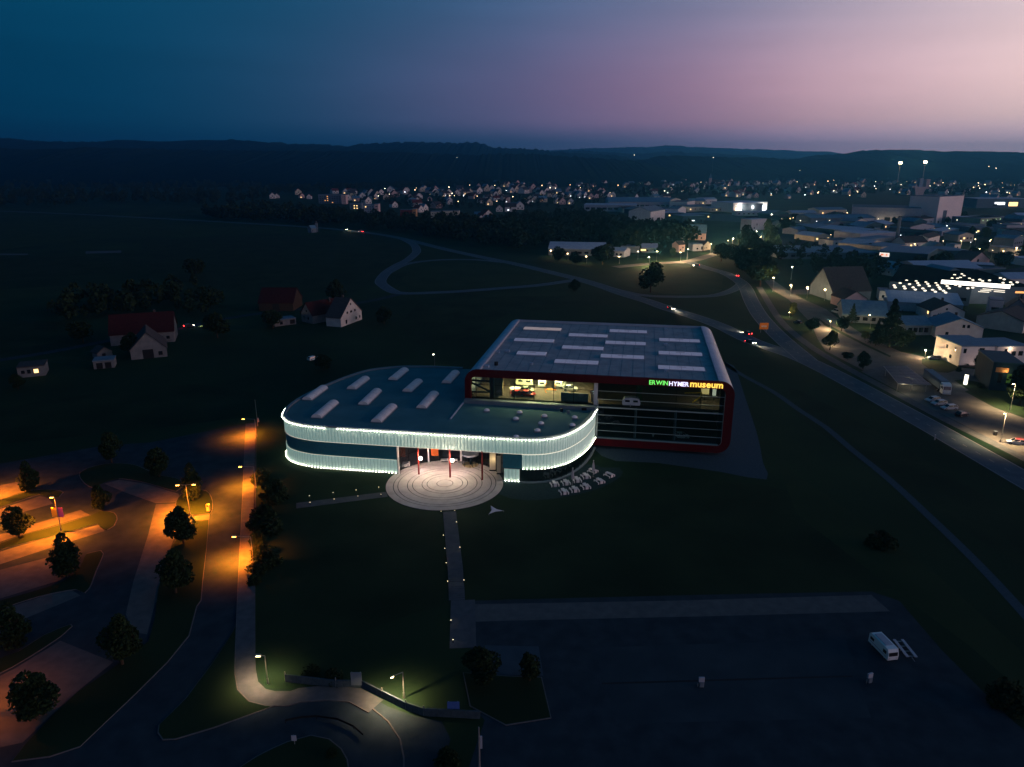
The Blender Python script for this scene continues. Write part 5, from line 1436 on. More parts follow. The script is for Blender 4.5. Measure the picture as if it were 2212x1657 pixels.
# woods that read as one mass
def wood(name, label, polypx, count, h0, h1, seed):
    R = np.random.default_rng(seed)
    pts = np.array([[p.x, p.y] for p in (P(*q) for q in polypx)])
    px = np.array(polypx, float)
    def inside(x, y):
        c = False
        j = len(px) - 1
        for i in range(len(px)):
            if (px[i, 1] > y) != (px[j, 1] > y) and x < (px[j, 0] - px[i, 0]) * (y - px[i, 1]) / (px[j, 1] - px[i, 1]) + px[i, 0]:
                c = not c
            j = i
        return c
    lo, hi = px.min(0), px.max(0)
    V, n = [], 0
    guard = 0
    while n < count and guard < count * 20:
        guard += 1
        x, y = R.uniform(lo[0], hi[0]), R.uniform(lo[1], hi[1])
        if not inside(x, y):
            continue
        b = P(x, y)
        h = R.uniform(h0, h1)
        r = h * R.uniform(.28, .42)
        m = 80
        d = R.normal(0, 1, (m, 3)); d /= np.linalg.norm(d, axis=1)[:, None]
        C = d * np.array([r, r, h * .42]) * (.7 + .35 * R.random((m, 1))) + np.array([b.x, b.y, h * .56])
        C[:, :2] += (np.array([b.x, b.y]) - C[:, :2]) * (np.clip((C[:, 2:3] - .6 * h) / (.5 * h), 0, 1) * .4)
        U = R.normal(0, 1, (m, 3)); U /= np.linalg.norm(U, axis=1)[:, None]
        W_ = np.cross(U, R.normal(0, 1, (m, 3))); W_ /= np.linalg.norm(W_, axis=1)[:, None]
        s = (.11 * h) * (.6 + .8 * R.random((m, 1)))
        V.append(np.concatenate([C - U * s, C + W_ * s * .7, C + U * s, C - W_ * s * .7], 1).reshape(-1, 3))
        n += 1
    V = np.concatenate(V)
    me = bpy.data.meshes.new(name)
    F = np.arange(len(V)).reshape(-1, 4)
    me.vertices.add(len(V)); me.vertices.foreach_set('co', V.ravel())
    me.loops.add(len(V)); me.loops.foreach_set('vertex_index', F.ravel())
    me.polygons.add(len(F)); me.polygons.foreach_set('loop_start', np.arange(0, len(V), 4)); me.polygons.foreach_set('loop_total', np.full(len(F), 4))
    me.update(); me.validate()
    me.materials.append(M_leaf)
    o = bpy.data.objects.new(name, me)
    col.objects.link(o)
    return tag(o, label, 'wood', kind='stuff')
wood('woodland', 'dark wood between the town and the road loop', [(560, 452), (700, 462), (760, 474), (880, 482), (960, 484), (1040, 492), (1150, 478), (1250, 472), (1290, 480), (1380, 496), (1500, 506), (1505, 524), (1440, 540), (1340, 548), (1320, 528), (1210, 528), (1120, 540), (1000, 525), (880, 505), (740, 488), (560, 480), (420, 470)], 900, 9, 17, 3)
wood('woodland', 'dark wood on the plain at the far left', [(-60, 395), (300, 390), (560, 402), (580, 428), (480, 445), (300, 440), (-60, 450)], 500, 10, 18, 4)
wood('woodland', 'dark trees behind the far town', [(560, 408), (800, 404), (1000, 392), (1260, 388), (1300, 398), (1000, 405), (800, 414), (600, 420)], 420, 10, 18, 5)
wood('woodland', 'dark trees among the right hand town', [(1290, 398), (1560, 400), (1750, 388), (1940, 384), (2260, 384), (2260, 420), (2090, 424), (1900, 420), (1760, 424), (1560, 424), (1400, 426), (1300, 432), (1240, 412)], 620, 8, 15, 6)
wood('woodland', 'dark trees scattered through the middle town', [(760, 420), (1000, 424), (1240, 420), (1330, 436), (1240, 452), (1040, 452), (900, 450), (780, 440)], 260, 6, 10, 7)
wood('woodland', 'dark copse in the meadow above the farm', [(250, 640), (420, 620), (500, 650), (440, 680), (260, 680), (140, 700), (80, 680)], 45, 6, 12, 8)
wood('woodland', 'dark trees around the estate yards', [(1640, 520), (1700, 530), (1900, 575), (1960, 590), (1890, 610), (1760, 600), (1690, 575)], 70, 6, 10, 9)
# ------------------------------------------------------------------ buildings
def building(name, label, cat, a, b, depth, h, roof='flat', wall=None, roofm=None, rh=0.0, group=None, wins=(), over=.4, wm=None, base=None):
    """front wall from ground point a (left) to b (right); local x along the front, y away from it"""
    wall = wall or M_white; roofm = roofm or M_tiled
    W = (b - a).length
    rz = math.atan2(b.y - a.y, b.x - a.x)
    t = thing(name, label, cat, a, rz, group)
    if roof == 'flat':
        MB().box(0, W, 0, depth, 0, h).build('wall', wall, t)
        MB().box(-.15, W + .15, -.15, depth + .15, h + .003, h + .35).build('roof', roofm, t)
        MB().box(.25, W - .25, .25, depth - .25, h + .352, h + .40).build('roof_membrane', M_bit if roofm in (M_greyw, M_palew) else roofm, t) if W > 15 else None
    elif roof == 'arch':
        MB().box(0, W, 0, depth, 0, h).build('wall', wall, t)
        k = 10
        pr = [(depth * i / k, h + .003 + rh * math.sin(math.pi * i / k)) for i in range(k + 1)]
        MB().profile(pr, -.1, W + .1).build('roof', roofm, t)
    elif roof == 'gable_x':
        MB().profile([(0, 0), (0, h), (depth / 2, h + rh), (depth, h), (depth, 0)], 0, W).build('wall', wall, t)
        th = .25
        for s in (0, 1):
            y0, y1 = (-over, depth / 2) if s == 0 else (depth / 2, depth + over)
            k = rh / (depth / 2)
            z0, z1 = (h - over * k, h + rh) if s == 0 else (h + rh, h - over * k)
            MB().profile([(y0, z0 + .02), (y1, z1 + .02), (y1, z1 + th), (y0, z0 + th)], -over, W + over).build('roof', roofm, t)
    elif roof == 'gable_y':
        mb = MB()
        pr = [(0, 0), (0, h), (W / 2, h + rh), (W, h), (W, 0)]
        n = len(pr)
        mb.add([(x, 0, z) for x, z in pr] + [(x, depth, z) for x, z in pr], [(i, n + i, n + (i + 1) % n, (i + 1) % n) for i in range(n)] + [tuple(reversed(range(n)))[::-1], tuple(range(n, 2 * n))[::-1]])
        mb.build('wall', wall, t)
        k = rh / (W / 2)
        for s in (0, 1):
            x0, x1 = (-over, W / 2) if s == 0 else (W / 2, W + over)
            z0, z1 = (h - over * k, h + rh) if s == 0 else (h + rh, h - over * k)
            m2 = MB()
            m2.add([(x0, -over, z0 + .02), (x1, -over, z1 + .02), (x1, depth + over, z1 + .02), (x0, depth + over, z0 + .02), (x0, -over, z0 + .27), (x1, -over, z1 + .27), (x1, depth + over, z1 + .27), (x0, depth + over, z0 + .27)],
                   [(0, 3, 2, 1), (4, 5, 6, 7), (0, 1, 5, 4), (1, 2, 6, 5), (2, 3, 7, 6), (3, 0, 4, 7)])
            m2.build('roof', roofm, t)
    if cat == 'house' and roof != 'flat':
        cx_, cy_ = (W * .7, depth * .5 + .8) if roof == 'gable_x' else (W * .5 + .9, depth * .6)
        MB().box(cx_ - .4, cx_ + .4, cy_ - .4, cy_ + .4, h + rh - 1.0, h + rh + 1.1).build('chimney', M_tiled, t)
    for wv in wins:
        x, z, w_, hh = wv[:4]
        m = wv[4] if len(wv) > 4 else M_pane
        if x < 0:      # left flank
            f_ = pbox('window', t, (-.02, -x, z), (.06, w_, hh), m)
        else:
            f_ = pbox('window', t, (x, -.02, z), (w_, .06, hh), m)
    return t
def grid(W, n, rows, z0, dz, w, h, lit=(), margin=1.0, m=None, litm=None):
    out_ = []
    for r in range(rows):
        for i in range(n):
            x = margin + (W - 2 * margin) * (i + .5) / n
            mm = (litm or M_wwin) if (r, i) in lit else (m or M_pane)
            out_.append((x, z0 + r * dz, w, h, mm))
    return out_
def span(a, b): return (b - a).length

# --- farm on the left
a, b = P(652, 694), P(676, 700)
building('farmhouse', 'long farmhouse with dark red roof and pale left gable below the barn', 'house', a, b, 20, 4, 'gable_y', M_dimw, M_dtile, 5.0, wins=[(2.0, 2.2, 1, 1.2), (span(a, b) * .62, 2.2, 1, 1.2), (span(a, b) * .5, 5.4, .9, 1.0)])
a, b = P(737, 707), P(782, 690)
W_ = span(a, b)
building('farmhouse', 'tall white gabled farmhouse with dark shuttered windows, right of the farm', 'house', a, b, 7.5, 4.2, 'gable_y', mat('dim_white_plaster', (0.46, 0.44, 0.43), .9, scale=.5, var=.12), M_tiled, 7.2, wins=[(W_ * .25, 1.6, 1.3, 1.8), (W_ * .72, 1.8, 1.2, 1.3), (W_ * .9, 1.8, .8, 1.2), (W_ * .32, 5.4, 1.2, 1.0), (W_ * .5, 5.4, 1.5, 1.0), (W_ * .68, 5.4, 1.2, 1.0), (W_ * .5, 8.8, .8, .9)])  # white plaster dimmed in its colour
a, b = P(560, 672), P(634, 672)
building('barn', 'barn with broad dull red roof at the edge of the meadow', 'barn', a, b, 16, 4.0, 'gable_x', M_wood, M_dtile, 6.0, wins=[(span(a, b) * .5, 1.9, 3.5, 3.4, M_black)])
a, b = P(594, 706), P(640, 700)
building('shed', 'low pale shed below the red roofed barn', 'shed', a, b, 6, 2.6, 'flat', M_dimw, M_greyw, wins=[(3, 1.3, 1.2, 1.4), (8, 1.3, 2.2, 1.9, M_black)])
a, b = P(240, 748), P(378, 738)
building('farmhouse', 'wide farm building with long red tiled roof on the left', 'house', a, b, 14, 4.6, 'gable_x', M_dimw, M_dtile, 6.5, wins=[(span(a, b) * .8, 2.0, 1.2, 1.2), (span(a, b) * .9, 2.0, 1.2, 1.2)])
a, b = P(284, 778), P(362, 770)
W_ = span(a, b)
building('farmhouse', 'white gabled farm barn with a dark gate below the red roof', 'barn', a, b, 14, 3.6, 'gable_y', M_dimw, M_tiled, 6.2, wins=[(W_ * .48, 1.7, 3.6, 3.4, M_black), (W_ * .82, 1.6, 1.4, 1.4)])
a, b = P(203, 798), P(248, 794)
building('garage', 'small pale double garage in front of the farm', 'garage', a, b, 6, 2.7, 'flat', M_dimw, M_greyw, wins=[(1.9, 1.1, 2.0, 2.1, M_black), (4.6, 1.1, 2.0, 2.1, M_black)])
a, b = P(212, 776), P(244, 770)
building('shed', 'little pale gabled shed behind the double garage', 'shed', a, b, 5, 2.2, 'gable_y', M_dimw, M_tiled, 1.8, wins=[(2.2, 1.2, 1.2, 1.2, M_black)])
a, b = P(40, 817), P(99, 811)
W_ = span(a, b)
building('cottage', 'pale cottage with one lit yellow window at the far left', 'house', a, b, 8, 3.4, 'flat', M_dimw, M_tiled, wins=[(W_ * .2, 1.9, 1.0, 1.1), (W_ * .42, 1.9, 1.0, 1.3), (W_ * .68, 1.9, 1.3, 1.3, M_wwin)])
a, b = P(673, 503), P(684, 502)
building('chapel', 'tiny pale chapel alone at the wood edge', 'chapel', a, b, 6, 4.5, 'gable_x', M_greyw, M_roofb, 2.5, wins=[(1.5, 2, .6, 1.6)])
t = thing('chapel_tower', 'slender pale tower of the tiny chapel', 'tower', P(684.5, 501)); MB().obox((0, 0, 0), 2.2, 2.2, 9).build('shaft', M_greyw, t)
MB().add([(-1.2, -1.2, 9), (1.2, -1.2, 9), (1.2, 1.2, 9), (-1.2, 1.2, 9), (0, 0, 12)], [(0, 1, 4), (1, 2, 4), (2, 3, 4), (3, 0, 4)]).build('spire', M_tiled, t)

# --- trading estate on the right, near to far
def E8(x, y): return Q('E8', x, y)
def Z4(x, y): return Q('Z4', x, y)
def R2(x, y): return Q('R2', x, y)
def C1(x, y): return Q('C1', x, y)
a, b = E8(955, 497), E8(1388, 497)
W_ = span(a, b)
building('villa', 'large white house lit from below with dark trained trees on its wall', 'house', a, b, 16, 7.4, 'flat', M_white, M_roofb, wins=[(W_ * .12, 5.8, 1.0, 1.6), (W_ * .58, 6.0, .9, 1.7), (W_ * .66, 6.0, .9, 1.7), (-3.5, 5.4, 1.2, 1.4), (-8.5, 5.4, 1.2, 1.4), (-5.5, 2.4, 1.3, 1.3)], over=.6)
light('wall_light', 'SPOT', bpy.data.objects['villa'], (W_ * .5, -5.0, .5), 380, (1, .66, .56), .3, target=(W_ * .5, 0, 3.6), spot=125)
pbox('plinth', bpy.data.objects['villa'], (W_ / 2, -.35, .3), (W_ + .4, .7, .6), M_black)
a, b = E8(1430, 470), E8(1830, 460)
W_ = span(a, b)
building('office', 'pale low office right of the large white house', 'office', a, b, 12, 6.6, 'flat', M_white, M_roofb, wins=[(W_ * .28, 4.6, 1.0, 2.4), (W_ * .55, 4.0, 1.7, 1.7), (W_ * .78, 4.0, 1.7, 1.7)])
light('wall_light', 'POINT', bpy.data.objects['office'], (W_ * .4, -1.2, 5.8), 220, (1, .68, .45), .2)
a, b = E8(1350, 800), E8(1740, 830)
W_ = span(a, b)
building('dark_office', 'dark blue cubic building with a lit timber panel by its entrance', 'office', a, b, 16, 9.0, 'flat', mat('dark_blue_cladding', (0.012, 0.035, 0.055), 0.8, scale=0.4, var=0.1), M_teal, wins=[(W_ * .6, 4.2, 1.2, 3.0, mat('green_lit_pane', (.03, .06, .02), .3, emit=(.3, .7, .1), estr=.08)), (W_ * .3, 4.2, 1.2, 3.0)])
db_ = bpy.data.objects['dark_office']
for k in range(5):
    pbox('timber_slat', db_, (W_ * .32 + .0, -.12, 6.2 + .32 * k), (3.6, .18, .22), M_ochre)
light('lamp_light', 'POINT', db_, (W_ * .46, -1.0, 6.6), 120, (1, .66, .28), .15)
a, b = Z4(1530, 545), Z4(1890, 560)
W_ = span(a, b)
building('gabled_house', 'white gabled house with two dark windows behind the large white house', 'house', a, b, 14, 4.5, 'gable_y', M_white, M_roofb, 3.6, wins=[(W_ * .58, 5.0, 1.0, 1.3), (W_ * .68, 5.0, 1.0, 1.3), (W_ * .25, 1.8, 1.2, 1.2)])
a, b = Z4(1495, 415), Z4(1752, 420)
W_ = span(a, b)
building('gabled_house', 'white wide gabled house with dark roof and a lit side window', 'house', a, b, 15, 4.2, 'gable_y', M_white, M_tiled, 3.6, wins=[(W_ * .45, 5.2, .8, .9), (W_ * .5, 2.0, 1.0, 1.2), (W_ * .3, 2.0, 1.0, 1.2), (-3.0, 3.0, 1.2, 1.2, M_wwin)])
a, b = Z4(1300, 530), Z4(1500, 530)
W_ = span(a, b)
building('workshop', 'low workshop with blue roof and glazed front right of the tall conifer', 'workshop', a, b, 13, 4.2, 'gable_x', M_greyw, M_roofb, 2.6, wins=grid(W_, 4, 1, 2.2, 1, 1.7, 2.0))
a, b = Z4(830, 430), Z4(1170, 450)
W_ = span(a, b)
building('workshop', 'long low workshop with broad blue roof left of the conifers', 'workshop', a, b, 24, 3.6, 'gable_x', M_greyw, M_roofb, 4.6, wins=grid(W_, 5, 1, 2.0, 1, 2.0, 1.6))
a, b = Z4(835, 322), Z4(1005, 318)
W_ = span(a, b)
building('gabled_house', 'small pink gabled house in front of the dark barn', 'house', a, b, 12, 4.4, 'gable_y', M_rose, M_tiled, 3.6, wins=[(W_ * .3, 2.4, 1.0, 1.2), (W_ * .68, 2.4, 1.0, 1.2)])
a, b = Z4(745, 270), Z4(1040, 262)
W_ = span(a, b)
building('barn', 'big dark barn with steep dark roof and pale right gable', 'barn', a, b, 22, 5.0, 'gable_x', M_greyw, M_tiled, 11.0, wins=[(W_ * .3, 2.2, 3.5, 3.2, M_black)])
# factory with glowing roof lights
a, b = R2(950, 1010), R2(1700, 1075)
W_ = span(a, b)
fac = building('factory', 'wide factory with rows of glowing roof domes and a lit ridge light', 'factory', a, b, 75, 9.5, 'flat', M_greyw, M_flat, wins=grid(W_, 9, 1, 3.2, 1, 3.0, 1.6))
ax, ay = (b - a).normalized(), None
ay = Vector((-ax.y, ax.x, 0))
def fl_local(p): q = p - a; return q.dot(ax), q.dot(ay)
M_dl = glow('lit_roof_dome', (1.0, .88, .68), 1.6)
M_rl = glow('lit_ridge_light', (1.0, .90, .80), 3.2)
dome_me = MB().ball((0, 0, 0), .75, .75, .45, 8, 4).mesh('roof_dome', M_dl)
domes = [(1130, 838), (1070, 862), (1015, 883), (1025, 902), (1157, 873), (1105, 893), (1218, 845), (1232, 862), (1245, 882), (1190, 902), (1115, 912), (1308, 855), (1325, 870), (1338, 890), (1280, 912), (1210, 922), (1400, 863), (1415, 882), (1430, 902), (1370, 925), (1300, 932), (1490, 873), (1505, 890), (1522, 910), (1440, 918), (1470, 933), (1395, 942), (1490, 950), (1580, 882), (1620, 892), (1695, 910), (1740, 905), (1640, 780), (1573, 787), (1550, 818), (1600, 820), (1660, 795), (1710, 820), (1740, 835), (1805, 830), (1830, 843), (1895, 837), (1995, 815), (2030, 828), (2020, 860), (2090, 855), (2105, 875), (2150, 855), (1625, 812)]
for (x, y) in domes:
    lx, ly = fl_local(R2(x, y) if False else Q('R2', x, y, 9.9))
    inst('roof_dome', dome_me, fac, (lx, ly, 9.95))
p0, p1 = fl_local(Q('R2', 1450, 848, 10.3)), fl_local(Q('R2', 2085, 908, 10.3))
rl = MB()
cx0, cx1, cyy = p0[0], p1[0], (p0[1] + p1[1]) / 2
rl.profile([(cyy - 1.9, 9.9), (cyy, 11.6), (cyy + 1.9, 9.9)], cx0, cx1)
rl.build('ridge_light', M_rl, fac)
for k, (x0, y0) in enumerate(((1840, 945), (1860, 932), (1880, 920), (1985, 930), (1985, 945))):
    lx, ly = fl_local(Q('R2', x0, y0, 9.9))
    pbox('roof_window', fac, (lx, ly, 10.0), (4.5, .8, .2), M_dl)
# extend the factory roof to the right
a2, b2 = R2(1700, 1075), R2(2260, 1090)
building('factory_wing', 'dark right wing of the factory with small orange windows', 'factory', a2 + ay * 8, b2 + ay * 8, 60, 9.2, 'flat', M_greyw, M_flat, wins=[(span(a2, b2) * .78, 6.5, 2.2, 1.0, M_owin), (span(a2, b2) * .86, 6.5, 2.2, 1.0, M_owin), (span(a2, b2) * .93, 6.5, 2.2, 1.0, M_owin)])
a, b = R2(945, 1110), R2(1640, 1150)
W_ = span(a, b)
lt = thing('lean_to', 'pale ribbed metal lean-to roof along the front of the factory', 'building', a, math.atan2(b.y - a.y, b.x - a.x))
MB().box(0, W_, 0, 14, 0, 4.2).build('wall', M_palew, lt)
for k in range(24):
    x0, x1 = W_ * k / 24, W_ * (k + .96) / 24
    MB().add([(x0, -.8, 4.3), (x1, -.8, 4.3), (x1, 14.5, 7.6), (x0, 14.5, 7.6), (x0, -.8, 4.5), (x1, -.8, 4.5), (x1, 14.5, 7.8), (x0, 14.5, 7.8)], [(4, 5, 6, 7), (0, 1, 5, 4), (3, 2, 1, 0), (1, 2, 6, 5), (0, 4, 7, 3)]).build('roof_sheet', M_roofl, lt)
pbox('gate', lt, (W_ * .52, -.02, 2.0), (4.0, .06, 3.8), M_black)
pbox('gate', lt, (W_ * .75, -.02, 2.0), (4.0, .06, 3.8), M_black)
a, b = R2(870, 1020), R2(960, 1025)
building('gate_house', 'white corner wall with a lamp beside the factory', 'building', a, b, 10, 5, 'flat', M_white, M_greyw, wins=[(2, 2.2, 1.2, 1.4)])
a, b = R2(1870, 1195), R2(1995, 1205)
building('annex', 'pale upright annex with a dark notch under the factory wing', 'building', a, b, 9, 9, 'flat', M_palew, M_greyw, wins=[(span(a, b) * .45, 5.2, 3.0, 1.2, M_black)])
a, b = R2(2030, 1180), R2(2240, 1200)
building('gabled_house', 'dark gabled house at the right edge below the factory wing', 'house', a, b, 14, 4.5, 'gable_y', M_greyw, M_tiled, 4.5, wins=[(5, 2.2, 1.2, 1.2)])
a, b = R2(2110, 1035), R2(2230, 1040)
building('shop', 'small shop with lit orange windows at the right edge', 'shop', a, b, 10, 5, 'flat', M_roofb, M_roofb, wins=grid(span(a, b), 4, 1, 2.4, 1, 1.4, 1.6, lit={(0, 0), (0, 1), (0, 2), (0, 3)}, litm=M_wwin))
# middle distance
a, b = R2(848, 700), R2(1305, 735)
W_ = span(a, b)
sgn = building('showroom', 'long dark showroom with a glowing white sign on its front', 'showroom', a, b, 45, 10, 'flat', M_teal, M_roofb, wins=[(W_ * .33, 2.8, W_ * .6, 1.8, M_palew)])
M_sb = glow('sign_box', (1.0, .93, .82), 1.1)
M_so = glow('sign_mark', (1.0, .16, .03), 1.0)
pbox('sign_box', sgn, (W_ * .14, -.25, 7.9), (W_ * .2, .4, 2.6), M_sb)
pbox('sign_mark', sgn, (W_ * .095, -.5, 7.9), (1.9, .1, 1.3), M_so)
MB().add([(W_ * .165, -.5, 8.6), (W_ * .165 + 1.8, -.5, 8.6), (W_ * .165 + .8, -.5, 7.9), (W_ * .165 + 1.8, -.5, 7.2), (W_ * .165, -.5, 7.2)], [(0, 4, 3, 2, 1)]).build('sign_mark', M_so, sgn)
a, b = R2(1310, 640), R2(1700, 640)
building('showroom_wing', 'low blue wing running right from the showroom', 'building', a, b, 28, 6, 'flat', M_teal, M_roofb, wins=grid(span(a, b), 6, 1, 3, 1, 2.5, 1.3))
a, b = R2(-40, 640), R2(850, 640)
building('flat_hall', 'very wide low hall with flat teal roof above the street trees', 'hall', a, b, 48, 4.5, 'flat', M_greyw, M_roofb, wins=grid(span(a, b), 12, 1, 2.4, 1, 3.0, 1.4))
a, b = R2(690, 512), R2(1025, 495)
W_ = span(a, b)
building('works', 'teal fronted works with one lit window left of the stack', 'works', a, b, 30, 9.5, 'flat', M_palew, M_roofl, wins=[(W_ * .36, 1.8, 3.0, 1.8, M_wwin), (W_ * .6, 3, 5, 2.4, M_black)])
a, b = R2(295, 440), R2(690, 485)
W_ = span(a, b)
building('works', 'dark blue works with pale sloping roof patch', 'works', a, b, 36, 9, 'gable_x', M_teal, M_roofl, 2.0, wins=[(W_ * .3, 3, 2, 2), (W_ * .62, 2, 1.5, 1.5)])
a, b = R2(100, 380), R2(300, 430)
building('works', 'low dark works left of the pale sloping roof', 'works', a, b, 26, 7, 'flat', M_teal, M_roofb, wins=grid(span(a, b), 4, 1, 3, 1, 2.5, 1.4))
a, b = R2(240, 330), R2(835, 325)
W_ = span(a, b)
building('warehouse', 'long dark warehouse with white right end wall', 'warehouse', a, b, 36, 8, 'gable_x', M_greyw, M_roofb, 2.6, wins=[(W_ * .88, 4.2, W_ * .21, 6.6, M_white), (W_ * .9, 3.2, 4.5, 2.6, M_black)])
a, b = R2(610, 305), R2(1250, 325)
W_ = span(a, b)
building('production_hall', 'long pale purple production hall behind the stack', 'hall', a, b, 60, 18, 'flat', M_palew, M_palew, wins=[(W_ * .88, 5.0, 8, 4, M_black), (W_ * .53, 5.5, 6, 4, M_black)])
for f_ in (.42, .5, .62, .7, .78, .86):
    light('wall_light', 'POINT', bpy.data.objects['production_hall'], (W_ * f_, -6, 2.0), 700, (1, .72, .4), .5)
a, b = R2(1395, 322), R2(1618, 303)
W_ = span(a, b)
building('high_warehouse', 'tall windowless pale pink warehouse block', 'warehouse', a, b, 34, 31, 'flat', mat('pale_block', (0.80, 0.70, 0.68), .7, scale=.08, var=.05), M_greyw, wins=[(W_ * .1, 2.0, 3, 3.6, M_black)])
a, b = R2(1250, 300), R2(1395, 318)
building('silo_block', 'dark low block joining the purple hall and the tall warehouse', 'building', a, b, 12, 15, 'flat', M_greyw, M_greyw, wins=[(5, 2.2, 3, 3.6, M_black)])
t = thing('chimney_stack', 'slim dark chimney stack standing in front of the purple hall', 'chimney', R2(1030, 512))
MB().tube((0, 0, 0), (0, 0, 24), 1.5, 1.2, 14).build('shaft', M_greyw, t); MB().tube((0, 0, 24), (0, 0, 24.8), 1.4, 1.4, 14).build('rim', M_black, t)
a, b = R2(1690, 335), R2(2010, 325)
W_ = span(a, b)
building('school_block', 'dark flat block with pale roof edge right of the tall warehouse', 'building', a, b, 22, 9, 'flat', M_greyw, M_roofl, wins=[(W_ * .06, 4.5, 3, 7, M_white)])
a, b = R2(1800, 345), R2(2045, 320)
W_ = span(a, b)
building('school_wing', 'greenish lit wing with a row of small glowing windows', 'building', a, b, 22, 9, 'flat', mat('green_lit_wall', (.28, .34, .24), .8), M_greyw, wins=grid(W_, 6, 1, 6.8, 1, 1.2, 1.0, lit={(0, i) for i in range(6)}, litm=glow('green_window', (.6, 1, .5), 1.4)))
light('wall_light', 'SPOT', bpy.data.objects['school_wing'], (W_ * .5, -14, 1), 5000, (.7, 1, .45), .5, target=(W_ * .5, 0, 3), spot=110)
a, b = R2(1770, 170), R2(2250, 170)
W_ = span(a, b)
building('long_block', 'far long block with pale roof line and three lit windows', 'building', a, b, 40, 14, 'flat', M_greyw, M_roofl, wins=[(W_ * .44, 7, 16, 4, M_cwin), (W_ * .7, 6, 14, 6, M_wwin), (W_ * .36, 5, 6, 3)])
a, b = R2(1110, 540), R2(1320, 535)
building('gabled_house', 'dark roofed house by the yard lamp below the stack', 'house', a, b, 16, 4.6, 'gable_x', M_white, M_tiled, 4.4, wins=[(6, 2.2, 1.4, 1.3, M_wwin), (12, 2.2, 1.4, 1.3)])
a, b = R2(1320, 530), R2(1425, 500)
building('annex', 'white upright gable annex right of the yard lamp', 'building', a, b, 12, 7.5, 'gable_x', M_white, M_tiled, 2.5, wins=[(3, 4, 1, 1.2)])
a, b = R2(1330, 590), R2(1500, 590)
building('gabled_house', 'blue grey hipped house left of the white cube', 'house', a, b, 13, 4.2, 'gable_y', M_greyw, M_roofb, 4.4, wins=[(4, 2.2, 1.2, 1.2), (9, 2.2, 1.2, 1.2)])
a, b = R2(1560, 590), R2(1620, 588)
building('cube_house', 'small white cube house above the showroom wing', 'house', a, b, 9, 7.0, 'flat', M_white, M_greyw, wins=[(3, 4.6, 1.2, 1.4), (5.5, 2, 1.0, 1.2)])
a, b = R2(1700, 745), R2(1880, 725)
W_ = span(a, b)
building('gabled_house', 'pink house with arched dark openings beside the bright yard lamp', 'house', a, b, 13, 6.0, 'gable_y', M_rose, M_tiled, 5.4, wins=[(W_ * .4, 5.8, 1.8, 2.4), (W_ * .45, 1.7, 2.2, 2.6), (W_ * .8, 2.2, 1.3, 1.6)])
a, b = R2(1740, 800), R2(1920, 810)
building('garage_row', 'dark flat garage with pale roof edge behind the glowing roof', 'garage', a, b, 12, 7.5, 'flat', M_teal, M_roofl, wins=[(6, 1.4, 2.6, 2.3, M_black), (12, 1.4, 2.6, 2.3, M_black)])
a, b = R2(1985, 590), R2(2110, 590)
building('shop', 'low cream shop lit by the lamp at the right edge', 'shop', a, b, 14, 4.6, 'flat', M_cream, M_greyw, wins=[(4, 2, 2, 2, M_wwin), (9, 2, 2, 2)])
a, b = R2(2120, 610), R2(2240, 610)
building('shop', 'pale lit shop cut by the right picture edge', 'shop', a, b, 14, 5.0, 'flat', M_white, M_greyw, wins=[(5, 2, 2, 2, M_wwin), (9, 2, 2, 2)])
a, b = R2(1450, 430), R2(1620, 400)
building('shed', 'long low pale shed at the foot of the tall warehouse', 'shed', a, b, 16, 4.5, 'flat', M_palew, M_roofl, wins=[(5, 2, 3, 3, M_black)])
a, b = R2(860, 775), R2(1000, 800)
building('gabled_house', 'pale roofed house behind the dark barn', 'house', a, b, 14, 4.5, 'gable_x', M_white, M_roofl, 3.5, wins=[(5, 2.2, 1.2, 1.2), (9, 2.2, 1.2, 1.2)])

# --- middle: supermarket, factory sheds, the house at the lit road
a, b = C1(1540, 532), C1(1838, 520)
W_ = span(a, b)
sup = building('supermarket', 'brightly lit supermarket front with a blue glowing sign', 'supermarket', a, b, 45, 13, 'flat', M_white, M_roofl, wins=[(W_ * .12, 4.2, W_ * .12, 5, M_wwin), (W_ * .27, 4.6, W_ * .10, 6, M_cwin), (W_ * .36, 4.2, W_ * .06, 5, M_pane), (W_ * .46, 4.4, W_ * .06, 5, M_cwin), (W_ * .56, 4.4, W_ * .06, 5, M_pane), (W_ * .64, 4.4, W_ * .05, 5, M_wwin), (W_ * .77, 5.0, W_ * .1, 7, M_cwin), (W_ * .92, 5.0, W_ * .11, 7, M_cwin)], over=1)
pbox('blue_sign', sup, (W_ * .55, -.4, 11.0), (W_ * .18, .4, 2.2), glow('sign_blue', (.22, .18, 1.0), 3.0))
for f_ in (.2, .5, .85):
    light('lamp_light', 'POINT', sup, (W_ * f_, -5, 7), 9000, (1, .86, .74), .5)
a, b = C1(1400, 510), C1(1545, 530)
building('supermarket_wing', 'dark left wing of the lit supermarket', 'building', a, b, 45, 12, 'flat', M_greyw, M_roofl, wins=[(6, 3, 4, 4, M_black)])
a, b = C1(1570, 560), C1(1830, 560)
building('store', 'pale store roof in front of the lit supermarket', 'store', a, b, 20, 5, 'flat', M_palew, M_roofl, wins=grid(span(a, b), 6, 1, 2.5, 1, 2.4, 1.6))
a, b = C1(1700, 690), C1(1828, 680)
building('pale_cottage', 'pale cottage with two trees before its wall', 'house', a, b, 14, 11, 'flat', M_palew, M_roofl, wins=[(5, 2.4, 1.4, 1.8), (9, 6, 1.4, 1.6)])
a, b = C1(455, 490), C1(1000, 492)
W_ = span(a, b)
building('long_factory', 'very long factory hall with blue grey roof in the middle distance', 'factory', a, b, 90, 9, 'gable_x', M_palew, M_roofb, 5.0, wins=grid(W_, 12, 1, 3.4, 1, 6.0, 2.4))
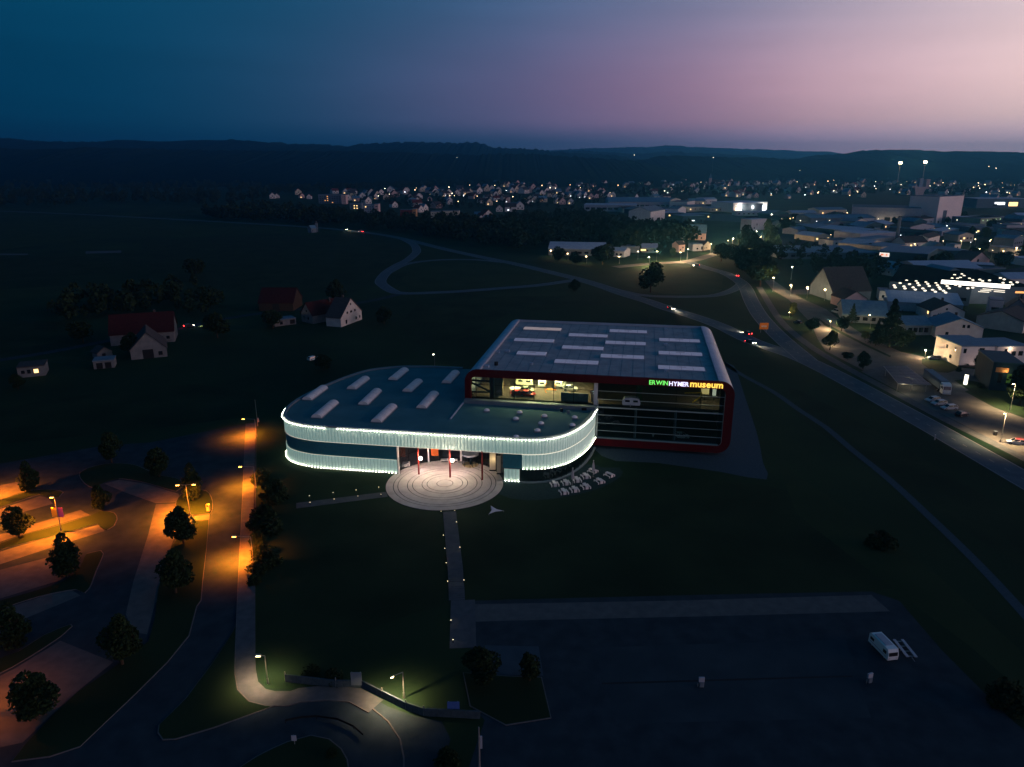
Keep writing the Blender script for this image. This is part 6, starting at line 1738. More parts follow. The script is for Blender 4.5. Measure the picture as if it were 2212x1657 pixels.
a, b = C1(240, 520), C1(700, 525)
W_ = span(a, b)
building('long_factory', 'pale front section of the long factory hall above the trees', 'factory', a, b, 40, 9, 'flat', M_palew, M_roofl, wins=grid(W_, 9, 1, 4, 1, 6.0, 3.0))
a, b = C1(985, 500), C1(1140, 505)
building('loading_hall', 'pale loading hall under the very bright floodlight', 'hall', a, b, 40, 11, 'flat', M_white, M_greyw, wins=[(8, 3, 5, 5, M_black), (18, 3, 5, 5, M_black)])
a, b = C1(1060, 570), C1(1130, 560)
building('loading_hall', 'small white shed lit by the bright floodlight', 'shed', a, b, 14, 10, 'gable_y', M_white, M_greyw, 3, wins=[(5, 2.4, 4, 4.4, M_black)])
a, b = C1(820, 615), C1(945, 590)
building('pitched_hall', 'white fronted hall with slanting roof at the wood edge', 'hall', a, b, 28, 12, 'gable_x', M_white, M_greyw, 5, wins=[(8, 3, 4, 4, M_black)])
a, b = C1(1100, 625), C1(1290, 620)
building('flat_store', 'dim teal flat store below the floodlit hall', 'store', a, b, 26, 8, 'flat', M_teal, M_roofb, wins=[(12, 2.6, 8, 1.0, M_cwin), (25, 2.5, 3, 3)])
a, b = C1(1130, 770), C1(1300, 775)
W_ = span(a, b)
building('roadside_house', 'house with blue roof and pink right gable by the lit road', 'house', a, b, 15, 6.4, 'gable_x', M_rose, M_roofb, 7.0, wins=[(W_ * .07, 5.2, 1.6, 2.0, M_wwin), (W_ * .3, 5.4, 1.2, 1.4, M_wwin), (W_ * .66, 5.0, 1.3, 1.5, M_wwin), (W_ * .45, 2.0, 1.2, 1.4), (W_ * .8, 2.0, 1.2, 1.4)])
a, b = C1(1190, 870), C1(1275, 868)
building('roadside_annex', 'pale flat annex below the blue roofed house', 'building', a, b, 9, 5.5, 'flat', M_palew, M_greyw, wins=[(4, 2, 1.4, 1.4), (8, 2.4, 1.4, 2.4, M_black)])
a, b = C1(1285, 865), C1(1345, 855)
building('roadside_annex', 'cream lit annex right of the flat one on the lit road', 'building', a, b, 8, 4.6, 'gable_y', M_cream, M_tiled, 2.6, wins=[(2, 2, 1.0, 1.4), (5, 2, 1.0, 1.4)])
a, b = C1(1065, 880), C1(1120, 876)
building('roadside_annex', 'narrow pink lit annex left of the flat one', 'building', a, b, 8, 6, 'gable_x', M_rose, M_tiled, 2.4, wins=[(2, 2, 1.0, 1.4), (4.6, 3.6, 1.0, 1.2)])
a, b = C1(1015, 810), C1(1115, 810)
building('roadside_annex', 'pale low roofed annex left of the blue roofed house', 'building', a, b, 12, 5.5, 'gable_x', M_rose, M_roofl, 2.4, wins=[(4, 2.6, 1.0, 1.4), (9, 4, 1.4, 1.2, M_wwin)])
a, b = C1(-70, 905), C1(420, 915)
W_ = span(a, b)
building('sports_hall', 'wide sports hall with pale blue roof and lamps in front', 'hall', a, b, 26, 5.0, 'gable_x', M_greyw, M_roofl, 4.0, wins=grid(W_, 8, 1, 2.4, 1, 3.0, 1.6))
a, b = C1(430, 915), C1(590, 925)
building('sports_annex', 'ribbed pale annex right of the sports hall', 'building', a, b, 14, 4.5, 'gable_x', M_palew, M_roofl, 2.0, wins=grid(span(a, b), 4, 1, 2.2, 1, 1.8, 1.4))
a, b = C1(560, 880), C1(720, 885)
building('sports_annex', 'low annex with a bright roof edge behind the trees', 'building', a, b, 14, 4.5, 'flat', M_greyw, M_roofl, wins=[(18, 2.4, 4, 1.2, M_wwin)])
a, b = C1(750, 885), C1(890, 885)
building('sports_annex', 'purple roofed annex left of the lit walls', 'building', a, b, 14, 4.0, 'gable_x', M_greyw, M_roofl, 2.6, wins=[(4, 2, 1.6, 1.4), (10, 2, 1.6, 1.4)])

# --- landmarks of the far town
def C6(x, y): return Q('C6', x, y)
a, b = C6(882, 440), C6(962, 440)
building('apartment_tower', 'floodlit yellow tower block on the far rise', 'tower block', a, b, 30, 30, 'flat', M_rose, M_greyw, wins=[(span(a, b) * .5, 18, 12, 22, glow('floodlit_face', (1, .72, .3), 1.1)), (span(a, b) * .1, 12, 5, 6, M_wwin)])  # large glowing panel stands in for the floodlit wall
for (x, y, h, lab) in ((1878, 482, 36, 'pale church with pointed spire in the far town'),):
    a = C6(x, y)
    t = thing('church', lab, 'church', a)
    MB().obox((0, 0, 0), 7, 7, 21).build('tower', M_rose, t)
    MB().add([(-4, -4, 21), (4, -4, 21), (4, 4, 21), (-4, 4, 21), (0, 0, h)], [(0, 1, 4), (1, 2, 4), (2, 3, 4), (3, 0, 4)]).build('spire', M_roofb, t)
    MB().box(3.6, 30, -5, 5, 0, 9).build('nave', M_rose, t)
    MB().profile([(-5.5, 9.1), (0, 16), (5.5, 9.1)], 3.7, 30.5).build('nave_roof', M_tiled, t)
a = Q('Z3', 1400, 540)
t = thing('concrete_tower', 'pale forked concrete tower below the two floodlights', 'tower', a)
sc_ = (Q('Z3', 1440, 540) - Q('Z3', 1370, 540)).length
MB().add([(-sc_ * .32, -5, 0), (sc_ * .38, -5, 0), (sc_ * .38, 8, 0), (-sc_ * .32, 8, 0), (-sc_ * .6, -5, sc_ * 1.1), (sc_ * .6, -5, sc_ * 1.1), (sc_ * .6, 8, sc_ * 1.1), (-sc_ * .6, 8, sc_ * 1.1)], [(0, 1, 5, 4), (1, 2, 6, 5), (2, 3, 7, 6), (3, 0, 4, 7), (4, 5, 6, 7)]).build('shaft', M_rose, t)
MB().box(-sc_ * .85, -sc_ * .25, -4, 7, sc_ * 1.0, sc_ * 1.2).box(sc_ * .62, sc_ * 1.0, -4, 7, sc_ * .9, sc_ * 1.9).build('platform', M_rose, t)
MB().box(-sc_ * .1, sc_ * .3, -3, 6, sc_ * 1.1, sc_ * 2.0).build('head', M_palew, t)
for i, (x, y, h) in enumerate(((1945, 352, 30), (1999, 350, 32))):
    b = at_depth(x, y, 2100); 
    t = thing('floodlight_mast', ('left' if i == 0 else 'right and brighter') + ' floodlight mast burning below the right hand hill', 'floodlight', (b.x, b.y, 0))
    MB().tube((0, 0, 0), (0, 0, b.z), .6, .4, 8).build('mast', M_steel, t)
    MB().box(-4.5, 4.5, -.6, .6, b.z - 2.6, b.z + 2.6).build('lamp_bank', glow('mast_lamps', (1, .72, .38), 28 if i else 18), t)  # bank enlarged to take in the glare of its lamps
    light('lamp_light', 'POINT', t, (0, -4, b.z), 60000, (1, .68, .34), 2.0)
# mid town blocks
def T3(x, y): return Q('T3', x, y)
def T4(x, y): return Q('T4', x, y)
for (f_, x0, x1, y0, h, m, rows, n, lit, lab) in (
        (T3, 720, 970, 345, 15, M_greyw, 4, 9, {(1, 3), (2, 3), (3, 3), (0, 5), (1, 2)}, 'long grey apartment block with a lit stairwell at the left of the town'), (T3, 972, 1022, 352, 15, M_rose, 4, 2, set(), 'rose end tower of the lit apartment block'),
        (T3, 1060, 1190, 410, 9, M_greyw, 2, 4, {(0, 1), (1, 1), (1, 2), (0, 2)}, 'low grey block with four lit windows'), (T3, 1215, 1330, 445, 11, M_palew, 3, 4, {(2, 0)}, 'grey block with one bright window beside an ochre end'), (T3, 1332, 1375, 447, 12, M_rose, 3, 2, set(), 'ochre end block with small dark windows'),
        (T3, 1610, 1745, 492, 9, M_tile, 2, 5, set(), 'dull red block at the wood edge'), (T3, 1746, 1785, 492, 10, M_ochre, 2, 2, set(), 'orange end wall right of the dull red block'), (T4, 10, 130, 690, 10, M_cream, 3, 4, {(1, 2), (2, 2)}, 'pale block with a lit stair above the wood'), (T4, 135, 320, 670, 9, M_cream, 2, 6, set(), 'dim cream block right of the lit stair')):
    a, b = f_(x0, y0), f_(x1, y0)
    building('apartment_block', lab, 'apartments', a, b, 14, h, 'flat', m, M_greyw, wins=grid(span(a, b), n, rows, 1.8, (h - 1.6) / rows, 1.6, 1.3, lit=lit, litm=M_owin if 'stairwell' in lab else M_wwin))

# the houses of the far town: each its own thing, walls, roof and windows
house_kinds = {}
def house_variant(kind):
    if kind in house_kinds:
        return house_kinds[kind]
    wm_, rm_, orient = kind
    w, d, h, rh = 10.0, 12.0, 5.5, 4.5
    if orient == 'y':
        mb = MB()
        pr = [(-w / 2, 0), (-w / 2, h), (0, h + rh), (w / 2, h), (w / 2, 0)]
        mb.add([(x, 0, z) for x, z in pr] + [(x, d, z) for x, z in pr], [(0, 4, 3, 2, 1), (0, 1, 6, 5), (3, 4, 9, 8), (5, 6, 7, 8, 9)])
        wall = mb.mesh('wall', wm_)
        rf = MB()
        for s in (-1, 1):
            x0, z0 = s * (w / 2 + .4), h - .36
            rf.add([(x0, -.4, z0 + .05), (0, -.4, h + rh + .05), (0, d + .4, h + rh + .05), (x0, d + .4, z0 + .05), (x0, -.4, z0 + .3), (0, -.4, h + rh + .35), (0, d + .4, h + rh + .35), (x0, d + .4, z0 + .3)], [(4, 5, 6, 7), (0, 1, 5, 4), (0, 4, 7, 3), (0, 3, 2, 1)])
        roof = rf.mesh('roof', rm_)
    else:
        wall = MB().profile([(0, 0), (0, h), (d / 2, h + rh * .8), (d, h), (d, 0)], -w / 2 - 1.5, w / 2 + 1.5).mesh('wall', wm_)
        rf = MB()
        k = rh * .8 / (d / 2)
        rf.profile([(-.5, h - .5 * k + .05), (d / 2, h + rh * .8 + .05), (d / 2, h + rh * .8 + .35), (-.5, h - .5 * k + .35)], -w / 2 - 2, w / 2 + 2)
        rf.profile([(d / 2, h + rh * .8 + .05), (d + .5, h - .5 * k + .05), (d + .5, h - .5 * k + .35), (d / 2, h + rh * .8 + .35)], -w / 2 - 2, w / 2 + 2)
        roof = rf.mesh('roof', rm_)
    house_kinds[kind] = (wall, roof)
    return house_kinds[kind]
HR = random.Random(5)
def town_house(p, s, zone, litc=.4):
    wm_ = HR.choice([M_white, M_white, M_white, M_rose, M_cream]); rm_ = HR.choice([M_tiled, M_tile, M_tiled, M_roofb]); orient = HR.choice(['y', 'y', 'x'])
    wall, roof = house_variant((wm_, rm_, orient))
    cw = {M_white: 'white', M_rose: 'rose', M_cream: 'cream'}[wm_]; cr = {M_tiled: 'dark', M_tile: 'red', M_roofb: 'blue grey'}[rm_]
    lit = HR.random() < litc
    lab = f"{'window lit ' if lit else ''}{cw} {'gabled' if orient == 'y' else 'long'} house with {cr} roof, {zone}"
    t = thing('town_house', lab, 'house', p, HR.uniform(.0, .95), 'houses ' + zone)
    inst('wall', wall, t, scale=(s, s, s)); inst('roof', roof, t, scale=(s, s, s))
    for i, (x, z) in enumerate(((-2.6, 1.8), (2.6, 1.8), (0, 4.3))):
        m = (HR.choice([M_wwin, M_wwin, M_cwin, M_owin]) if lit and i == 0 else M_pane)
        pbox('window', t, (x * s, -.03, z * s), (1.7 * s, .08, 1.6 * s), m)
    return t
zones = [
    ('at the far town end', [T3(x, y) for x, y in ((215, 290), (262, 285), (500, 250), (540, 285), (615, 295), (905, 235), (1015, 240))]),
    ('behind the apartment blocks', [T3(x, y) for x, y in ((1105, 240), (1045, 310), (1130, 320), (1200, 295), (1250, 265), (1300, 268), (1345, 300), (1360, 270), (1405, 250), (1500, 225), (1550, 275), (1630, 238), (1675, 242), (1720, 290), (1815, 298), (1850, 215), (1945, 228), (2000, 215), (2070, 250), (2145, 262), (2010, 260), (1265, 348), (1800, 380), (1840, 440), (1890, 430), (2035, 395), (1555, 388))]),
    ('in the far middle town', [T4(x, y) for x, y in ((20, 395), (60, 420), (135, 415), (210, 425), (300, 425), (400, 415), (440, 410), (545, 405), (460, 455), (495, 460), (640, 470), (680, 365), (720, 405), (760, 410), (730, 480), (800, 475), (840, 478), (820, 330), (860, 330), (745, 305), (960, 310), (900, 395), (950, 390), (1015, 350), (1090, 395), (1060, 400), (1130, 355), (1190, 385), (1240, 388))]),
    ('left of the long factory', [T4(x, y) for x, y in ((1280, 410), (1300, 400), (1330, 440), (1370, 450), (1400, 405), (1450, 450), (1520, 385), (1530, 450), (1590, 410), (1640, 450), (1700, 450), (1745, 385), (1760, 465), (1820, 450), (1860, 415), (1900, 440), (1960, 445), (2000, 440), (1450, 520), (1540, 520), (1240, 495), (1400, 510))]),
    ('above the dark wood', [T4(x, y) for x, y in ((540, 680), (600, 695), (640, 690), (690, 750), (560, 730), (760, 600), (880, 600), (940, 575), (985, 578))]),
    ('around the far church', [C1(x, y) for x, y in ((950, 285), (1000, 265), (1030, 300), (1090, 310), (1130, 280), (1180, 330), (1230, 300), (1290, 325), (1310, 300), (1390, 300), (1420, 320), (1470, 300), (1510, 300), (1590, 295), (1680, 320), (1750, 290), (1860, 290), (1940, 290), (640, 420), (700, 425), (880, 420), (965, 420))]),
    ('under the right hill', [Q('Z3', x, y) for x, y in ((340, 450), (470, 500), (560, 470), (620, 450), (730, 460), (820, 500), (880, 520), (940, 500), (990, 540), (1270, 510), (1330, 520), (1580, 500), (1620, 520), (1660, 490), (1940, 565), (2010, 560), (2100, 560), (1690, 300), (1850, 320), (2130, 330), (190, 440), (100, 460), (30, 450))]),
    ('below the long ridge', [C1(x, y) for x, y in ((1500, 105), (1575, 110), (1650, 105), (1745, 108), (1820, 105), (1560, 115))]),
]
for zone, pts in zones:
    for p in pts:
        if p.y > 6000 or p.y < 0:
            continue
        s = 1.0 if p.y < 1500 else (1.25 if p.y < 2500 else 1.8)
        town_house(p, s * HR.uniform(.85, 1.25), zone)

# the town goes on between the houses placed above: more houses, each its own thing, in looser order
taken = [o_.location.copy() for o_ in col.objects if o_.get('category') and o_.parent is None]
SC = np.random.default_rng(21)
def in_poly(px, x, y):
    c, j_ = False, len(px) - 1
    for i_ in range(len(px)):
        if (px[i_][1] > y) != (px[j_][1] > y) and x < (px[j_][0] - px[i_][0]) * (y - px[i_][1]) / (px[j_][1] - px[i_][1]) + px[i_][0]:
            c = not c
        j_ = i_
    return c
def scatter(px, count, gap):
    out_ = []
    lo_x, hi_x = min(p[0] for p in px), max(p[0] for p in px)
    lo_y, hi_y = min(p[1] for p in px), max(p[1] for p in px)
    for _ in range(count * 60):
        x, y = SC.uniform(lo_x, hi_x), SC.uniform(lo_y, hi_y)
        if not in_poly(px, x, y):
            continue
        p = P(x, y)
        if any((p - q).length < gap for q in taken):
            continue
        taken.append(p); out_.append(p)
        if len(out_) >= count:
            break
    return out_
RT = [(1330, 398), (1560, 394), (1800, 388), (2225, 386), (2225, 424), (2090, 424), (1900, 418), (1740, 428), (1640, 432), (1560, 426), (1330, 418)]
MT = [(700, 420), (900, 408), (1100, 400), (1320, 398), (1330, 425), (1240, 440), (1060, 448), (860, 440)]
for zone, px_, n_, g_ in (('in the right town', RT, 88, 18), ('in the middle town', MT, 56, 16)):
    for p in scatter(px_, n_, g_):
        town_house(p, (1.0 if p.y < 1500 else 1.2) * HR.uniform(.8, 1.2), zone, .5)
# sheds, stores and houses that fill the trading estate
EST = [(1640, 470), (1720, 462), (1850, 470), (2225, 478), (2225, 585), (2080, 560), (1960, 590), (1860, 545), (1720, 520)]
NE = [(1930, 600), (2000, 580), (2225, 600), (2225, 735), (2120, 690), (2020, 660)]
MID = [(1300, 446), (1480, 440), (1640, 446), (1660, 480), (1600, 500), (1440, 472), (1330, 466)]
k_ = 0
ADJ = ['grey', 'pale', 'white', 'cream', 'dark']
for px_, n_, g_, zone in ((EST, 38, 26, 'among the estate yards'), (NE, 7, 22, 'near the right edge'), (MID, 12, 26, 'beside the long factory')):
    for p in sorted(scatter(px_, n_, g_), key=lambda q: q.x / q.y):
        w_, d_ = HR.uniform(16, 42), HR.uniform(14, 28)
        an = HR.uniform(.0, .7)
        b = p + Vector((math.cos(an), math.sin(an), 0)) * w_
        ci = HR.randrange(5)
        wm_ = [M_greyw, M_palew, M_white, M_cream, M_teal][ci]
        ft = HR.choice(['flat', 'gable_x', 'gable_y'])
        hh = HR.uniform(4, 8)
        lit = {(0, j_) for j_ in range(4) if HR.random() < .3}
        building('yard_shed', f"{ADJ[ci]} {'flat roofed' if ft == 'flat' else 'gabled'} shed {zone}", 'building', p, b, d_, hh, ft, wm_, HR.choice([M_roofb, M_roofl, M_tiled, M_greyw]), HR.uniform(2, 3.6), 'sheds ' + zone, wins=grid(w_, 4, 1, hh * .5, 1, 1.8, 1.5, lit=lit))
        k_ += 1
for p in scatter(EST, 26, 12):
    k_ += 1
    tree('dark tree among the estate yards', p, HR.uniform(6, 11), HR.choice(['round', 'oval', 'round']), HR.uniform(.9, 1.3), 'dark trees among the estate yards')
# street lights twinkling through the town
tw = {t_: MB().ball((0, 0, 0), 1, 1, .8, 7, 4).mesh('lens', glow('twinkle_' + t_, COLR[t_][0], 9.0)) for t_ in ('w', 'y', 'c')}
tw_post = MB().tube((0, 0, -1), (0, 0, 0), .012, .012, 5).mesh('post', M_steel)
for zone, px_, n_ in (('in the right hand town', RT, 85), ('in the middle town', MT, 55), ('among the estate yards', EST, 45)):
    for p in scatter(px_, n_, 9):
        h_ = HR.uniform(4, 7)
        t = thing('distant_lamp', 'tiny street light ' + zone, 'lamp', p, 0, 'tiny street lights ' + zone)
        r_ = max(.22, p.y * .00048) * HR.uniform(.6, 1.25)
        inst('lens', tw[HR.choice('wyyc')], t, (0, 0, h_), (0, 0, 0), (r_, r_, r_))
        inst('post', tw_post, t, (0, 0, h_), (0, 0, 0), (6, 6, h_))

# tiny far lights that mark farms and streets beyond the town
far_l = [('D', 257, 381, 'y', 'alone on the dark plain at the far left'), ('D', 459, 414, 'y', 'by the dark wood left of the town'), ('C5', 1668, 256, 'w', 'left of the pair under the long hill'), ('C5', 1737, 259, 'w', 'right of the pair under the long hill'), ('C6', 1258, 234, 'w', 'high on the middle ridge'), ('C6', 1905, 254, 'w', 'high on the right end of the middle ridge'), ('C6', 1410, 430, 'y', 'left of two yellow lights before the church'), ('C6', 1440, 428, 'y', 'right of two yellow lights before the church'), ('C6', 1010, 420, 'y', 'just right of the floodlit tower block'), ('C6', 490, 570, 'y', 'yellow among the middle town houses'), ('C6', 630, 625, 'y', 'yellow below the middle town houses'), ('Z3', 505, 335, 'y', 'broad yellow on the right hand slope'), ('Z3', 630, 368, 'y', 'small yellow on the right hand slope'), ('Z3', 1150, 458, 'w', 'bright white pair in the right hand town'), ('Z3', 885, 525, 'y', 'orange by the right hand town houses'), ('Z3', 945, 500, 'y', 'orange streak in the right hand town'), ('Z3', 2000, 318, 'w', 'white at the far right below the hill'), ('Z3', 1850, 335, 'w', 'white left of the far right light'), ('Z3', 1945, 305, 'y', 'upper one at the far right'), ('Z3', 1940, 560, 'y', 'by the far right house row'), ('C1', 2070, 578, 'y', 'long yellow at the junction'), ('C1', 2068, 520, 'w', 'white above the junction'), ('C6', 20, 480, 'y', 'green yellow at the middle town')]
for (k, x, y, tone, lab) in far_l:
    p = Q(k, x, y, 5.0) if fr(k, x, y)[1] > 372 else at_depth(*fr(k, x, y), 3000)
    t = thing('distant_lamp', 'tiny lamp ' + lab, 'lamp', (p.x, p.y, 0), 0, 'tiny lamps beyond the town')
    d = p.y
    r = max(.25, d * .00052)
    MB().tube((0, 0, 0), (0, 0, p.z), r * .15, r * .1, 6).build('post', M_steel, t)
    MB().ball((0, 0, p.z), r, r, r * .8, 8, 5).build('lens', glow('far_lamp_' + tone, COLR[tone][0], 6.0), t)

# ------------------------------------------------------------------ vehicles outside
def face(a, b):
    """rotation so that the front (local -y) points from a to b"""
    d = b - a
    return math.atan2(d.y, d.x) + math.pi / 2
M_sil = paint('silver', (0.45, 0.47, 0.5)); M_dk = paint('black', (0.02, 0.02, 0.025)); M_bl = paint('steel_blue', (0.2, 0.26, 0.32))
def drive(label, k, x, y, ahead, m, kind='hatch'):
    p = Q(k, x, y, .06)
    t = car(label, p, face(p, ahead), m, kind, on=True)
    f = (ahead - p).normalized()
    L = 2.4
    lp = Vector((0, -L - .2, .7))
    light('headlight_beam', 'SPOT', t, lp, 7000, (1, .74, .46), .1, target=lp + Vector((0, -10, -.75)), spot=70, blend=.8)
    light('tail_glow', 'POINT', t, (0, L + .3, .8), 12, (1, .04, .02), .1)
    return t
drive('car with headlights on coming down the main road behind the hall', 'C6', 1558, 1497, Q('C6', 1900, 1600), M_dk)
drive('car with glowing red tail lights on the road right of the hall', 'M2', 1965, 208, Q('M2', 1800, 150), M_dk)
drive('car with headlights on following just behind the red tail lights', 'M2', 1985, 268, Q('M2', 2200, 330), M_dk)
drive('car with red tail lights at the road bend by the dark trees', 'C1', 1573, 1090, Q('C1', 1450, 1040), M_dk)
drive('small car with red lights on the lit road above the striped field', 'C1', 1222, 1000, Q('C1', 1000, 1010), M_dk)
drive('distant car with headlights at the left end of the main road', 'T3', 1018, 634, Q('T3', 1300, 690), M_dk)
p = Q('T3', 1180, 656, .06)
t = drive('distant van with red tail lights on the main road', 'T3', 1180, 656, Q('T3', 1000, 640), M_pw, 'van')
p = Q('L7', 1195, 383, .05)
drive('car with its lights on beside the red roofed farm', 'L7', 1180, 384, Q('L7', 1300, 372), M_dk)
# parked
K4 = lambda x, y: Q('K4', x, y, .08)
car('grey estate car, upper of three parked below the truck', K4(1030, 1030), face(K4(1030, 1030), K4(880, 1045)), M_sil, 'estate')
car('grey car, middle of three parked below the truck', K4(1170, 1105), face(K4(1170, 1105), K4(1010, 1115)), M_sil, 'estate')
car('silver car, lowest of three parked below the truck', K4(1390, 1205), face(K4(1390, 1205), K4(1230, 1210)), M_sil, 'estate')
t = car('black car with one shining lamp on the forecourt', K4(1670, 1350), face(K4(1670, 1350), K4(1720, 1340)), M_dk, 'hatch')
pbox('lit_marker', t, (.6, -2.08, .7), (.2, .06, .12), M_head_on)
car('silver car parked behind the verge before the white house', Q('E8', 640, 400, .1), face(Q('E8', 640, 400), Q('E8', 560, 395)), M_sil, 'estate')
t = car('white car with dark red roof at the right edge', Q('E8', 1710, 1510, .06), face(Q('E8', 1710, 1510), Q('E8', 1620, 1500)), M_pw, 'estate')
MB().box(-.6, .6, -.3, 1.6, 1.47, 1.53).build('red_roof', paint('dark_red', (0.25, 0.02, 0.02)), t)
car('silver van parked on the lit verge by the dark tree', Q('Z4', 785, 362, .09), face(Q('Z4', 785, 362), Q('Z4', 740, 350)), M_sil, 'van')
car('dark car parked beside the street below the dark tree', Q('Z4', 490, 440, .06), face(Q('Z4', 490, 440), Q('Z4', 450, 430)), M_dk, 'hatch')
car('pale car parked alone in the dark behind the pavilion', Q('M1', 440, 410, .02), face(Q('M1', 440, 410), Q('M1', 500, 395)), M_pw, 'estate')
# the lorry
c0, c1 = Q('K4', 1330, 905, .05), Q('K4', 880, 560, .05)
t = thing('lorry', 'white cabbed lorry with long grey box trailer facing the camera', 'lorry', c0, face(c1, c0))
MB().box(-1.25, 1.25, 2.6, 16.5, 1.2, 4.0).build('trailer_box', M_greyw, t, bevel=.05)
MB().box(-1.24, 1.24, 2.9, 16.3, .9, 1.15).build('chassis', M_black, t)
cabm = MB(); loft(cabm, [[(x, y, z) for y, z in ((0, .5), (-.05, 1.6), (.25, 3.0), (.7, 3.55), (2.2, 3.7), (2.2, .5))] for x in (-1.22, -1.15, 1.15, 1.22)]); cabm.build('cab', M_pw, t)
pbox('windscreen', t, (0, .1, 2.3), (2.1, .3, 1.0), M_pane, (-.15, 0, 0))
pbox('bumper', t, (0, -.08, .65), (2.4, .2, .5), M_sil)
for s in (-1, 1):
    pbox('headlight', t, (s * .95, -.14, .95), (.35, .14, .2), M_head_off)
    pbox('mirror', t, (s * 1.4, .1, 2.3), (.12, .2, .6), M_black)
    pbox('side_window', t, (s * 1.21, 1.0, 2.4), (.06, .9, .7), M_pane)
    for y in (.9, 4.2, 13.2, 14.5, 15.7):
        wheel(t, s * 1.05, y, .5, .3)
# solar roof over parking bays
z_s = 3.0
pts = [Q('E8', x, y, z_s) for x, y in ((-20, 490), (280, 490), (600, 735), (170, 720))]
a, b, d = pts[3], pts[2], pts[0]
t = thing('solar_carport', 'dark solar panel roof on posts over the parking forecourt', 'carport', (a.x, a.y, 0), math.atan2(b.y - a.y, b.x - a.x))
loc_ = [Matrix.Rotation(-t.rotation_euler.z, 4, 'Z') @ (p - Vector((a.x, a.y, 0))) for p in pts]
M_solar = mat('solar_cells', (0.012, 0.022, 0.04), 0.45, spec=.25, var=.2, scale=3)
for i in range(8):
    for j in range(6):
        def at(u, v):
            return (loc_[3].lerp(loc_[2], u)).lerp(loc_[0].lerp(loc_[1], u), v)
        e_ = .04 if i != 3 else .25
        q = [at((i + .03) / 8, (j + .03) / 6), at((i + 1 - e_) / 8, (j + .03) / 6), at((i + 1 - e_) / 8, (j + .97) / 6), at((i + .03) / 8, (j + .97) / 6)]
        mb = MB().add([(v.x, v.y, z_s + .1) for v in q] + [(v.x, v.y, z_s + .02) for v in q], [(0, 1, 2, 3), (0, 4, 5, 1), (1, 5, 6, 2), (2, 6, 7, 3), (3, 7, 4, 0)])
        mb.build('solar_panel', M_solar, t)
for (u, v) in ((.05, .1), (.5, .1), (.95, .1), (.05, .9), (.5, .9), (.95, .9)):
    q = at(u, v)
    MB().tube((q.x, q.y, 0), (q.x, q.y, z_s), .1, .1, 8).build('post', M_steel, t)
q0, q1, q2, q3 = at(0, 0), at(1, 0), at(1, 1), at(0, 1)
MB().path([(v.x, v.y, z_s) for v in (q0, q1, q2, q3, q0)], .09).build('frame', M_steel, t)
qm = at(.6, .3)
light('lamp_light', 'POINT', t, (qm.x, qm.y, z_s - .3), 260, (1, .82, .5), .2)
qm = at(.2, -.05)
light('lamp_light', 'POINT', t, (qm.x, qm.y, z_s - .3), 260, (1, .82, .5), .2)
# glowing advertising column
b = Q('E8', 1045, 735)
t = thing('advertising_column', 'tall glowing white advertising column on the grass by the lorry', 'column', b)
MB().tube((0, 0, .2), (0, 0, 3.6), .55, .55, 20).build('lit_drum', glow('column_light', (1, .9, .72), 2.4), t)
MB().tube((0, 0, 0), (0, 0, .2), .62, .62, 20).build('base', M_black, t); MB().tube((0, 0, 3.6), (0, 0, 3.8), .65, .5, 20).build('cap', M_black, t)
for z in (1.3, 2.5):
    MB().tube((0, 0, z), (0, 0, z + .06), .57, .57, 20).build('band', M_palew, t)
light('lamp_light', 'POINT', t, (-1.2, -1.0, 2.2), 160, (1, .9, .66), .3)
simple('waste_bin', 'dark waste bin on the forecourt left of the slim lamp', 'bin', 'E8', 1440, 1395, [('body', MB().tube((0, 0, 0), (0, 0, 1.1), .4, .45, 12), M_black), ('lid', MB().tube((0, 0, 1.1), (0, 0, 1.25), .48, .3, 12), M_greyw)], z=.05)
simple('marker_post', 'short pale marker post on the main road verge', 'post', 'E8', 645, 1455, [('post', MB().tube((0, 0, 0), (0, 0, 1.3), .16, .12, 8), M_palew), ('cap', MB().ball((0, 0, 1.35), .16), M_white)], z=0)
# orange road sign
b = Q('M2', 2072, 195)
t = thing('road_sign', 'orange direction board standing where the roads split', 'sign', b)
for s in (-1, 1):
    MB().tube((s * 1.2, 0, 0), (s * 1.2, 0, 3.9), .07, .07, 8).build('post', M_steel, t)
MB().box(-1.9, 1.9, -.1, -.03, 1.4, 4.2).build('board', mat('orange_sign_face', (0.75, 0.22, 0.02), 0.4, emit=(1, .3, .03), estr=.04), t)
MB().box(-1.1, 1.1, -.14, -.105, 2.4, 3.1).build('arrow_panel', mat('sign_white_panel', (.7, .5, .4), .5, emit=(1, .6, .4), estr=.04), t)
light('sign_light', 'POINT', t, (0, -1.2, 3.4), 6, (1, .55, .2), .1)

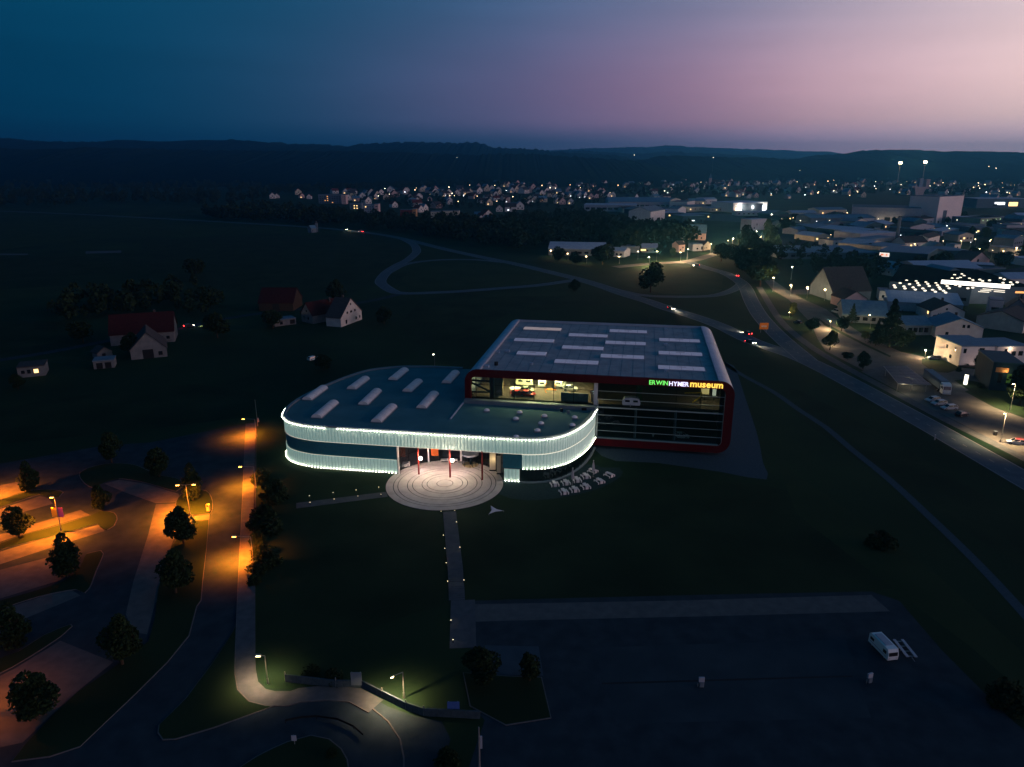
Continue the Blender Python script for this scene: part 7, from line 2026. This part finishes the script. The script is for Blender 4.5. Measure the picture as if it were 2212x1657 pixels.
# ------------------------------------------------------------------ lower right car park: camper van, trailer, service pillars
K3 = lambda x, y, z=.03: Q('K3', x, y, z)
a, b = K3(735, 965), K3(300, 520)
t = thing('camper_van', 'white boxy camper van parked alone in the dark car park', 'camper van', (K3(735, 965) + K3(350, 600)) / 2, face(b, a))
prof = [(-3.1, .45), (-3.15, 1.3), (-3.0, 2.2), (-2.75, 2.75), (2.6, 2.75), (3.0, 2.4), (3.1, .45)]
mb = MB(); loft(mb, [[(x, y, z) for y, z in prof] for x in (-1.12, -1.0, 1.0, 1.12)]); mb.build('body', mat('paint_camper', (.62, .68, .7), .35, var=.04), t)
pbox('windscreen', t, (0, -3.07, 1.72), (1.85, .14, .75), M_black, (-.12, 0, 0))
pbox('roof_box', t, (.0, .2, 2.82), (1.5, 3.6, .12), M_palew)
for s in (-1, 1):
    pbox('side_window', t, (s * 1.12, -2.0, 1.75), (.06, 1.0, .7), M_black); pbox('side_window', t, (s * 1.12, 2.0, 1.75), (.06, 1.2, .6), M_black)
    wheel(t, s * .98, -2.0, .38); wheel(t, s * .98, 1.9, .38)
    pbox('headlight', t, (s * .8, -3.14, .85), (.35, .08, .22), M_head_off)
t.scale = (.74, .74, .74)
pbox('stripe', t, (1.125, 0, 1.0), (.03, 5.2, .16), M_bl); pbox('stripe', t, (-1.125, 0, 1.0), (.03, 5.2, .16), M_bl)
a, b = K3(1200, 905), K3(960, 600)
t = thing('flat_trailer', 'long flat pale trailer beside the camper van', 'trailer', (a + b) / 2, face(b, a))
for s in (-1, 1):
    MB().box(s * .85 - .28, s * .85 + .28, -2.8, 2.8, .55, .72).build('deck_rail', M_palew, t)
    wheel(t, s * 1.0, .4, .32); wheel(t, s * 1.0, -.4, .32)
for y in (-2.4, -.8, .8, 2.4):
    MB().box(-.85, .85, y - .08, y + .08, .45, .54).build('crossbar', M_steel, t)
MB().tube((0, -2.8, .5), (0, -4.0, .45), .06).build('tow_bar', M_steel, t)
t.scale = (.72, .72, .72)
for i, (x, y, lab) in enumerate(((835, 556, 'pale service pillar on the kerb line, middle of the dark car park'), (1552, 538, 'pale leaning service pillar below the camper van'))):
    t = thing('service_pillar', lab, 'pillar', Q('B4', x, y, .02), .3 * i)
    t.scale = (.68, .68, .68)
    MB().box(-.45, .45, -.3, .3, 0, 1.2).build('plinth', M_greyw, t, bevel=.08); MB().box(-.7, .5, -.2, .2, 1.2, 2.3).build('board', M_palew, t, bevel=.06); MB().tube((-.8, 0, 0), (-.8, 0, .8), .09).build('tap', M_steel, t)

# ------------------------------------------------------------------ fence, poles, walls and signs at the left and bottom
fl_ = smooth_line([Q('Z8', *p) for p in [(2045, 190), (2035, 400), (2030, 600), (2025, 900), (2020, 1100), (2016, 1420)]], 3.0)
fence = thing('mesh_fence', 'dark wire mesh fence along the orange lit street', 'fence', (0, 0, 0))
for i, p in enumerate(fl_):
    MB().tube((p.x, p.y, 0), (p.x, p.y, 1.9), .05, .05, 6).build('post', M_black, fence)
for pz in (.15, .6, 1.05, 1.5, 1.85):
    MB().path([(p.x, p.y, pz) for p in fl_], .025, 4).build('rail', M_black, fence)
b = Q('Z8', 2050, 170)
t = thing('flag_pole', 'slim pale flag pole at the top end of the fence', 'pole', b)
MB().tube((0, 0, 0), (0, 0, 7.5), .09, .05, 8).build('pole', M_steel, t); MB().ball((0, 0, 7.55), .1).build('finial', M_steel, t)
MB().box(.06, .5, -.02, .02, 1.2, 2.4).build('furled_flag', M_palew, t)
b = P(1036, 1690)
t = thing('tall_pole', 'tall pale grey pole rising from the bottom edge', 'pole', b)
hgt = 8.0
MB().tube((0, 0, 0), (0, 0, hgt * .78), .16, .11, 10).tube((0, 0, hgt * .78), (0, 0, hgt), .11, .07, 10).build('pole', M_steel, t); MB().box(.12, .38, -.06, .06, hgt * .62, hgt * .84).build('banner', M_palew, t)
wl2 = [Q('B3', *p) for p in [(390, 330), (730, 370), (900, 370), (1040, 440), (1200, 520), (1320, 560), (1700, 580)]]
t = thing('low_wall', 'low pale concrete wall behind the looping road', 'wall', wl2[0])
for p, q in zip(wl2[:-1], wl2[1:]):
    for k in range(4):
        u, v = p.lerp(q, k / 4) - wl2[0], p.lerp(q, (k + .98) / 4) - wl2[0]
        c = (u + v) / 2
        pbox('wall_panel', t, (c.x, c.y, .6), ((v - u).length, .2, 1.2), M_gravel, (0, 0, math.atan2(v.y - u.y, v.x - u.x)))
    MB().tube((p.x - wl2[0].x, p.y - wl2[0].y, 0), (p.x - wl2[0].x, p.y - wl2[0].y, 1.6), .08).build('post', M_steel, t)
simple('notice_board', 'upright white notice board at the low wall', 'board', 'B3', 870, 375, [('face', MB().box(-.75, .75, -.05, .05, .5, 2.6), M_greyw), ('post', MB().tube((-.6, .1, 0), (-.6, .1, 2.6), .05), M_steel), ('post', MB().tube((.6, .1, 0), (.6, .1, 2.6), .05), M_steel)], z=0)
simple('notice_board', 'small blue information board at the low wall end', 'board', 'B3', 1520, 560, [('face', MB().box(-.8, .8, -.05, .05, .9, 2.2), mat('blue_board', (.06, .12, .35), .5)), ('post', MB().tube((-.6, .1, 0), (-.6, .1, 2.2), .05), M_steel), ('post', MB().tube((.6, .1, 0), (.6, .1, 2.2), .05), M_steel)], z=0)
simple('notice_board', 'small white sign at the edge of the round road island', 'board', 'B3', 450, 755, [('face', MB().box(-.3, .3, -.04, .04, .6, 1.4), M_palew), ('post', MB().tube((0, .08, 0), (0, .08, 1.4), .05), M_steel)], z=.1)
simple('ticket_machine', 'small lit yellow ticket machine on the grass island', 'machine', 'Z8', 1658, 842, [('cabinet', MB().box(-.3, .3, -.25, .25, 0, 1.5), mat('machine_yellow', (.6, .45, .2), .5)), ('screen', MB().box(-.2, .2, -.28, -.255, 1.0, 1.35), M_pane)], z=.13)
# railing along the kerb of the looping road
rl_ = smooth_line([Q('B3', *p) for p in [(390, 612), (500, 590), (600, 583), (740, 603), (850, 652), (912, 708)]], 2.0)
t = thing('guard_rail', 'low dark guard rail curving along the looping road', 'railing', (0, 0, 0))
for p in rl_[::2]:
    MB().tube((p.x, p.y, 0), (p.x, p.y, .55), .06, .06, 6).build('post', M_black, t)
for p, q in zip(rl_[:-1], rl_[1:]):
    c = (p + q) / 2
    pbox('rail', t, (c.x, c.y, .5), ((q - p).length, .08, .28), M_black, (0, 0, math.atan2(q.y - p.y, q.x - p.x)))
kl = smooth_line([Q('B3', *p) for p in [(0, 603), (150, 548), (350, 484), (600, 438), (800, 453), (960, 503), (1080, 603), (1160, 723), (1185, 850), (1185, 960)]], 2.0)
mb = MB()
for i in range(len(kl) - 1):
    a0, a1, b0, b1 = offset_pts(kl, i, .1), offset_pts(kl, i + 1, .1), offset_pts(kl, i, -.1), offset_pts(kl, i + 1, -.1)
    mb.add([(a0.x, a0.y, .12), (a1.x, a1.y, .12), (b1.x, b1.y, .12), (b0.x, b0.y, .12), (b0.x, b0.y, 0), (b1.x, b1.y, 0), (a0.x, a0.y, 0), (a1.x, a1.y, 0)], [(0, 3, 2, 1), (3, 4, 5, 2), (0, 1, 7, 6)])
struct('kerb', mb, M_kerb)

# things that look alike are told apart by their order from left to right
from collections import defaultdict
same = defaultdict(list)
for o_ in list(col.objects):
    if o_.get('category') in ('house', 'building', 'tree') and o_.get('group'):
        same[o_['label']].append(o_)
ONES = ['', 'first', 'second', 'third', 'fourth', 'fifth', 'sixth', 'seventh', 'eighth', 'ninth', 'tenth', 'eleventh', 'twelfth', 'thirteenth', 'fourteenth', 'fifteenth', 'sixteenth', 'seventeenth', 'eighteenth', 'nineteenth', 'twentieth']
def ordinal(n_):
    return ONES[n_] if n_ <= 20 else ('twenty-' if n_ < 30 else 'thirty-') + (ONES[n_ % 10] if n_ % 10 else 'tenth')
for lab_, objs in same.items():
    if len(objs) > 1:
        for i, o_ in enumerate(sorted(objs, key=lambda q: q.location.x / q.location.y)):
            o_['label'] = lab_ + (', leftmost' if i == 0 else f', {ordinal(i + 1)} from left')

# ------------------------------------------------------------------ evening haze
HAZE = True
if HAZE:
    hz_ = MB().box(-9000, 9000, -400, 10600, -3, 300).build('haze', M_white)
    m = bpy.data.materials.new('evening_haze')
    m.use_nodes = True
    nt = m.node_tree
    nt.nodes.clear()
    o = nt.nodes.new('ShaderNodeOutputMaterial')
    v = nt.nodes.new('ShaderNodeVolumePrincipled')
    v.inputs['Color'].default_value = (0.12, 0.60, 1.0, 1)
    v.inputs['Density'].default_value = 1.25e-4
    v.inputs['Anisotropy'].default_value = 0.72
    nt.links.new(v.outputs[0], o.inputs['Volume'])
    hz_.data.materials.clear(); hz_.data.materials.append(m)
    tag(hz_, kind='stuff')
